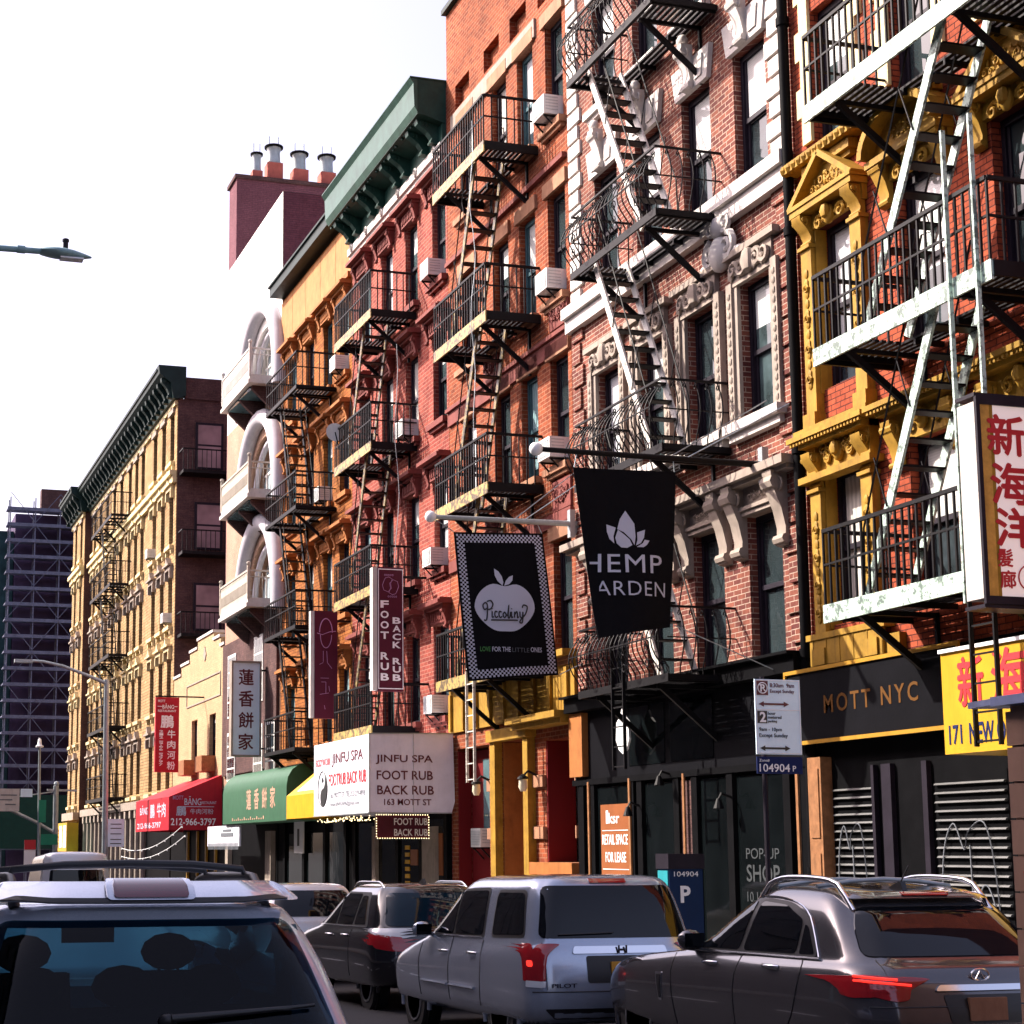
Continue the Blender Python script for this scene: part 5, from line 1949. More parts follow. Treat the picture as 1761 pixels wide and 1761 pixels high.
# banners on flagpoles
def banner(name, label, y, tl, tr, bl, br, folds, m, seed=0):
    r = thing(name, ((tl[0] + tr[0]) / 2, y, tl[1]), label, 'banner', 'banners hung from flagpoles')

    def fn(u, v, lift=0.0):
        """u across 0..1, v down 0..1"""
        a = Vector((tl[0] + (tr[0] - tl[0]) * u, 0, tl[1] + (tr[1] - tl[1]) * u))
        b = Vector((bl[0] + (br[0] - bl[0]) * u, 0, bl[1] + (br[1] - bl[1]) * u))
        p = a.lerp(b, v)
        wv = folds(u, v)
        return Vector((p.x, y + wv - lift, p.z))
    mb = MB()
    nu, nv = 40, 40
    for s in (0.0, .008):
        mb.grid(lambda u, v, s=s: fn(u, v, -s), nu, nv)
    n1 = (nu + 1) * (nv + 1)
    for i in range(nu):
        for row in (0, nv):
            a = row * (nu + 1) + i
            mb.f.append((a, a + 1, a + 1 + n1, a + n1))
    for j in range(nv):
        for col in (0, nu):
            a = j * (nu + 1) + col
            mb.f.append((a, a + nu + 1, a + nu + 1 + n1, a + n1))
    mb.build('cloth', m, r, 60)
    return r, fn


def onb(fn, tl, tr, bl, br):
    """map x, z metres on the banner's flat outline to its waved surface"""
    def g(x, z, lift):
        v = 0.5
        for _ in range(6):
            xl, xr = tl[0] + (bl[0] - tl[0]) * v, tr[0] + (br[0] - tr[0]) * v
            u = (x - xl) / (xr - xl)
            zt = tl[1] + (tr[1] - tl[1]) * u
            zb = bl[1] + (br[1] - bl[1]) * u
            v = (z - zt) / (zb - zt)
        return fn(u, v, lift)
    return g


def curve_prism(mb, pts, g, lift, z1=.003):
    n = len(pts)
    mb.add([g(p[0], p[1], lift) for p in pts] + [g(p[0], p[1], lift + z1) for p in pts],
           [tuple(range(n)), tuple(reversed(range(n, 2 * n)))] + [(i, i + n, (i + 1) % n + n, (i + 1) % n) for i in range(n)])


Q = ((9.44, 7.03), (10.98, 7.05), (9.83, 4.70), (10.88, 4.88))
r, fn = banner('hanging_banner', 'black banner with a pale lotus and large capitals, hanging nearest the brown brick building', 21.6, *Q,
               lambda u, v: .09 * math.sin(5.5 * u + 2.2 * v) * (.2 + .8 * v) + .20 * max(0, .16 - u) * v * 3, M_BLACK_CLOTH)
g = onb(fn, *Q)


def petal(cx, cz, w, h, lean, top=1.0):
    pts = []
    for k in range(13):
        t = k / 12
        pts.append((cx - w * math.sin(math.pi * min(1, t ** .8)) + lean * t * h, cz + h * t))
    for k in range(11, 0, -1):
        t = k / 12
        pts.append((cx + w * math.sin(math.pi * min(1, t ** .8)) + lean * t * h, cz + h * t))
    return pts


mb = MB()
curve_prism(mb, [(10.20, 6.46), (10.12, 6.34), (10.08, 6.20), (10.17, 6.16), (10.27, 6.06), (10.31, 5.98), (10.33, 6.10), (10.32, 6.28)], g, .010)
curve_prism(mb, [(10.09, 6.19), (10.05, 6.08), (10.07, 6.00), (10.13, 5.945), (10.21, 5.94), (10.28, 5.98), (10.245, 6.06), (10.17, 6.13)], g, .010)
curve_prism(mb, [(9.93, 6.26), (10.06, 6.22), (10.025, 6.10), (10.035, 6.00), (9.97, 6.06), (9.935, 6.16)], g, .010)
curve_prism(mb, [(10.47, 6.20), (10.355, 6.16), (10.355, 6.05), (10.33, 5.975), (10.40, 6.01), (10.45, 6.09)], g, .010)
curve_prism(mb, [(10.53, 6.05), (10.46, 6.06), (10.43, 6.01), (10.34, 5.955), (10.44, 5.955), (10.49, 5.99)], g, .010)
mb.build('lotus_print', M_LETTER_LILAC, r)


def banner_text(body, x, z, w, h, m, parent, g, bold=0.0, clipx=None, shear=0, spacing=1.0):
    vs, fs = text_mesh(body, 1.0, bold, spacing, 'LEFT', shear)
    x0 = min(v.x for v in vs)
    x1 = max(v.x for v in vs)
    y0 = min(v.y for v in vs)
    y1 = max(v.y for v in vs)
    bm = bmesh.new()
    bv = [bm.verts.new((x + (v.x - x0) * w / (x1 - x0), z + (v.y - y0) * h / (y1 - y0), v.z)) for v in vs]
    for f in fs:
        try:
            bm.faces.new([bv[i] for i in f])
        except ValueError:
            pass
    if clipx is not None:
        bmesh.ops.bisect_plane(bm, geom=bm.verts[:] + bm.edges[:] + bm.faces[:], plane_co=(clipx, 0, 0), plane_no=(1, 0, 0), clear_inner=True)
    # slice finely so that the print follows the folds
    n = max(2, int(w / .08))
    for k in range(1, n):
        bmesh.ops.bisect_plane(bm, geom=bm.verts[:] + bm.edges[:] + bm.faces[:], plane_co=(x + w * k / n, 0, 0), plane_no=(1, 0, 0))
    bm.verts.index_update()
    mb = MB()
    mb.add([g(v.co.x, v.co.y, .010 + v.co.z) for v in bm.verts], [[v.index for v in f.verts] for f in bm.faces])
    bm.free()
    return mb.build('lettering', m, parent, fix=False)


banner_text('HEMP', 9.60, 5.60, 1.12, .25, M_LETTER_LILAC, r, g, .0, 9.70, 0, 1.1)
banner_text('GARDEN', 9.56, 5.28, 1.22, .20, M_LETTER_LILAC, r, g, -.006, 9.83, 0, 1.1)


def flagpole(label, y, p, q, r0, loops):
    t = thing('flagpole', q, label, 'flagpole', 'flagpoles over the pavement')
    mb = MB()
    mb.tube([p, q], [r0 * .7, r0], 10)
    mb.build('pole', M_STEEL if 'grey' in label else M_IRON, t, 50)
    MB().sphere(p, r0 * 1.9, n=12).build('finial', M_WHITE, t, 60)
    mb = MB()
    mb.bar((12.36, y, q[2] - .25), (12.36, y, q[2] + .25), .10, .12)
    mb.bar(q, (12.40, y, q[2] - .2), .06)
    mid = Vector(p).lerp(Vector(q), .55)
    mb.tube([mid, (12.45, y, q[2] + .95)], .010, 5)
    mb.tube([Vector(p).lerp(Vector(q), .62), (12.45, y - .6, q[2] + .75)], .010, 5)
    mb.build('stay', M_STEEL, t)
    mb = MB()
    for (a, b) in loops:
        mb.tube([a, b], .008, 5)
    mb.build('cord', M_STEEL, t)
    return t


flagpole('long dark brown flagpole on the brown brick building carrying the lotus banner', 21.6, (8.9, 21.6, 7.25), (12.48, 21.6, 7.24), .05,
         [((9.5, 21.6, 7.24), (9.46, 21.6, 7.03)), ((10.95, 21.6, 7.24), (10.97, 21.6, 7.05)), ((10.9, 21.6, 4.9), (12.4, 21.2, 4.2))])
Q2 = ((10.13, 7.36), (11.79, 7.41), (10.38, 4.74), (12.08, 4.90))
r, fn = banner('hanging_banner', 'black banner with a chequered border and a pale apple, hanging before the orange brick building', 28.4, *Q2,
               lambda u, v: .07 * math.sin(4.5 * u + 2.0 * v + .6) * (.25 + .75 * v), M_BLACK_CLOTH)
g = onb(fn, *Q2)
mb = MB()
nx, ny = 46, 72


def cell(i, j):
    u0, u1, v0, v1 = i / nx, (i + 1) / nx, j / ny, (j + 1) / ny
    mb.add([fn(u0, v0, .008), fn(u1, v0, .008), fn(u1, v1, .008), fn(u0, v1, .008)], [(0, 3, 2, 1)])


for i in range(1, nx - 1):
    for j in range(1, ny - 1):
        if (i < 5 or i > nx - 6 or j < 5 or j > ny - 6) and (i + j) % 2 == 0 and i > 0 and j > 0:
            cell(i, j)
mb.build('chequered_border', M_LETTER_LILAC, r, fix=False)
# apple silhouette
ap = []
for k in range(48):
    t = 2 * math.pi * k / 48
    rx, rz = .55, .47
    x = rx * math.cos(t)
    z = rz * math.sin(t)
    if z < 0:
        x *= 1 - .32 * (-z / rz) ** 1.4
    z -= .09 * math.exp(-(x / .16) ** 2) * (1 if math.sin(t) > 0 else -.55)
    ap.append((11.06 + x, 6.05 + z))
mb = MB()
cen = (11.06, 6.03)
for k in range(48):
    a, b = ap[k], ap[(k + 1) % 48]
    for s in range(4):
        t0, t1 = s / 4, (s + 1) / 4
        q = [(cen[0] + (p[0] - cen[0]) * t, cen[1] + (p[1] - cen[1]) * t) for p, t in ((a, t0), (b, t0), (b, t1), (a, t1))]
        mb.add([g(x, z, .010) for x, z in q], [(0, 1, 2, 3)])
curve_prism(mb, [(11.02, 6.44), (10.93, 6.52), (10.88, 6.62), (10.87, 6.74), (10.95, 6.69), (11.01, 6.60), (11.035, 6.50)], g, .010)
curve_prism(mb, [(11.05, 6.44), (11.08, 6.53), (11.14, 6.60), (11.21, 6.63), (11.20, 6.54), (11.14, 6.47)], g, .010)
mb.build('apple_print', M_LETTER_LILAC, r)


def pen(strokes, x, z, s, m, parent, g, name='script', rad=.013, lift=.016):
    """handwriting: strokes as point lists in letter units"""
    mb = MB()
    for st in strokes:
        pts = []
        for i in range(len(st) - 1):
            p0 = st[max(0, i - 1)]
            p1, p2 = st[i], st[i + 1]
            p3 = st[min(len(st) - 1, i + 2)]
            for k in range(5):
                t = k / 5
                q = [0.5 * ((2 * p1[c]) + (-p0[c] + p2[c]) * t + (2 * p0[c] - 5 * p1[c] + 4 * p2[c] - p3[c]) * t * t + (-p0[c] + 3 * p1[c] - 3 * p2[c] + p3[c]) * t ** 3) for c in (0, 1)]
                pts.append(q)
        pts.append(st[-1])
        mb.tube([g(x + p[0] * s, z + p[1] * s, lift) for p in pts], rad, 5)
    return mb.build(name, m, parent)


pen([[(-.02, -.12), (.10, -.15), (.17, .05), (.20, .75), (.08, .95), (-.08, .78), (.02, .52), (.2, .62)],
     [(.18, 1.02), (.42, 1.08), (.55, .85), (.42, .58), (.22, .52)],
     [(.50, .42), (.50, .06), (.60, .10)], [(.50, .56), (.505, .60)],
     [(.82, .38), (.70, .42), (.66, .22), (.74, .04), (.86, .12)],
     [(1.08, .38), (.96, .42), (.92, .22), (1.0, .04), (1.12, .12)],
     [(1.28, .40), (1.18, .24), (1.26, .04), (1.38, .2), (1.28, .40)],
     [(1.46, .12), (1.56, .85), (1.50, .10), (1.60, .06), (1.66, .4)],
     [(1.72, .42), (1.72, .06), (1.80, .12)], [(1.73, .58), (1.735, .62)],
     [(1.90, .05), (1.92, .42), (1.93, .25), (2.05, .44), (2.10, .3), (2.10, .06), (2.18, .12)],
     [(2.26, .44), (2.28, .12), (2.42, .12), (2.46, .44), (2.42, -.2), (2.24, -.22), (2.34, -.02), (2.62, .3), (2.75, .75), (2.50, .86), (2.42, .68)],
     [(.42, -.12), (2.1, -.10)]], 10.68, 5.86, .285, M_LETTER_BLACK, r, g)
banner_text('LOVE', 10.60, 5.27, .18, .085, M_LETTER_GREEN, r, g, .01)
banner_text('FOR THE', 10.81, 5.27, .33, .085, M_LETTER_LILAC, r, g, .01)
banner_text('LITTLE', 11.17, 5.27, .32, .075, M_LETTER_GREY, r, g, -.01)
banner_text('ONES', 11.52, 5.28, .22, .085, M_LETTER_LILAC, r, g, .01)
flagpole('pale grey flagpole with a white ball finial carrying the apple banner', 28.4, (9.70, 28.4, 7.61), (12.48, 28.4, 7.62), .055,
         [((9.72, 28.4, 7.6), (10.13, 28.4, 7.36)), ((11.7, 28.4, 7.6), (11.79, 28.4, 7.41)), ((12.08, 28.4, 4.9), (12.45, 28.2, 5.1))])

# white spa awning: front, near end and roof of one tarpaulin
r = thing('awning', (11.5, 37.2, 2.62), 'large white box awning with dark red lettering on two faces', 'awning')
mb = MB()
mb.add([(10.58, 35.05, 2.62), (12.40, 35.05, 2.62), (12.47, 35.05, 2.85), (12.44, 35.05, 4.28), (10.58, 35.05, 4.25),
        (10.58, 39.5, 2.62), (12.47, 39.5, 2.62), (12.47, 39.5, 4.28), (10.58, 39.5, 4.25)],
       [(0, 1, 2, 3, 4), (0, 4, 8, 5), (4, 3, 7, 8), (5, 8, 7, 6)])
mb.build('tarpaulin', M_WHITE_CLOTH, r)
mb = MB()
for (p, q) in (((10.58, 35.04, 2.6), (10.58, 35.04, 4.27)), ((10.58, 35.04, 4.26), (12.44, 35.04, 4.29)), ((10.58, 35.04, 2.61), (12.4, 35.04, 2.61)), ((10.57, 35.04, 2.61), (10.57, 39.5, 2.61)), ((11.55, 35.043, 2.62), (11.55, 35.043, 4.27))):
    mb.bar(p, q, .022 if p[0] != 11.55 else .008)
mb.build('frame', M_STEEL, r)
for s, z, h, x, w in (('JINFU SPA', 3.62, .20, 10.72, 1.26), ('FOOT RUB', 3.30, .19, 10.74, 1.24), ('BACK RUB', 2.99, .19, 10.75, 1.25), ('163 MOTT ST', 2.77, .13, 10.90, 1.04)):
    text('lettering', s, (x, 35.045, z), *FY, M_LETTER_MAROON, r, w, h, .012)
text('lettering', 'BODYWORK', (10.575, 39.30, 3.74), *FX, M_LETTER_RED, r, 1.25, .17, .0)
text('lettering', 'JINFU SPA', (10.575, 37.95, 3.68), *FX, M_LETTER_MAROON, r, 2.45, .30, .005)
text('lettering', 'FOOTRUB BACK RUB', (10.575, 38.2, 3.26), *FX, M_LETTER_RED, r, 2.95, .27, .005)
text('lettering', '163 MOTT ST  TEL:212-219-4918', (10.575, 38.05, 2.99), *FX, M_LETTER_GREY, r, 2.7, .12, .0)
text('lettering', 'Email:JINFUSPA@gmail.com', (10.575, 38.05, 2.78), *FX, M_LETTER_GREY, r, 2.3, .12, .0)
yc, zc = 38.72, 3.22
circ = lambda r_, k0, k1, n, oy=0, oz=0: [(yc + oy + r_ * math.cos(t), zc + oz + r_ * math.sin(t)) for t in [k0 + (k1 - k0) * i / n for i in range(n + 1)]]
mb = MB()
R2 = .40
pts = circ(R2, math.pi / 2, 3 * math.pi / 2, 20) + circ(R2 / 2, -math.pi / 2, math.pi / 2, 10, 0, -R2 / 2)[1:] + list(reversed(circ(R2 / 2, math.pi / 2, 3 * math.pi / 2, 10, 0, R2 / 2)))[1:-1]
mb.prism(pts, 'x', 10.570, 10.578)
mb.prism(circ(.06, 0, 2 * math.pi, 12, 0, R2 / 2)[:-1], 'x', 10.565, 10.569)
mb.tube([(10.574, p[0], p[1]) for p in circ(R2, 0, 2 * math.pi, 30)[:-1]], .012, 5, True)
mb.build('yin_yang_emblem', M_LETTER_BLACK, r)

# hanging maroon signs
r = board('hanging_sign', 'small maroon two line sign edged with fairy lights below the white box awning', 'sign', 11.02, 12.2, 36.0, 36.12, 2.10, 2.57, M_MAROON)
text('lettering', 'FOOT RUB', (11.42, 36.0, 2.37), *FY, M_LETTER_WHITE, r, .76, .15, .015)
text('lettering', 'BACK RUB', (11.42, 36.0, 2.14), *FY, M_LETTER_WHITE, r, .76, .15, .015)
mb = MB()
for k in range(60):
    t = k / 60 * 3.3
    p = (11.02 + t, 2.59) if t < 1.18 else ((12.2, 2.57 - (t - 1.18)) if t < 1.65 else ((12.2 - (t - 1.65), 2.09) if t < 2.83 else (11.02, 2.10 + t - 2.83)))
    mb.sphere((p[0], 35.98, p[1]), .013, n=6)
mb.build('fairy_lights', M_BULB_LIT, r)
mb = MB()
for k in range(70):
    mb.sphere((10.75 + .12 * math.sin(k * 1.7), 35.6 + k * .055, 2.56 - .09 * abs(math.sin(k * .9))), .014, n=6)
tag(mb.build('string_lights', M_BULB_LIT), 'string of warm fairy lights under the front edge of the white box awning', 'lights')

r = board('hanging_sign', 'tall maroon vertical sign with two feet outlined and two columns of white capitals', 'sign', 11.28, 11.88, 36.7, 36.95, 5.32, 8.09, M_MAROON)
MB().box(11.17, 11.279, 36.72, 36.93, 5.33, 8.08).build('side_panel', M_WHITE_STONE, r)
mb = MB()
for (a, b, c, d) in ((11.29, 11.87, 8.03, 8.05), (11.29, 11.87, 5.36, 5.38), (11.29, 11.305, 5.381, 8.029), (11.855, 11.87, 5.381, 8.029)):
    mb.box(a, b, 36.69, 36.699, c, d)
mb.build('border', M_LETTER_WHITE, r)
for i, c in enumerate('FOOT RUB'):
    if c != ' ':
        text('lettering', c, (11.345, 36.7, 7.17 - i * .232), *FY, M_LETTER_WHITE, r, .19, .165, .03)
for i, c in enumerate('BACK RUB'):
    if c != ' ':
        text('lettering', c, (11.625, 36.7, 6.82 - i * .182), *FY, M_LETTER_WHITE, r, .19, .145, .03)
mb = MB()
for (cx, cz, s) in ((11.52, 7.74, 1), (11.64, 7.60, -1)):
    pts = [(-.10, .02), (-.13, -.06), (-.10, -.16), (.0, -.2), (.08, -.12), (.06, -.02), (.10, .08), (.02, .12), (-.06, .10)]
    mb.tube([(cx + p[0] * s, 36.693, cz + p[1] * s * 1.05) for p in pts], .007, 5, True)
    for k in range(5):
        mb.tube([(cx + (-.07 + k * .045 + .014 * math.cos(a)) * s, 36.693, cz + (.17 + .02 * math.sin(a)) * s) for a in (0, 1.05, 2.1, 3.14, 4.2, 5.25)], .005, 4, True)
mb.build('feet_outline', M_LETTER_PINK, r)
mb = MB()
for z in (5.5, 7.9):
    mb.bar((11.88, 36.82, z), (12.5, 36.82, z), .05)
mb.build('bracket', M_IRON, r)

r = board('hanging_sign', 'tall dark maroon vertical sign with an outlined face, before the orange painted building', 'sign', 11.52, 12.13, 43.0, 43.22, 5.17, 7.94, M_MAROON)
MB().box(11.42, 11.519, 43.02, 43.2, 5.18, 7.93).build('side_panel', M_WHITE_STONE, r)
mb = MB()
mb.tube([(11.82 + .17 * math.cos(a), 42.99, 7.38 + .36 * math.sin(a)) for a in [math.pi * k / 16 for k in range(17)]], .014, 5)
mb.tube([(11.82 + .15 * math.cos(a), 42.99, 7.32 + .34 * math.sin(a)) for a in [math.pi + math.pi * k / 12 for k in range(13)]], .010, 5)
mb.tube([(11.58, 42.99, 7.36), (11.72, 42.99, 7.32), (11.92, 42.99, 7.40), (12.08, 42.99, 7.42)], .009, 5)
for (a, b, c, d) in ((11.75, 6.9, 11.75, 6.62), (11.84, 6.9, 11.86, 6.6), (11.86, 6.6, 11.98, 6.45), (11.65, 6.55, 11.75, 6.6), (11.68, 6.2, 11.9, 6.2), (11.7, 6.1, 11.82, 6.1), (11.82, 6.1, 11.82, 5.8), (11.66, 5.78, 11.9, 5.82), (11.9, 6.0, 11.92, 5.86), (11.78, 5.5, 11.8, 5.4)):
    mb.tube([(a, 42.99, b), (c, 42.99, d)], .008, 4)
mb.build('face_outline', M_LETTER_PINK, r)
mb = MB()
for z in (5.4, 7.7):
    mb.bar((12.13, 43.1, z), (12.5, 43.1, z), .05)
mb.build('bracket', M_IRON, r)

r = board('hanging_sign', 'pale blue vertical sign with four dark red characters', 'sign', 11.35, 12.19, 52.0, 52.25, 4.70, 7.52, M_SIGN_BLUE)
mb = MB()
for (a, b, c, d) in ((11.30, 12.24, 7.521, 7.57), (11.30, 12.24, 4.65, 4.699), (11.30, 11.349, 4.70, 7.52), (12.191, 12.24, 4.70, 7.52)):
    mb.box(a, b, 51.94, 52.27, c, d)
mb.build('frame', M_STONE, r)
for i, c in enumerate('蓮香餅家'):
    text('lettering', c, (11.53, 52.0, 6.82 - i * .655), *FY, M_LETTER_MAROON, r, .48, .50, .018)
mb = MB()
for z in (4.9, 7.3):
    mb.bar((12.24, 52.1, z), (12.5, 52.1, z), .05)
mb.build('bracket', M_IRON, r)

r = board('hanging_sign', 'red vertical restaurant sign with white characters and a phone number, before the tan building', 'sign', 10.72, 11.57, 62.0, 62.2, 4.59, 7.27, M_RED_CLOTH)
for s, x, z, w, h in (('MOTT', 10.80, 7.09, .26, .09), ('BĀNG', 10.96, 6.86, .42, .18), ('RESTAURANT', 10.80, 6.74, .66, .08)):
    text('lettering', s, (x, 62.0, z), *FY, M_LETTER_WHITE, r, w, h, .012)
mb = MB()
mb.box(10.78, 10.95, 61.99, 61.999, 6.93, 6.95)
mb.box(11.39, 11.5, 61.99, 61.999, 6.93, 6.95)
mb.build('lettering', M_LETTER_WHITE, r)
text('lettering', '鵬', (10.90, 62.0, 6.16), *FY, M_LETTER_WHITE, r, .48, .48, .02)
for i, c in enumerate('牛肉河粉'):
    text('lettering', c, (11.15, 62.0, 5.80 - i * .375), *FY, M_LETTER_WHITE, r, .30, .30, .02)
for i, c in enumerate('212-966-3797'):
    text('lettering', c, (10.86, 62.0, 6.00 - i * .108), *FY, M_LETTER_WHITE, r, .14, .028 if c == '-' else .088, .02)
mb = MB()
mb.bar((10.72, 62.1, 7.31), (12.6, 62.1, 7.31), .05)
mb.build('bracket', M_IRON, r)

# red awning
r = thing('awning', (11.5, 61.5, 2.5), 'red sloping awning with white phone number on its near end', 'awning')
mb = MB()
ya, yb = 58.7, 65.6
mb.add([(10.65, ya, 2.5), (12.48, ya, 2.5), (12.48, ya, 4.38), (10.65, ya, 3.62), (10.65, yb, 2.5), (12.48, yb, 2.5), (12.48, yb, 4.38), (10.65, yb, 3.62)],
       [(0, 1, 2, 3), (4, 7, 6, 5), (0, 3, 7, 4), (3, 2, 6, 7)])
mb.build('vinyl_cover', M_RED_CLOTH, r)
text('lettering', '212-966-3797', (10.72, ya, 2.66), *FY, M_LETTER_WHITE, r, 1.55, .24, .012)
text('lettering', '鵬', (10.90, ya, 2.98), *FY, M_LETTER_LILAC, r, .34, .32, .012)
text('lettering', '牛肉河粉', (11.38, ya, 3.04), *FY, M_LETTER_LILAC, r, .80, .18, .0)
text('lettering', 'MOTT', (10.78, ya, 3.52), *FY, M_LETTER_PINK, r, .36, .14, .01)
text('lettering', 'BĀNG', (11.18, ya, 3.34), *FY, M_LETTER_LILAC, r, .58, .30, .005)
text('lettering', 'RESTAURANT', (11.78, ya, 3.38), *FY, M_LETTER_LILAC, r, .5, .09, .0)
MB().box(10.95, 12.2, ya - .008, ya - .001, 3.28, 3.30).build('lettering', M_LETTER_LILAC, r)
text('lettering', 'BĀNG', (10.65, 64.6, 3.10), *FX, M_LETTER_LILAC, r, 1.7, .34, .005)
text('lettering', '鵬', (10.65, 62.4, 2.95), *FX, M_LETTER_LILAC, r, .9, .5, .01)
text('lettering', '牛肉', (10.65, 61.0, 2.95), *FX, M_LETTER_LILAC, r, 1.7, .5, .01)
text('lettering', '212-966-3797', (10.65, 65.2, 2.60), *FX, M_LETTER_LILAC, r, 5.0, .2, .01)

# green awning with a rounded top
r = thing('awning', (11.9, 49.5, 2.6), 'green rounded awning with four flaking brown characters', 'awning')
ya, yb = 45.4, 53.5
prof = [(12.48, 2.62), (11.40, 2.62), (11.40, 3.55), (11.44, 3.78), (11.56, 3.98), (11.76, 4.12), (12.05, 4.18), (12.48, 4.18)]
mb = MB()
mb.prism(prof, 'y', ya, yb)
mb.build('vinyl_cover', M_GREEN_CLOTH, r, 30)
for i, c in enumerate('蓮香餅家'):
    text('lettering', c, (11.40, 50.2 - i * .98, 2.98), *FX, M_LETTER_BROWN, r, .62, .60, .02)
mb = MB()
for k in range(16):
    mb.box(11.390, 11.399, 52.0 - k * .27, 52.12 - k * .27, 2.70, 2.74 + .05 * (k % 3 == 0))
mb.build('print', M_LETTER_BROWN, r)
# yellow awning wedge
r = thing('awning', (11.7, 42, 2.6), 'small yellow and white sloping awning between the green awning and the white box awning', 'awning')
mb = MB()
mb.add([(10.95, 39.52, 2.62), (12.48, 39.52, 2.62), (12.48, 39.52, 4.45), (10.95, 39.52, 3.20), (10.95, 43.6, 2.62), (12.48, 43.6, 2.62), (12.48, 43.6, 4.45), (10.95, 43.6, 3.20)],
       [(0, 1, 2, 3), (4, 7, 6, 5), (0, 3, 7, 4), (3, 2, 6, 7)])
mb.build('vinyl_cover', M_YELLOW_CLOTH, r)
mb = MB()
mb.add([(11.05, 39.7, 3.30), (12.35, 39.7, 4.36), (12.35, 43.2, 4.36), (11.05, 42.9, 3.30)], [(0, 1, 2, 3)])
mb.build('white_panel', M_WHITE_CLOTH, r)

# retail poster in the brown brick shop window
r = thing('poster', (FX0 - .1, 26.9, .6), 'tall orange brown poster of white lettering in the dark shop window', 'poster')
MB().box(FX0 - .105, FX0 - .0875, 26.34, 27.48, .45, 2.60).build('sheet', M_POSTER, r)
text('lettering', 'ksr', (FX0 - .105, 27.15, 2.28), *FX, M_LETTER_WHITE, r, .42, .18, .01)
MB().box(FX0 - .112, FX0 - .106, 27.17, 27.25, 2.28, 2.50).build('lettering', M_LETTER_WHITE, r)
text('lettering', 'RETAIL SPACE', (FX0 - .105, 27.42, 1.93), *FX, M_LETTER_WHITE, r, 1.0, .17, .012)
text('lettering', 'FOR LEASE', (FX0 - .105, 27.30, 1.64), *FX, M_LETTER_WHITE, r, .80, .17, .012)
text('lettering', 'Daniel Lewis - Asset & Development', (FX0 - .105, 27.36, 1.40), *FX, M_LETTER_WHITE, r, .9, .05, .01) if False else None
mb = MB()
for z in (2.16, 1.52):
    mb.box(FX0 - .110, FX0 - .106, 26.40, 27.42, z, z + .012)
for z in (1.40, 1.31, 1.20):
    for k in range(9):
        mb.box(FX0 - .110, FX0 - .106, 27.38 - k * .105 - .08, 27.38 - k * .105, z, z + .035)
mb.build('rule', M_LETTER_WHITE, r)

# hanging oval sign and lantern under the brown brick fire escape
r = thing('hanging_sign', (12.1, 26.0, 3.4), 'small white shield shaped sign hanging in front of the dark shop front', 'sign')
mb = MB()
mb.prism([(26.25, 3.62), (26.15, 3.46), (26.0, 3.38), (25.85, 3.46), (25.75, 3.62), (25.78, 3.90), (25.90, 3.98), (26.0, 4.12), (26.10, 3.98), (26.22, 3.90)], 'x', 12.14, 12.18)
mb.build('shield', M_WHITE, r)
mb = MB()
mb.bar((12.16, 26.0, 4.2), (12.42, 26.0, 4.2), .03)
mb.bar((12.16, 26.0, 4.10), (12.16, 26.0, 4.2), .02)
mb.build('bracket', M_IRON, r)
text('lettering', 'CAT', (11.74, 25.6, 3.62), *FY, M_LETTER_GREY, r, .16, .08, .01) if False else None

# wall lanterns beside the yellow portal
lm = None
for (y, lab) in ((32.95, 'small wall lantern on the left side of the yellow door surround'), (30.45, 'small wall lantern on the right side of the yellow door surround')):
    if lm is None:
        lm = thing('wall_lantern', (FX0 - .1, y, 3.0), lab, 'lantern', 'wall lanterns by the yellow doorway')
        mb = MB()
        mb.tube([(FX0, y, 3.2), (FX0 - .22, y, 3.3), (FX0 - .32, y, 3.2)], .025, 6)
        mb.lathe([(.02, .06), (.10, -.0), (.11, -.03)], (FX0 - .32, y, 3.18), 12)
        mb.build('arm', M_IRON, lm)
        MB().lathe([(.05, -.26), (.085, -.18), (.075, -.04)], (FX0 - .32, y, 3.18), 12).build('globe', M_BULB, lm, 50)
    else:
        dup(lm, (FX0 - .1, y, 3.0), lab)

# white notice and mural by the dark shop fronts
r = board('notice', 'small white notice with a black glyph on the dark pier left of the spa', 'sign', 12.3, 12.34, 47.1, 48.1, 1.75, 2.62, M_WHITE)
MB().box(12.29, 12.299, 47.5, 47.7, 1.95, 2.42).build('glyph', M_LETTER_BLACK, r)
r = board('valance', 'white fringed valance with dark prints below the green awning', 'awning', 11.5, 11.56, 51.6, 56.3, 1.95, 2.58, M_WHITE_CLOTH)
mb = MB()
for k in range(26):
    mb.box(11.49, 11.499, 51.7 + k * .175, 51.78 + k * .175, 1.85, 2.05)
mb.box(11.485, 11.499, 52.4, 54.2, 2.25, 2.36)
mb.box(11.485, 11.499, 52.7, 53.9, 2.40, 2.47)
mb.build('print', M_LETTER_GREY, r)

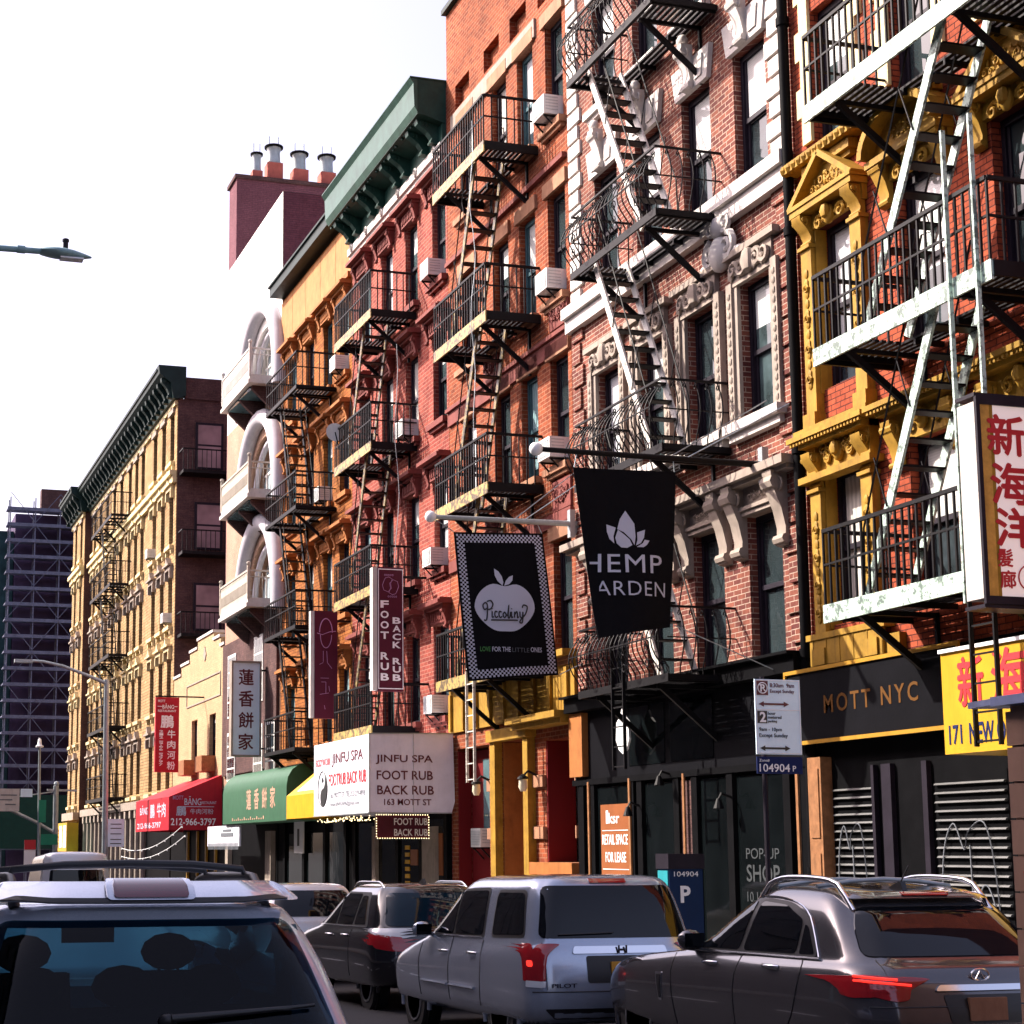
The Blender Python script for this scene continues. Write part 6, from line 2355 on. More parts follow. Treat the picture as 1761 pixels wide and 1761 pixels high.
# ------------------------------------------------------------------ air conditioners and a dish
acp = None
for (y, z, lab) in ((29.15, 15.55, 'white air conditioner high in the orange brick building, nearest the white quoins'),
                    (29.15, 12.15, 'white air conditioner in the orange brick building, second highest of the column beside the quoins'),
                    (29.15, 8.95, 'white air conditioner in the orange brick building behind the curled railing'),
                    (35.95, 14.62, 'white air conditioner in the top floor window of the pinkish building'),
                    (37.87, 11.38, 'white air conditioner in the third floor of the pinkish building above the fire escape'),
                    (35.90, 8.02, 'grey air conditioner in the pinkish building right of the tall feet sign'),
                    (35.90, 4.78, 'white air conditioner in the pinkish building just above the white box awning'),
                    (43.65, 14.52, 'white air conditioner in the orange painted building, top row'),
                    (45.30, 11.28, 'white air conditioner in the orange painted building, behind the slatted balcony'),
                    (69.35, 10.92, 'pale air conditioner in the tan building by its dark side wall'),
                    (73.40, 14.22, 'pale air conditioner in the tan building below the string course'),
                    (34.0, 1.9, 'white air conditioner low in the red recess of the orange brick building')):
    x = FX0 if z > 2.5 else FX0 + .38
    if acp is None:
        acp = thing('air_conditioner', (x, y, z), lab, 'air conditioner', 'window air conditioners')
        mb = MB()
        mb.box(x - .34, x + .15, y - .28, y + .28, z, z + .38)
        mb.build('case', M_AC, acp)
        mb = MB()
        for k in range(9):
            mb.box(x - .352, x - .341, y - .24, y + .24, z + .04 + k * .034, z + .06 + k * .034)
        for s in (-.281, .281):
            for k in range(5):
                mb.box(x - .30, x - .05, y + s - .006, y + s + .006, z + .08 + k * .06, z + .10 + k * .06)
        mb.build('grille', M_AC_GRILLE, acp)
        mb = MB()
        for s in (-.22, .22):
            mb.bar((x - .32, y + s, z - .02), (x, y + s, z - .02), .03)
            mb.bar((x - .30, y + s, z - .02), (x, y + s, z - .32), .025)
        mb.build('bracket', M_IRON, acp)
    else:
        dup(acp, (x, y, z), lab)
r = thing('satellite_dish', (11.4, 40.3, 11.9), 'small pale satellite dish on the railing of the pinkish building', 'dish')
MB().lathe([(.01, .06), (.12, .045), (.22, 0), (.23, -.01)], (11.3, 40.3, 12.0), 18, 'y').build('bowl', M_AC, r, 60)
MB().bar((11.3, 40.3, 12.0), (11.4, 40.3, 11.6), .03).build('arm', M_IRON, r)

# loose cables hanging down the fronts
for (y, x, z0, z1, lab) in ((37.2, 11.9, 5.2, 13.4, 'thin pale loose cable hanging down the pinkish building past its fire escape'),
                            (30.6, 11.35, 9.6, 16.0, 'thin pale loose cable hanging from the top railing of the orange brick building')):
    mb = MB()
    mb.tube([(x + .04 * math.sin(k * 1.3), y + .05 * math.sin(k * .9 + y), z1 - (z1 - z0) * k / 14) for k in range(15)], .008, 5)
    tag(mb.build('hanging_cable', M_STEEL), lab, 'cable')
# ------------------------------------------------------------------ street lamps, poles
r = thing('street_lamp', (-.6, 22, road_z(22)), 'teal grey cobra head street lamp reaching in from the left against the sky', 'street lamp')
mb = MB()
mb.tube([(-.6, 22, road_z(22)), (-.6, 22, 8.8), (-.3, 22, 9.35), (.4, 22, 9.5), (2.25, 22, 9.53)], [.11, .08, .05, .045, .04], 10)
mb.tube([(1.9, 22, 9.53), (2.0, 22, 9.53)], .055, 8)
mb.build('pole', M_LAMP_TEAL, r, 50)
mb = MB()


def lampf(u, v):
    y = 2.2 + .66 * u
    w = .14 * math.sin(math.pi * min(1, .12 + .88 * u) ** .7) + .02
    a = 2 * math.pi * v
    zz = .075 * math.sin(a) * math.sin(math.pi * (.15 + .8 * u)) * (1.0 if math.sin(a) > 0 else .75)
    return (y, 22 + w * math.cos(a), 9.525 + zz - .02 * u)


mb.grid(lampf, 12, 14)
mb.build('head', M_LAMP_TEAL, r, 60)
MB().lathe([(.035, 0), (.035, .10), (.045, .11), (.045, .14), (.03, .15)], (2.52, 22, 9.58), 10).build('photocell', M_FRAME_DARK, r)
MB().box(2.45, 2.75, 21.92, 22.08, 9.45, 9.47).build('lens', M_LENS, r)

r = thing('street_lamp', (9.25, 64, road_z(64)), 'grey street lamp with a long curved arm in front of the tan building', 'street lamp')
mb = MB()
mb.tube([(9.3, 64, road_z(64)), (9.22, 64, 8.05)], [.12, .10], 10)
mb.tube([(9.22, 64, 7.9), (8.6, 64, 8.15), (7.6, 64, 8.5), (6.9, 64, 8.64), (6.4, 64, 8.66)], [.07, .06, .055, .05, .05], 8)
mb.build('pole', M_STEEL, r, 50)
MB().box(5.85, 6.5, 63.88, 64.12, 8.58, 8.70).build('head', M_STEEL, r)
r = thing('parking_sign', (9.5, 64.0, 1.5), 'pale parking sign on the grey lamp pole before the tan building', 'sign')
MB().box(9.36, 9.95, 63.86, 63.88, 1.95, 2.95).build('plate', M_SIGN_BLUE, r)
mb = MB()
for z in (2.05, 2.2, 2.4, 2.6, 2.75):
    mb.box(9.45, 9.85, 63.85, 63.859, z, z + .03)
mb.build('line', M_LETTER_BLACK, r)

r = thing('traffic_pole', (9.0, 77, road_z(77)), 'grey traffic signal pole with slanting mast arm at the far corner', 'pole')
mb = MB()
mb.tube([(9.02, 77, road_z(77)), (8.98, 77, 4.6)], .12, 10)
mb.tube([(9.0, 77, 2.55), (8.2, 77, 3.0), (6.6, 77, 3.75), (5.6, 77, 4.1)], .075, 8)
mb.bar((9.0, 77, 4.36), (7.2, 77, 4.1), .05)
mb.bar((8.6, 77, 4.42), (9.9, 77, 4.40), .09)
mb.sphere((9.0, 77, 4.68), .12, n=8)
mb.build('pole', M_STEEL, r)
r = board('street_sign', 'white lane direction board high on the far mast arm', 'sign', 5.8, 7.4, 76.8, 76.86, 3.48, 4.45, M_WHITE_STONE)
mb = MB()
for (a, b, z) in ((6.6, 7.3, 4.15), (6.4, 7.1, 3.95), (6.8, 7.25, 3.75)):
    mb.box(a, b, 76.79, 76.799, z, z + .05)
mb.build('line', M_LETTER_GREY, r)
board('street_sign', 'small pale plate beside the white direction board', 'sign', 7.45, 7.95, 76.8, 76.84, 4.1, 4.45, M_SIGN_BLUE, 'plate')
r = thing('lamp_pole', (8.2, 76, road_z(76)), 'thin grey pole with a small lantern cap at the far corner', 'pole')
MB().tube([(8.25, 76, road_z(76)), (8.12, 76, 6.2)], [.09, .05], 8).build('pole', M_STEEL, r)
mb = MB()
mb.lathe([(.16, 0), (.17, .06), (.09, .12), (.07, .34), (.02, .40)], (8.12, 76, 6.2), 12)
mb.build('cap', M_WHITE, r, 50)
board('street_sign', 'green vertical street name plate on the thin far pole', 'sign', 8.14, 8.44, 75.8, 75.84, 3.0, 3.95, paint('green sign', (.02, .22, .13), .4, .1), 'plate')
board('street_sign', 'green horizontal street name plate low on the thin far pole', 'sign', 8.25, 8.95, 75.8, 75.84, 2.05, 2.5, MATS['green sign'], 'plate')
r = board('street_sign', 'black and white one way arrow sign at the far corner', 'sign', 8.6, 9.6, 74.0, 74.04, 1.35, 1.72, M_LETTER_BLACK)
mb = MB()
mb.prism([(8.66, 1.53), (8.82, 1.66), (8.82, 1.59), (9.5, 1.59), (9.5, 1.47), (8.82, 1.47), (8.82, 1.40)], 'y', 73.98, 73.999)
mb.build('arrow', M_LETTER_WHITE, r)
r = board('street_sign', 'red and white regulation sign at the far left corner', 'sign', 7.5, 7.98, 75.2, 75.24, 1.2, 2.25, M_WHITE, 'plate')
MB().box(7.5, 7.98, 75.18, 75.199, 1.85, 2.25).build('red_band', M_LETTER_RED, r)
r = board('shop_sign', 'yellow and white shop sign box on the corner of the tan building', 'sign', 11.4, 12.0, 92.5, 98.8, 1.75, 3.25, M_YELLOW_SIGN)
mb = MB()
for (a, b) in ((92.7, 93.9), (94.5, 95.5)):
    mb.box(11.38, 11.399, a, b, 1.95, 3.1)
mb.build('white_panel', M_WHITE, r)
mb = MB()
for k in range(4):
    for j in range(3):
        z = 2.0 + .35 * j
        mb.bar((11.38, 95.9 + k * .7, z), (11.38, 96.3 + k * .7, z + .28), .05)
        mb.bar((11.38, 96.3 + k * .7, z), (11.38, 96.0 + k * .7, z + .2), .05)
mb.build('lettering', M_LETTER_BROWN, r)
r = board('awning', 'pale green small awning at the foot of the tan building corner', 'awning', 11.1, 12.0, 88.5, 96.5, 1.2, 1.55, paint('pale green awning', (.16, .42, .28), .5, .15))

# sagging strings of white lights between the red and green awnings
mb = MB()
for (p, q, s) in (((10.6, 56, 2.6), (10.2, 66, 1.9), .35), ((10.7, 56, 2.3), (10.2, 66, 1.6), .35)):
    p, q = Vector(p), Vector(q)
    pts = []
    for k in range(17):
        t = k / 16
        a = p.lerp(q, t)
        a.z -= s * 4 * t * (1 - t)
        pts.append(a)
    mb.tube(pts, .012, 5)
    for a in pts[::2]:
        mb.sphere((a.x, a.y, a.z - .04), .026, n=6)
tag(mb.build('string_lights', M_WHITE), 'white sagging light strings between the red and green awnings', 'lights')

# parking meter
r = thing('parking_meter', (9.7, 19.4, road_z(19.4) + .14), 'blue parking meter with white P behind the silver car', 'parking meter')
zb = road_z(19.4) + .14
mb = MB()
mb.box(9.56, 10.0, 19.25, 19.55, zb, 1.62)
mb.build('cabinet', paint('blue meter body', (.006, .022, .075), .5, .15), r)
mb = MB()
mb.box(9.54, 10.02, 19.23, 19.57, 1.621, 1.80)
mb.build('top', M_FRAME_DARK, r)
MB().box(9.545, 9.559, 19.27, 19.53, 1.3, 1.60).build('side_panel', paint('teal meter panel', (.03, .28, .33), .4, .1), r)
text('lettering', '104904', (9.62, 19.25, 1.53), *FY, M_LETTER_WHITE, r, .32, .06)
text('lettering', 'P', (9.70, 19.25, 1.22), *FY, M_LETTER_WHITE, r, None, .20, .03)
r = thing('sticker', (FX0 - .17, 24.3, 1.4), 'white face shaped sticker on the dark shop door', 'sticker')
mb = MB()
mb.prism([(24.45, 1.72), (24.22, 1.72), (24.18, 1.50), (24.25, 1.36), (24.31, 1.28), (24.38, 1.30), (24.46, 1.5)], 'x', FX0 - .185, FX0 - .172)
mb.build('sticker_sheet', M_WHITE, r)

# brown panelled trailer at the right edge
r = thing('box_trailer', (8.0, 6.9, road_z(6.9)), 'brown panelled trailer with a red spray stroke at the right edge of the street', 'trailer')
zt = 2.74
mb = MB()
mb.box(7.03, 9.1, 3.5, 9.36, .45, zt)
n = 10
for k in range(n):
    z = .47 + k * (zt - .5) / n
    mb.box(7.0, 7.029, 3.5, 9.37, z + .006, z + (zt - .5) / n - .006)
mb.build('body', M_PANEL_BROWN, r)
mb = MB()
mb.box(6.93, 9.2, 3.3, 9.42, zt + .001, zt + .06)
mb.prism([(6.93, 9.42), (7.6, 9.42), (7.05, 9.72), (6.98, 9.72)], 'z', zt + .01, zt + .05)
mb.build('roof_sheet', M_PALE_BLUE, r)
mb = MB()
mb.tube([(6.99, 9.22, 1.72), (6.99, 9.16, 1.55), (6.99, 9.05, 1.3), (6.99, 8.98, 1.05)], [.03, .05, .05, .03], 6)
mb.build('spray_stroke', M_LETTER_RED, r)
for y in (4.6, 8.3):
    MB().lathe([(.2, -.12), (.36, -.11), (.36, .11), (.2, .12)], (7.25, y, road_z(y) + .36), 18, 'x').build('wheel', M_TYRE, r)
# ------------------------------------------------------------------ cars


def rpoly(pts, r=.05, n=4):
    out = []
    m = len(pts)
    for i in range(m):
        p, a, b = Vector(pts[i]), Vector(pts[i - 1]), Vector(pts[(i + 1) % m])
        rr = min(r, (a - p).length * .45, (b - p).length * .45)
        s = p + (a - p).normalized() * rr
        e = p + (b - p).normalized() * rr
        for k in range(n + 1):
            t = k / n
            q = s * (1 - t) ** 2 + p * 2 * t * (1 - t) + e * t * t
            out.append((q.x, q.y))
    return out


def ring(y0, y1, hw, z0, z1, r0, r1, bow0=.05, bow1=.12, arch=0.0, taper=(0.03, 0.06)):
    """closed loop round the car at one level: y0 rear, y1 front, z0/z1 heights at rear/front"""
    P = []
    ns, nc, ne = 16, 5, 7

    def add(x, y):
        t = (y - y0) / (y1 - y0)
        w = 1 - taper[0] * max(0, 1 - t / .25) ** 2 - taper[1] * max(0, (t - .7) / .3) ** 2
        f = abs(x) / hw
        yy = y + (bow0 * f * f if t < .5 else -bow1 * f * f)
        if .08 < t < .92:
            yy = y
        z = z0 + (z1 - z0) * t + arch * (1 - (2 * t - 1) ** 2)
        P.append(Vector((x * w, yy, z)))
    ya, yb = y0 + r0 + bow0, y1 - r1 - bow1
    for k in range(ns):
        add(hw, ya + (yb - ya) * k / (ns - 1))
    for k in range(1, nc):
        a = math.pi / 2 * k / nc
        add(hw - r1 + r1 * math.cos(a), yb + (y1 - yb) * math.sin(a) if False else yb + r1 * math.sin(a) + bow1 * (k / nc) * 0)
    for k in range(ne + 1):
        x = (hw - r1) * (1 - 2 * k / ne)
        P.append(Vector((x * (1 - taper[1]), y1 - bow1 * (x / hw) ** 2, z1)))
    for k in range(nc - 1, 0, -1):
        a = math.pi / 2 * k / nc
        add(-(hw - r1 + r1 * math.cos(a)), yb + r1 * math.sin(a))
    for k in range(ns):
        add(-hw, yb + (ya - yb) * k / (ns - 1))
    for k in range(1, nc):
        a = math.pi / 2 * k / nc
        add(-(hw - r0 + r0 * math.cos(a)), ya - r0 * math.sin(a))
    for k in range(ne + 1):
        x = (hw - r0) * (-1 + 2 * k / ne)
        P.append(Vector((x * (1 - taper[0]), y0 + bow0 * (x / hw) ** 2, z0)))
    for k in range(nc - 1, 0, -1):
        a = math.pi / 2 * k / nc
        add(hw - r0 + r0 * math.cos(a), ya - r0 * math.sin(a))
    return P


class Car:
    def __init__(s, name, label, x, y, paint_, rings, axles, wr, group='parked cars and traffic', cat='car', yaw=0.0, dz=0.0):
        s.root = thing(name, (x, y, road_z(y + 2) + dz), label, cat, group)
        s.root.rotation_euler = (-0.017 if y > 4 else 0, 0, yaw)
        mb = MB()
        R_ = [ring(*q) if not isinstance(q, dict) else ring(**q) for q in rings]
        n = len(R_[0])
        for q in R_:
            mb.v.extend(q)
        for i in range(len(R_) - 1):
            for k in range(n):
                k2 = (k + 1) % n
                mb.f.append((i * n + k, i * n + k2, (i + 1) * n + k2, (i + 1) * n + k))
        # close the roof with a strip fill so that it stays a smooth sheet
        top = (len(R_) - 1) * n
        c = sum(R_[-1], Vector()) / n
        mb.v.append(c)
        for k in range(n):
            mb.f.append((top + k, top + (k + 1) % n, len(mb.v) - 1))
        mb.f.append(tuple(reversed(range(n))))
        me = mb.mesh('body', paint_)
        ob = link('body', me, s.root)
        md = ob.modifiers.new('subsurf', 'SUBSURF')
        md.levels = md.render_levels = 1
        dg = bpy.context.evaluated_depsgraph_get()
        dg.update()
        me2 = bpy.data.meshes.new_from_object(ob.evaluated_get(dg))
        ob.modifiers.clear()
        ob.data = me2
        for p in me2.polygons:
            p.use_smooth = True
        me2.set_sharp_from_angle(angle=math.radians(42))
        s.body = ob
        s.paint = paint_
        s.bvh = BVHTree.FromPolygons([v.co for v in me2.vertices], [tuple(p.vertices) for p in me2.polygons])
        for (yy) in axles:
            for sd in (-1, 1):
                s.wheel(sd, yy, wr)

    def lb(s, mb, name, m, parent=None, smooth=None):
        first = None
        for q in mb.pieces():
            o = link(name, q.mesh(name, m, (0, 0, 0), smooth), parent or s.root)
            first = first or o
        return first

    def hit(s, face, a, b):
        o, d = {'left': ((-4, a, b), (1, 0, 0)), 'right': ((4, a, b), (-1, 0, 0)), 'rear': ((a, -4, b), (0, 1, 0)), 'front': ((a, 9, b), (0, -1, 0)), 'top': ((a, b, 6), (0, 0, -1))}[face]
        p, nn, i, dd = s.bvh.ray_cast(Vector(o), Vector(d))
        return p, nn, Vector(d)

    def patch(s, name, face, poly, m, off=.006, parent=None, r=.05, n=26, thick=.02):
        """a skin piece lying on the body: the outline is given in the face's own two coordinates"""
        pl = rpoly(poly, r) if r else poly
        us = [p[0] for p in pl]
        ws = [p[1] for p in pl]
        area = sum(pl[i - 1][0] * pl[i][1] - pl[i][0] * pl[i - 1][1] for i in range(len(pl)))
        if area < 0:
            pl = list(reversed(pl))
        bm = bmesh.new()
        u0, u1, w0, w1 = min(us), max(us), min(ws), max(ws)
        nu = max(1, int(n * (u1 - u0) / max(u1 - u0, w1 - w0)))
        nw = max(1, int(n * (w1 - w0) / max(u1 - u0, w1 - w0)))
        vs = [[bm.verts.new((u0 + (u1 - u0) * i / nu, w0 + (w1 - w0) * j / nw, 0)) for i in range(nu + 1)] for j in range(nw + 1)]
        for j in range(nw):
            for i in range(nu):
                bm.faces.new((vs[j][i], vs[j][i + 1], vs[j + 1][i + 1], vs[j + 1][i]))
        for i in range(len(pl)):
            a, b = pl[i - 1], pl[i]
            d = Vector((b[0] - a[0], b[1] - a[1], 0))
            if d.length < 1e-5:
                continue
            nrm = Vector((d.y, -d.x, 0)).normalized()
            bmesh.ops.bisect_plane(bm, geom=bm.verts[:] + bm.edges[:] + bm.faces[:], plane_co=(a[0], a[1], 0), plane_no=nrm, clear_outer=True, dist=1e-6)
        good = {}
        for v in bm.verts:
            p, nn, d = s.hit(face, v.co.x, v.co.y)
            if p is not None:
                q = p + nn * off
                good[v.index] = q
        bm.verts.index_update()
        dead = []
        for v in bm.verts:
            p, nn, d = s.hit(face, v.co.x, v.co.y)
            if p is None:
                dead.append(v)
            else:
                v.co = p + nn * off
        bmesh.ops.delete(bm, geom=dead, context='VERTS')
        # give the piece an edge that goes into the body
        ret = bmesh.ops.extrude_edge_only(bm, edges=[e for e in bm.edges if e.is_boundary])
        dvec = {'left': (1, 0, 0), 'right': (-1, 0, 0), 'rear': (0, 1, 0), 'top': (0, 0, -1), 'front': (0, -1, 0)}[face]
        for v in [g for g in ret['geom'] if isinstance(g, bmesh.types.BMVert)]:
            v.co += Vector(dvec) * thick
        bmesh.ops.recalc_face_normals(bm, faces=bm.faces)
        me = bpy.data.meshes.new(name)
        bm.to_mesh(me)
        bm.free()
        me.materials.append(m)
        for p in me.polygons:
            p.use_smooth = True
        me.set_sharp_from_angle(angle=math.radians(40))
        return link(name, me, parent or s.root)

    def seam(s, face, pts, w=.008, m=None, name='panel_gap', off=.002):
        if len(pts) > 3:
            q = []
            for i in range(len(pts) - 1):
                p0, p1, p2, p3 = pts[max(0, i - 1)], pts[i], pts[i + 1], pts[min(len(pts) - 1, i + 2)]
                for k in range(4):
                    t = k / 4
                    q.append(tuple(.5 * (2 * p1[c] + (p2[c] - p0[c]) * t + (2 * p0[c] - 5 * p1[c] + 4 * p2[c] - p3[c]) * t * t + (3 * p1[c] - p0[c] - 3 * p2[c] + p3[c]) * t ** 3) for c in (0, 1)))
            pts = q + [pts[-1]]
        mb = MB()
        P = []
        for a, b in zip(pts[:-1], pts[1:]):
            k = max(2, int((Vector(b) - Vector(a)).length / .06))
            for i in range(k):
                t = i / k
                p, nn, d = s.hit(face, a[0] + (b[0] - a[0]) * t, a[1] + (b[1] - a[1]) * t)
                if p is not None:
                    P.append(p + nn * off)
        p, nn, d = s.hit(face, *pts[-1])
        if p is not None:
            P.append(p + nn * off)
        if len(P) > 1:
            mb.tube(P, w / 2, 5)
            return s.lb(mb, name, m or M_TRIM)

    def wheel(s, sd, y, r):
        p, nn, d = s.hit('left' if sd < 0 else 'right', y, r * .9)
        x = (abs(p.x) if p is not None else .95)
        # dark wheel opening, tyre, rim
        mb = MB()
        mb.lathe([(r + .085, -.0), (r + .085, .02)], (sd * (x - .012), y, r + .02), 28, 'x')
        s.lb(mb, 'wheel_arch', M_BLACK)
        mb = MB()
        pts = [(sd * (x - .005), y + (r + .10) * math.cos(a), r + .02 + (r + .10) * math.sin(a)) for a in [math.radians(-15 + 210 * k / 24) for k in range(25)]]
        mb.tube(pts, .032, 8)
        s.lb(mb, 'arch_flare', s.paint, None, 60)
        mb = MB()
        pr = [(r * .62, -.11), (r * .95, -.11), (r, -.08), (r, .08), (r * .95, .11), (r * .64, .11)]
        mb.lathe(pr, (sd * (x - .09), y, r), 32, 'x')
        w = s.lb(mb, 'wheel', M_TYRE, None, 40)
        mb = MB()
        ox = sd * (x + .012)
        mb.lathe([(r * .66, -.02), (r * .66, .015), (r * .60, .02), (r * .60, -.02)], (ox, y, r), 32, 'x')
        mb.lathe([(r * .14, -.02), (r * .14, .02), (r * .08, .03)], (ox - sd * .01, y, r), 16, 'x')
        for k in range(5):
            a = 2 * math.pi * k / 5 + .3
            for da in (-.12, .12):
                mb.bar((ox - sd * .012, y + r * .1 * math.cos(a), r + r * .1 * math.sin(a)), (ox - sd * .002, y + r * .62 * math.cos(a + da), r + r * .62 * math.sin(a + da)), .04, .03, (1, 0, 0))
        s.lb(mb, 'rim', M_RIM, w, 40)

    def hollow(s):
        """cut a cabin and its window openings out of the shell"""
        cut = []
        cut.append(MB().box(-.70, .70, .50, 2.70, .72, 1.55))
        cut.append(MB().prism([(-.76, 1.12), (.76, 1.12), (.60, 1.55), (-.60, 1.55)], 'y', -.3, .62))
        cut.append(MB().prism([(-.70, 1.17), (.70, 1.17), (.57, 1.53), (-.57, 1.53)], 'y', 2.2, 4.2))
        cut.append(MB().prism([(.90, 1.21), (2.85, 1.19), (2.45, 1.52), (1.02, 1.53)], 'x', -1.3, 1.3))
        tmp = []
        for mb in cut:
            o = link('cutter', mb.mesh('cutter', M_SEAT))
            tmp.append(o)
            o.location = s.root.location
            o.rotation_euler = s.root.rotation_euler
            md = s.body.modifiers.new('cut', 'BOOLEAN')
            md.operation = 'DIFFERENCE'
            md.solver = 'EXACT'
            md.object = o
        dg = bpy.context.evaluated_depsgraph_get()
        dg.update()
        me = bpy.data.meshes.new_from_object(s.body.evaluated_get(dg))
        s.body.modifiers.clear()
        s.body.data = me
        me.set_sharp_from_angle(angle=math.radians(35))
        for o in tmp:
            bpy.data.objects.remove(o)

    def interior(s):
        def seat(x, y, w, hz):
            mb = MB()
            mb.grid(lambda u, v: (x + (u - .5) * w, y - .09 * math.sin(math.pi * v) - .05 * math.sin(math.pi * u), .72 + hz * v), 8, 8)
            mb.grid(lambda u, v: (x + (u - .5) * w, y + .09 + .04 * math.sin(math.pi * u), .72 + hz * v), 8, 8)
            mb.sphere((x, y + .03, .72 + hz + .10), .13, 1.15, .45, .75, 12)
            mb.bar((x - .05, y + .03, .72 + hz - .02), (x - .05, y + .03, .72 + hz + .05), .015)
            mb.bar((x + .05, y + .03, .72 + hz - .02), (x + .05, y + .03, .72 + hz + .05), .015)
            s.lb(mb, 'seat', M_SEAT, None, 60)
        for x in (-.38, .38):
            seat(x, 1.95, .48, .56)
        for x in (-.42, 0, .42):
            seat(x, 1.05, .42, .44)
        mb = MB()
        mb.box(-.14, .14, 2.30, 2.33, 1.42, 1.50)
        s.lb(mb, 'rear_view_mirror', M_TRIM)

    def handle(s, y, z):
        for sd, face in ((-1, 'left'), (1, 'right')):
            p, nn, d = s.hit(face, y, z)
            if p is None:
                continue
            mb = MB()
            mb.tube([(p.x + sd * .0, y - .10, z), (p.x + sd * .04, y - .07, z + .005), (p.x + sd * .04, y + .07, z + .005), (p.x, y + .10, z)], .016, 8)
            s.lb(mb, 'door_handle', M_CHROME, None, 60)

    def mirror(s, y, z):
        for sd, face in ((-1, 'left'), (1, 'right')):
            p, nn, d = s.hit(face, y, z)
            if p is None:
                continue
            mb = MB()
            x = p.x + sd * .15
            mb.sphere((x, y, z + .02), .105, 1.15, .75, .85, 12)
            mb.bar((p.x, y + .02, z - .04), (x, y, z - .03), .05, .04)
            mi = s.lb(mb, 'mirror', s.paint, None, 60)
            mb = MB()
            mb.box(x - .09, x + .09, y - .085, y - .075, z - .04, z + .08)
            s.lb(mb, 'mirror_glass', M_CARGLASS, mi)

    def rails(s, x, y0, y1, m, h=.05, r=.02):
        for sd in (-1, 1):
            P = []
            for k in range(15):
                t = k / 14
                y = y0 + (y1 - y0) * t
                p, nn, d = s.hit('top', sd * x, y)
                if p is None:
                    continue
                z = p.z + h * min(1, math.sin(math.pi * t) * 2.2) - .012
                P.append((sd * x, y, z))
            mb = MB()
            mb.tube(P, r, 8)
            s.lb(mb, 'roof_rail', m, None, 60)

    def plate(s, x, z, w, h, txt, m, tm):
        p, nn, d = s.hit('rear', x, z)
        mb = MB()
        y = p.y
        mb.box(x - w / 2, x + w / 2, y - .02, y + .02, z - h / 2, z + h / 2)
        pl = s.lb(mb, 'number_plate', m)
        if txt:
            vs, fs = text_mesh(txt, 1.0, .01)
            x0 = min(v.x for v in vs)
            x1 = max(v.x for v in vs)
            y0_ = min(v.y for v in vs)
            y1_ = max(v.y for v in vs)
            mb = MB()
            mb.add([(x - w * .4 + (v.x - x0) * w * .8 / (x1 - x0), y - .024 - v.z, z - h * .28 + (v.y - y0_) * h * .55 / (y1_ - y0_)) for v in vs], fs)
            link('lettering', mb.mesh('lettering', tm, (0, 0, 0), None, False), pl)
        return pl

    def lettering(s, txt, x, z, w, h, m, off=.006):
        vs, fs = text_mesh(txt, 1.0, .01)
        x0 = min(v.x for v in vs)
        x1 = max(v.x for v in vs)
        y0_ = min(v.y for v in vs)
        y1_ = max(v.y for v in vs)
        p, nn, d = s.hit('rear', x + w / 2, z)
        mb = MB()
        mb.add([(x + (v.x - x0) * w / (x1 - x0), p.y - off - v.z, z + (v.y - y0_) * h / (y1_ - y0_)) for v in vs], fs)
        return link('lettering', mb.mesh('lettering', m, (0, 0, 0), None, False), s.root)


def sv(car, poly, m, name, off=.006, r=.05, parent=None):
    """the same piece on both flanks"""
    for f in ('left', 'right'):
        car.patch(name, f, poly, m, off, parent, r)


# ---- silver boxy SUV in the middle
PR = [(.14, 4.74, .90, .28, .28, .15, .25), (.03, 4.84, .965, .40, .40, .16, .35), (.0, 4.86, .99, .60, .60, .16, .4), (.02, 4.84, .995, .82, .74, .16, .4),
      (.05, 4.78, .985, 1.0, .83, .16, .4), (.07, 4.62, .96, 1.07, .89, .16, .4), (.08, 4.15, .94, 1.10, 1.02, .16, .35), (.09, 3.55, .915, 1.13, 1.12, .16, .3),
      (.17, 3.05, .855, 1.42, 1.42, .15, .3), (.27, 2.66, .785, 1.68, 1.68, .14, .3), (.33, 2.5, .72, 1.755, 1.755, .14, .3), (.45, 2.3, .6, 1.79, 1.79, .15, .3), (.9, 1.9, .2, 1.80, 1.80, .1, .15)]
c = Car('silver_car', 'boxy silver SUV with an orange plate, in the middle of the parked row', 7.47, 16.10, M_SILVER_BLUE, PR, (.98, 3.76), .385, dz=-.03)
sv(c, [(1.42, 1.14), (3.42, 1.13), (2.72, 1.64), (1.50, 1.66)], M_TRIM, 'window_surround', .005, .06)
sv(c, [(1.48, 1.17), (2.34, 1.16), (2.34, 1.62), (1.55, 1.63)], M_CARGLASS, 'side_window', .010, .05)
sv(c, [(2.40, 1.16), (3.28, 1.155), (2.72, 1.60), (2.40, 1.62)], M_CARGLASS, 'side_window', .010, .04)
sv(c, [(.34, 1.17), (1.22, 1.15), (1.27, 1.64), (.50, 1.64)], M_TRIM, 'window_surround', .005, .07)
sv(c, [(.38, 1.20), (1.19, 1.18), (1.24, 1.61), (.53, 1.61)], M_CARGLASS, 'quarter_window', .010, .06)
c.patch('rear_window', 'rear', [(-.80, 1.17), (.80, 1.17), (.69, 1.68), (-.69, 1.68)], M_CARGLASS, .008, r=.07)
c.patch('brake_light', 'rear', [(-.20, 1.705), (.20, 1.705), (.20, 1.745), (-.20, 1.745)], M_TAIL, .012, r=.01)
for sx in (-1, 1):
    c.patch('tail_lamp', 'rear', [(sx * .865, .76), (sx * .955, .76), (sx * .945, 1.12), (sx * .865, 1.12)], M_TAIL, .014, r=.02)
for f in ('left', 'right'):
    c.patch('tail_lamp', f, [(.07, .76), (.19, .77), (.19, 1.11), (.11, 1.12)], M_TAIL, .014, r=.02)
    c.patch('lamp_lens', f, [(.07, .70), (.19, .71), (.19, .77), (.07, .76)], M_LENS, .015, r=.01)
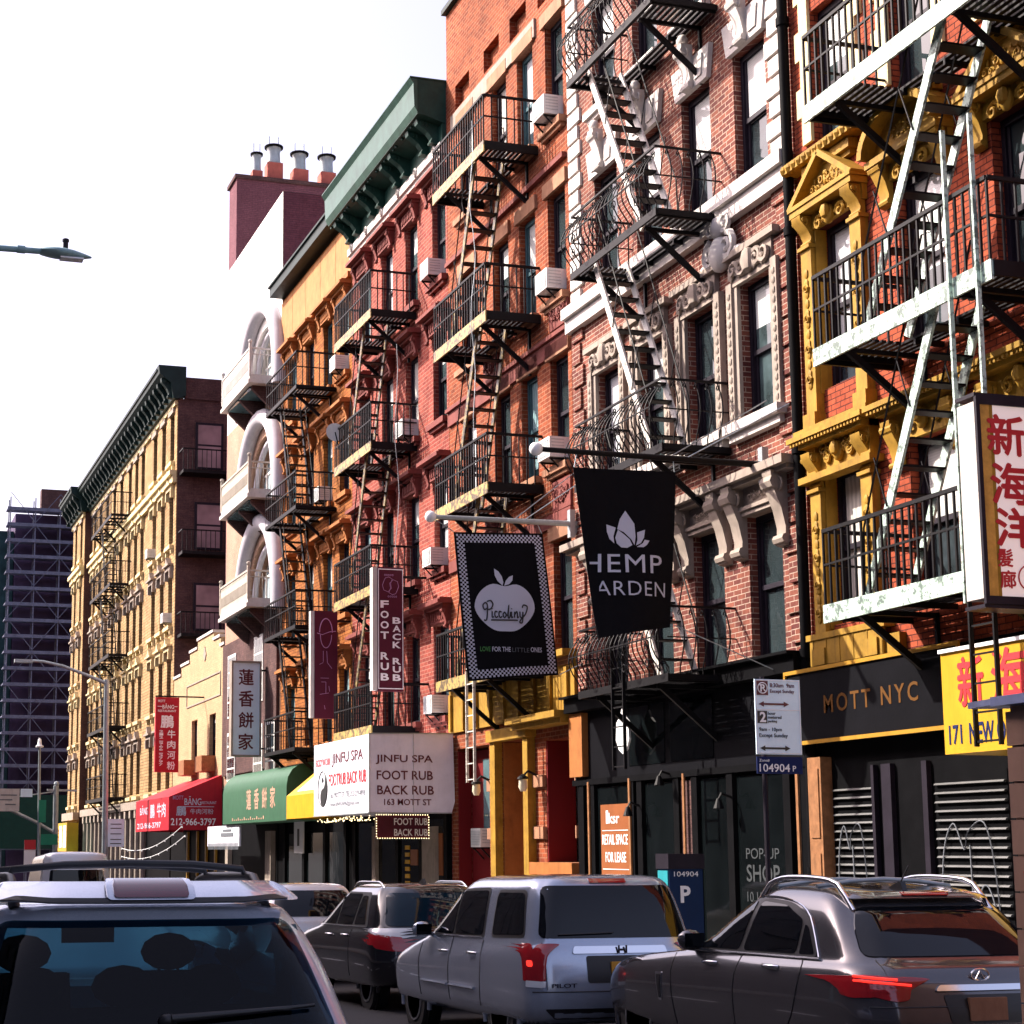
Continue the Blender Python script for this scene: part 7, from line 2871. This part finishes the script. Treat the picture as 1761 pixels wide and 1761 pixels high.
for sx in (-1, 1):
    c.patch('lit_bulb', 'rear', [(sx * .885, .90), (sx * .925, .90), (sx * .925, .96), (sx * .885, .96)], M_TAIL_LIT, .019, r=.02)
c.patch('plate_recess', 'rear', [(-.36, .74), (.46, .74), (.46, 1.0), (-.36, 1.0)], M_TRIM, .006, r=.03)
c.patch('chrome_bar', 'rear', [(-.50, 1.02), (.52, 1.02), (.50, 1.09), (-.48, 1.09)], M_CHROME, .016, r=.02)
c.plate(.05, .86, .32, .165, 'GFR·AZ', M_PLATE, M_LETTER_BLACK)
c.lettering('H', -.03, 1.025, .10, .075, M_FRAME_DARK, .030)
c.lettering('PILOT', -.74, .70, .26, .04, M_FRAME_DARK, .012)
c.seam('rear', [(-.90, .66), (.90, .66)], .012)
c.seam('rear', [(-.78, 1.13), (-.78, .68)], .008)
c.seam('rear', [(.78, 1.13), (.78, .68)], .008)
c.patch('bumper_step', 'rear', [(-.80, .50), (.80, .50), (.70, .40), (-.70, .40)], M_TRIM, .008, r=.03)
for f in ('left', 'right'):
    c.seam(f, [(1.42, 1.12), (1.36, .85), (1.42, .45)], .009)
    c.seam(f, [(2.37, 1.14), (2.38, .45)], .009)
    c.seam(f, [(3.42, 1.10), (3.38, .45)], .009)
    c.seam(f, [(1.46, 1.145), (3.38, 1.135)], .016, M_CHROME, 'window_trim', .012)
    c.seam(f, [(1.55, .62), (2.32, .62)], .035, M_SILVER_BLUE, 'side_moulding', .012)
    c.seam(f, [(2.42, .62), (3.28, .62)], .035, M_SILVER_BLUE, 'side_moulding', .012)
c.handle(1.62, .98)
c.handle(2.55, .97)
c.mirror(3.15, 1.17)
c.seam('rear', [(-.62, 1.20), (-.05, 1.215)], .016, M_TRIM, 'wiper', .03)

# ---- grey brown coupe-like SUV on the right
FR = [(.16, 4.8, .88, .26, .26, .18, .3), (.05, 4.9, .94, .40, .38, .22, .36), (.0, 4.95, .965, .62, .58, .24, .36), (.03, 4.93, .97, .78, .72, .24, .36),
      (.08, 4.82, .96, .93, .84, .24, .36), (.14, 4.6, .925, 1.00, .92, .24, .38), (.18, 4.0, .90, 1.03, 1.00, .24, .4), (.24, 3.10, .87, 1.05, 1.05, .22, .4),
      (.46, 2.70, .81, 1.28, 1.32, .22, .4), (.72, 2.28, .71, 1.475, 1.50, .22, .38, .05, .1, .03), (.82, 2.14, .64, 1.54, 1.56, .22, .36, .05, .1, .035), (1.0, 2.0, .46, 1.56, 1.575, .2, .3, .05, .1, .04), (1.25, 1.8, .16, 1.58, 1.595, .1, .12, .03, .05, .03)]
c = Car('grey_car', 'grey brown crossover with silver roof rails and lit red tail lamp, at the right', 7.96, 11.0, M_BRONZE, FR, (.92, 3.85), .40, dz=.07)
sv(c, [(.80, 1.05), (3.0, 1.05), (2.82, 1.22), (2.52, 1.38), (2.16, 1.47), (1.80, 1.495), (1.38, 1.465), (1.05, 1.35)], M_TRIM, 'window_surround', .005, .12)
sv(c, [(1.14, 1.075), (1.96, 1.075), (1.84, 1.465), (1.45, 1.44), (1.14, 1.33)], M_CARGLASS, 'side_window', .010, .05)
sv(c, [(.88, 1.08), (1.09, 1.075), (1.09, 1.30), (1.04, 1.28)], M_CARGLASS, 'quarter_window', .010, .02)
sv(c, [(2.03, 1.075), (2.90, 1.075), (2.74, 1.22), (2.46, 1.36), (2.14, 1.445), (1.92, 1.465)], M_CARGLASS, 'side_window', .010, .04)
for f in ('left', 'right'):
    c.seam(f, [(.78, 1.05), (1.8, 1.05), (3.0, 1.05)], .022, M_CHROME, 'window_trim', .010)
    c.seam(f, [(.80, 1.06), (1.05, 1.355), (1.38, 1.472), (1.80, 1.502), (2.16, 1.477), (2.52, 1.387), (2.82, 1.227), (2.98, 1.06)], .014, M_CHROME, 'window_trim', .009)
    c.seam(f, [(1.10, 1.12), (.98, .95), (1.10, .62), (1.35, .42)], .008)
    c.seam(f, [(1.95, 1.10), (2.0, .75), (2.0, .42)], .008)
    c.seam(f, [(3.12, 1.07), (3.1, .7), (3.05, .42)], .008)
    c.patch('side_vent', f, [(3.28, .60), (3.34, .60), (3.40, .84), (3.28, .84)], M_CHROME, .008, r=.01)
    c.patch('side_vent_slot', f, [(3.295, .62), (3.325, .62), (3.37, .82), (3.295, .82)], M_TRIM, .014, r=.005)
    c.patch('tail_lamp', f, [(.06, .77), (.20, .82), (.34, .93), (.28, .96), (.10, .94)], M_TAIL, .014, r=.03)
    c.seam(f, [(.32, .945), (.12, .92)], .020, M_TAIL_LIT, 'lit_strip', .018)
for sx in (-1, 1):
    c.patch('tail_lamp', 'rear', [(sx * .60, .875), (sx * .82, .805), (sx * .945, .80), (sx * .945, .95), (sx * .74, .945)], M_TAIL, .014, r=.03)
    c.seam('rear', [(sx * .58, .885), (sx * .90, .915)], .018, M_TAIL_LIT, 'lit_strip', .018)
c.patch('rear_window', 'rear', [(-.76, 1.08), (.76, 1.08), (.69, 1.28), (.58, 1.43), (-.58, 1.43), (-.69, 1.28)], M_CARGLASS, .008, r=.06)
c.patch('window_reflex', 'rear', [(-.66, 1.15), (-.34, 1.15), (-.46, 1.29), (-.62, 1.29)], M_CARGLASS_BLUE, .011, r=.03) if False else None
c.patch('spoiler', 'rear', [(-.60, 1.455), (.60, 1.455), (.52, 1.50), (-.52, 1.50)], M_BRONZE, .05, r=.02, thick=.06)
c.patch('brake_light', 'rear', [(-.20, 1.47), (.20, 1.47), (.20, 1.497), (-.20, 1.497)], M_TAIL, .058, r=.01)
c.patch('chrome_bar', 'rear', [(-.40, .845), (.40, .845), (.36, .885), (-.36, .885)], M_CHROME, .018, r=.02)
c.patch('plate_recess', 'rear', [(-.30, .62), (.30, .62), (.34, .82), (-.34, .82)], M_TRIM, .006, r=.03)
c.plate(0, .72, .31, .16, '', M_BROWNSTONE, M_LETTER_BLACK)
mb = MB()
p, nn, d = c.hit('rear', 0, .95)
mb.tube([(.075 * math.cos(a), p.y - .015, .955 + .042 * math.sin(a)) for a in [2 * math.pi * k / 20 for k in range(20)]], .007, 6, True)
mb.tube([(-.04, p.y - .015, .92), (0, p.y - .015, .985), (.04, p.y - .015, .92)], .006, 6)
c.lb(mb, 'emblem', M_CHROME)
c.seam('rear', [(-.86, .74), (.86, .74)], .010)
c.seam('rear', [(-.70, 1.06), (-.74, .76)], .008)
c.handle(1.42, .97)
c.handle(2.42, .96)
c.mirror(2.80, 1.11)
c.rails(.60, .74, 2.15, M_CHROME, .085, .024)
mb = MB()
for y in (1.25, 1.85):
    mb.tube([(-.60, y, 1.585), (-.3, y, 1.625), (0, y, 1.64), (.3, y, 1.625), (.60, y, 1.585)], .018, 8)
c.lb(mb, 'cross_bar', M_STEEL, None, 60)
mb = MB()
mb.prism([(.95, 1.53), (1.22, 1.55), (1.02, 1.62), (.99, 1.62)], 'x', -.022, .022)
mb.tube([(0, 1.02, 1.61), (0, .90, 1.74)], .006, 5)
c.lb(mb, 'antenna', M_TRIM)

# ---- big silver SUV at the left, seen from behind
LR = [(.14, 4.60, .87, .28, .28, .18, .3), (.03, 4.74, .93, .42, .42, .22, .45), (.0, 4.78, .95, .62, .60, .22, .5), (.02, 4.76, .955, .84, .78, .22, .5),
      (.05, 4.66, .945, 1.0, .90, .20, .5), (.07, 4.5, .93, 1.07, .98, .20, .5), (.09, 4.0, .92, 1.11, 1.05, .20, .45), (.11, 3.4, .90, 1.15, 1.12, .20, .4),
      (.24, 2.95, .82, 1.40, 1.40, .18, .4), (.38, 2.55, .70, 1.60, 1.60, .17, .38), (.42, 2.4, .64, 1.645, 1.645, .17, .36), (.55, 2.2, .52, 1.665, 1.665, .18, .3), (1.0, 1.9, .16, 1.675, 1.675, .1, .12)]
c = Car('silver_car', 'silver SUV seen from behind with black roof bars, closest at the lower left', 1.305, 7.23, M_SILVER, LR, (.95, 3.72), .38, dz=-.02)
c.hollow()
c.patch('rear_window', 'rear', [(-.80, 1.08), (.80, 1.08), (.64, 1.575), (-.64, 1.575)], M_TINT, .010, r=.07, thick=.004)
c.patch('windscreen', 'front', [(-.76, 1.14), (.76, 1.14), (.62, 1.56), (-.62, 1.56)], M_TINT_CLEAR, .008, r=.06, thick=.004)
sv(c, [(.75, 1.18), (3.0, 1.16), (2.52, 1.55), (.95, 1.56)], M_TINT, 'side_window', .008, .08)
c.interior()
c.patch('spoiler', 'rear', [(-.66, 1.585), (.66, 1.585), (.60, 1.648), (-.60, 1.648)], M_SILVER, .10, r=.03, thick=.14)
c.patch('spoiler_slot', 'rear', [(-.60, 1.588), (.60, 1.588), (.52, 1.608), (-.52, 1.608)], M_TRIM, .106, r=.01)
c.patch('brake_light_housing', 'rear', [(-.19, 1.596), (.19, 1.596), (.19, 1.650), (-.19, 1.650)], M_SILVER, .112, r=.028)
c.patch('brake_light', 'rear', [(-.16, 1.603), (.16, 1.603), (.16, 1.643), (-.16, 1.643)], M_TAIL_DARK, .118, r=.02)
for f in ('left', 'right'):
    c.seam(f, [(.30, 1.60), (.12, 1.15), (.05, .8)], .008)
    c.seam(f, [(1.3, 1.15), (1.3, .45)], .008)
    c.patch('tail_lamp', f, [(.03, .78), (.34, .84), (.30, 1.02), (.05, 1.0)], M_TAIL, .012, r=.03)
for sx in (-1, 1):
    c.patch('tail_lamp', 'rear', [(sx * .70, .80), (sx * .93, .78), (sx * .93, 1.0), (sx * .72, 1.0)], M_TAIL, .012, r=.03)
c.seam('rear', [(-.86, 1.07), (.86, 1.07)], .008)
p, nn, d = c.hit('rear', 0, 1.17)
mb = MB()
P = []
for k in range(12):
    t = k / 11
    q, nn, d = c.hit('rear', .05 + .62 * t, 1.165 + .035 * t)
    P.append(q + nn * .035)
mb.tube(P, [.020 - .012 * k / 11 for k in range(12)], 6)
q, nn, d = c.hit('rear', .04, 1.165)
mb.sphere(q + nn * .02, .032, 1.4, .7, .9, 10)
c.lb(mb, 'wiper', M_TRIM, None, 60)
c.rails(.56, .55, 2.35, M_TRIM, .12, .026)
mb = MB()
for y in (.95, 1.85):
    mb.tube([(-.56, y, 1.74), (-.54, y, 1.80), (-.3, y, 1.822), (0, y, 1.828), (.3, y, 1.822), (.54, y, 1.80), (.56, y, 1.74)], .018, 8)
c.lb(mb, 'cross_bar', M_TRIM, None, 60)
c.mirror(3.0, 1.22)
c.plate(0, .80, .31, .16, '', M_PLATE, M_LETTER_BLACK)

# ---- dark SUV farther along the parked row
DR = [(.14, 4.5, .86, .28, .28, .18, .3), (.03, 4.62, .92, .42, .42, .22, .45), (.0, 4.66, .94, .62, .60, .22, .5), (.02, 4.64, .94, .84, .78, .22, .5),
      (.06, 4.54, .93, .98, .88, .20, .5), (.09, 4.35, .90, 1.05, .96, .20, .5), (.11, 3.9, .88, 1.07, 1.03, .20, .45), (.13, 3.3, .86, 1.10, 1.09, .20, .4),
      (.30, 2.8, .77, 1.38, 1.38, .18, .4), (.50, 2.42, .68, 1.58, 1.59, .17, .38), (.56, 2.28, .61, 1.63, 1.64, .17, .36), (.7, 2.1, .48, 1.66, 1.67, .18, .3), (1.1, 1.8, .16, 1.67, 1.68, .1, .12)]
c = Car('black_car', 'black SUV with red and clear tail lamps, between the silver cars', 7.57, 21.71, M_BLACKCAR, DR, (.9, 3.6), .37)
sv(c, [(.60, 1.10), (3.12, 1.09), (2.45, 1.56), (.92, 1.55)], M_TRIM, 'window_surround', .004, .06)
sv(c, [(1.30, 1.12), (2.05, 1.115), (2.05, 1.53), (1.30, 1.53)], M_CARGLASS, 'side_window', .009, .05)
sv(c, [(2.12, 1.115), (3.0, 1.11), (2.42, 1.52), (2.12, 1.53)], M_CARGLASS, 'side_window', .009, .04)
sv(c, [(.72, 1.13), (1.22, 1.12), (1.22, 1.50), (1.0, 1.50)], M_CARGLASS, 'quarter_window', .009, .04)
c.patch('rear_window', 'rear', [(-.72, 1.12), (.72, 1.12), (.60, 1.54), (-.60, 1.54)], M_CARGLASS_BLUE, .008, r=.06)
for f in ('left', 'right'):
    c.patch('tail_lamp', f, [(.04, .96), (.50, 1.06), (.46, 1.09), (.06, 1.09)], M_LENS, .012, r=.02)
    c.patch('tail_lamp', f, [(.03, .80), (.20, .84), (.44, 1.04), (.04, .95)], M_TAIL, .012, r=.02)
    c.seam(f, [(.62, 1.10), (3.1, 1.095)], .012, M_CHROME, 'window_trim', .008)
    c.seam(f, [(1.26, 1.08), (1.26, .45)], .008)
for sx in (-1, 1):
    c.patch('tail_lamp', 'rear', [(sx * .52, .90), (sx * .92, .88), (sx * .92, 1.02), (sx * .55, .98)], M_TAIL, .012, r=.02)
    c.patch('lamp_lens', 'rear', [(sx * .58, 1.0), (sx * .92, 1.03), (sx * .92, 1.08), (sx * .70, 1.08)], M_LENS, .012, r=.02)
c.rails(.58, .70, 2.2, M_CHROME, .06, .018)
c.handle(1.45, .98)
c.handle(2.25, .97)
c.plate(0, .80, .31, .16, '', M_PLATE, M_LETTER_BLACK)
mb = MB()
mb.prism([(.75, 1.66), (.98, 1.67), (.82, 1.73)], 'x', -.02, .02)
c.lb(mb, 'antenna', M_TRIM)

# ---- white car beyond it, and a white van far up the street
c = Car('white_car', 'white car mostly hidden beyond the black SUV', 7.60, 28.0, M_WHITECAR, DR, (.9, 3.6), .37)
sv(c, [(.72, 1.12), (3.0, 1.11), (2.42, 1.52), (1.0, 1.52)], M_CARGLASS, 'side_window', .009, .06)
c.patch('rear_window', 'rear', [(-.72, 1.12), (.72, 1.12), (.60, 1.54), (-.60, 1.54)], M_CARGLASS, .008, r=.06)
for sx in (-1, 1):
    c.patch('tail_lamp', 'rear', [(sx * .60, .88), (sx * .92, .88), (sx * .92, 1.06), (sx * .65, 1.06)], M_TAIL, .012, r=.02)
VR = [(.1, 5.2, .92, .3, .3, .1, .2), (.0, 5.3, .98, .5, .5, .12, .3), (.0, 5.3, .99, 1.0, .9, .12, .3), (.02, 5.1, .98, 1.25, 1.1, .12, .3), (.03, 4.6, .96, 1.3, 1.25, .12, .25),
      (.06, 4.1, .92, 1.8, 1.8, .12, .25), (.10, 3.8, .87, 2.35, 2.30, .14, .25), (.16, 3.6, .8, 2.46, 2.42, .16, .25), (.5, 3.2, .3, 2.5, 2.46, .1, .1)]
c = Car('white_van', 'white van far up the street, glimpsed above the closest silver car', 6.1, 47, M_WHITECAR, VR, (1.0, 4.2), .36, cat='van')
c.patch('rear_window', 'rear', [(-.75, 1.4), (.75, 1.4), (.70, 2.0), (-.70, 2.0)], M_CARGLASS, .008, r=.06)
for sx in (-1, 1):
    c.patch('tail_lamp', 'rear', [(sx * .84, .8), (sx * .95, .8), (sx * .95, 1.3), (sx * .86, 1.3)], M_TAIL, .012, r=.02)
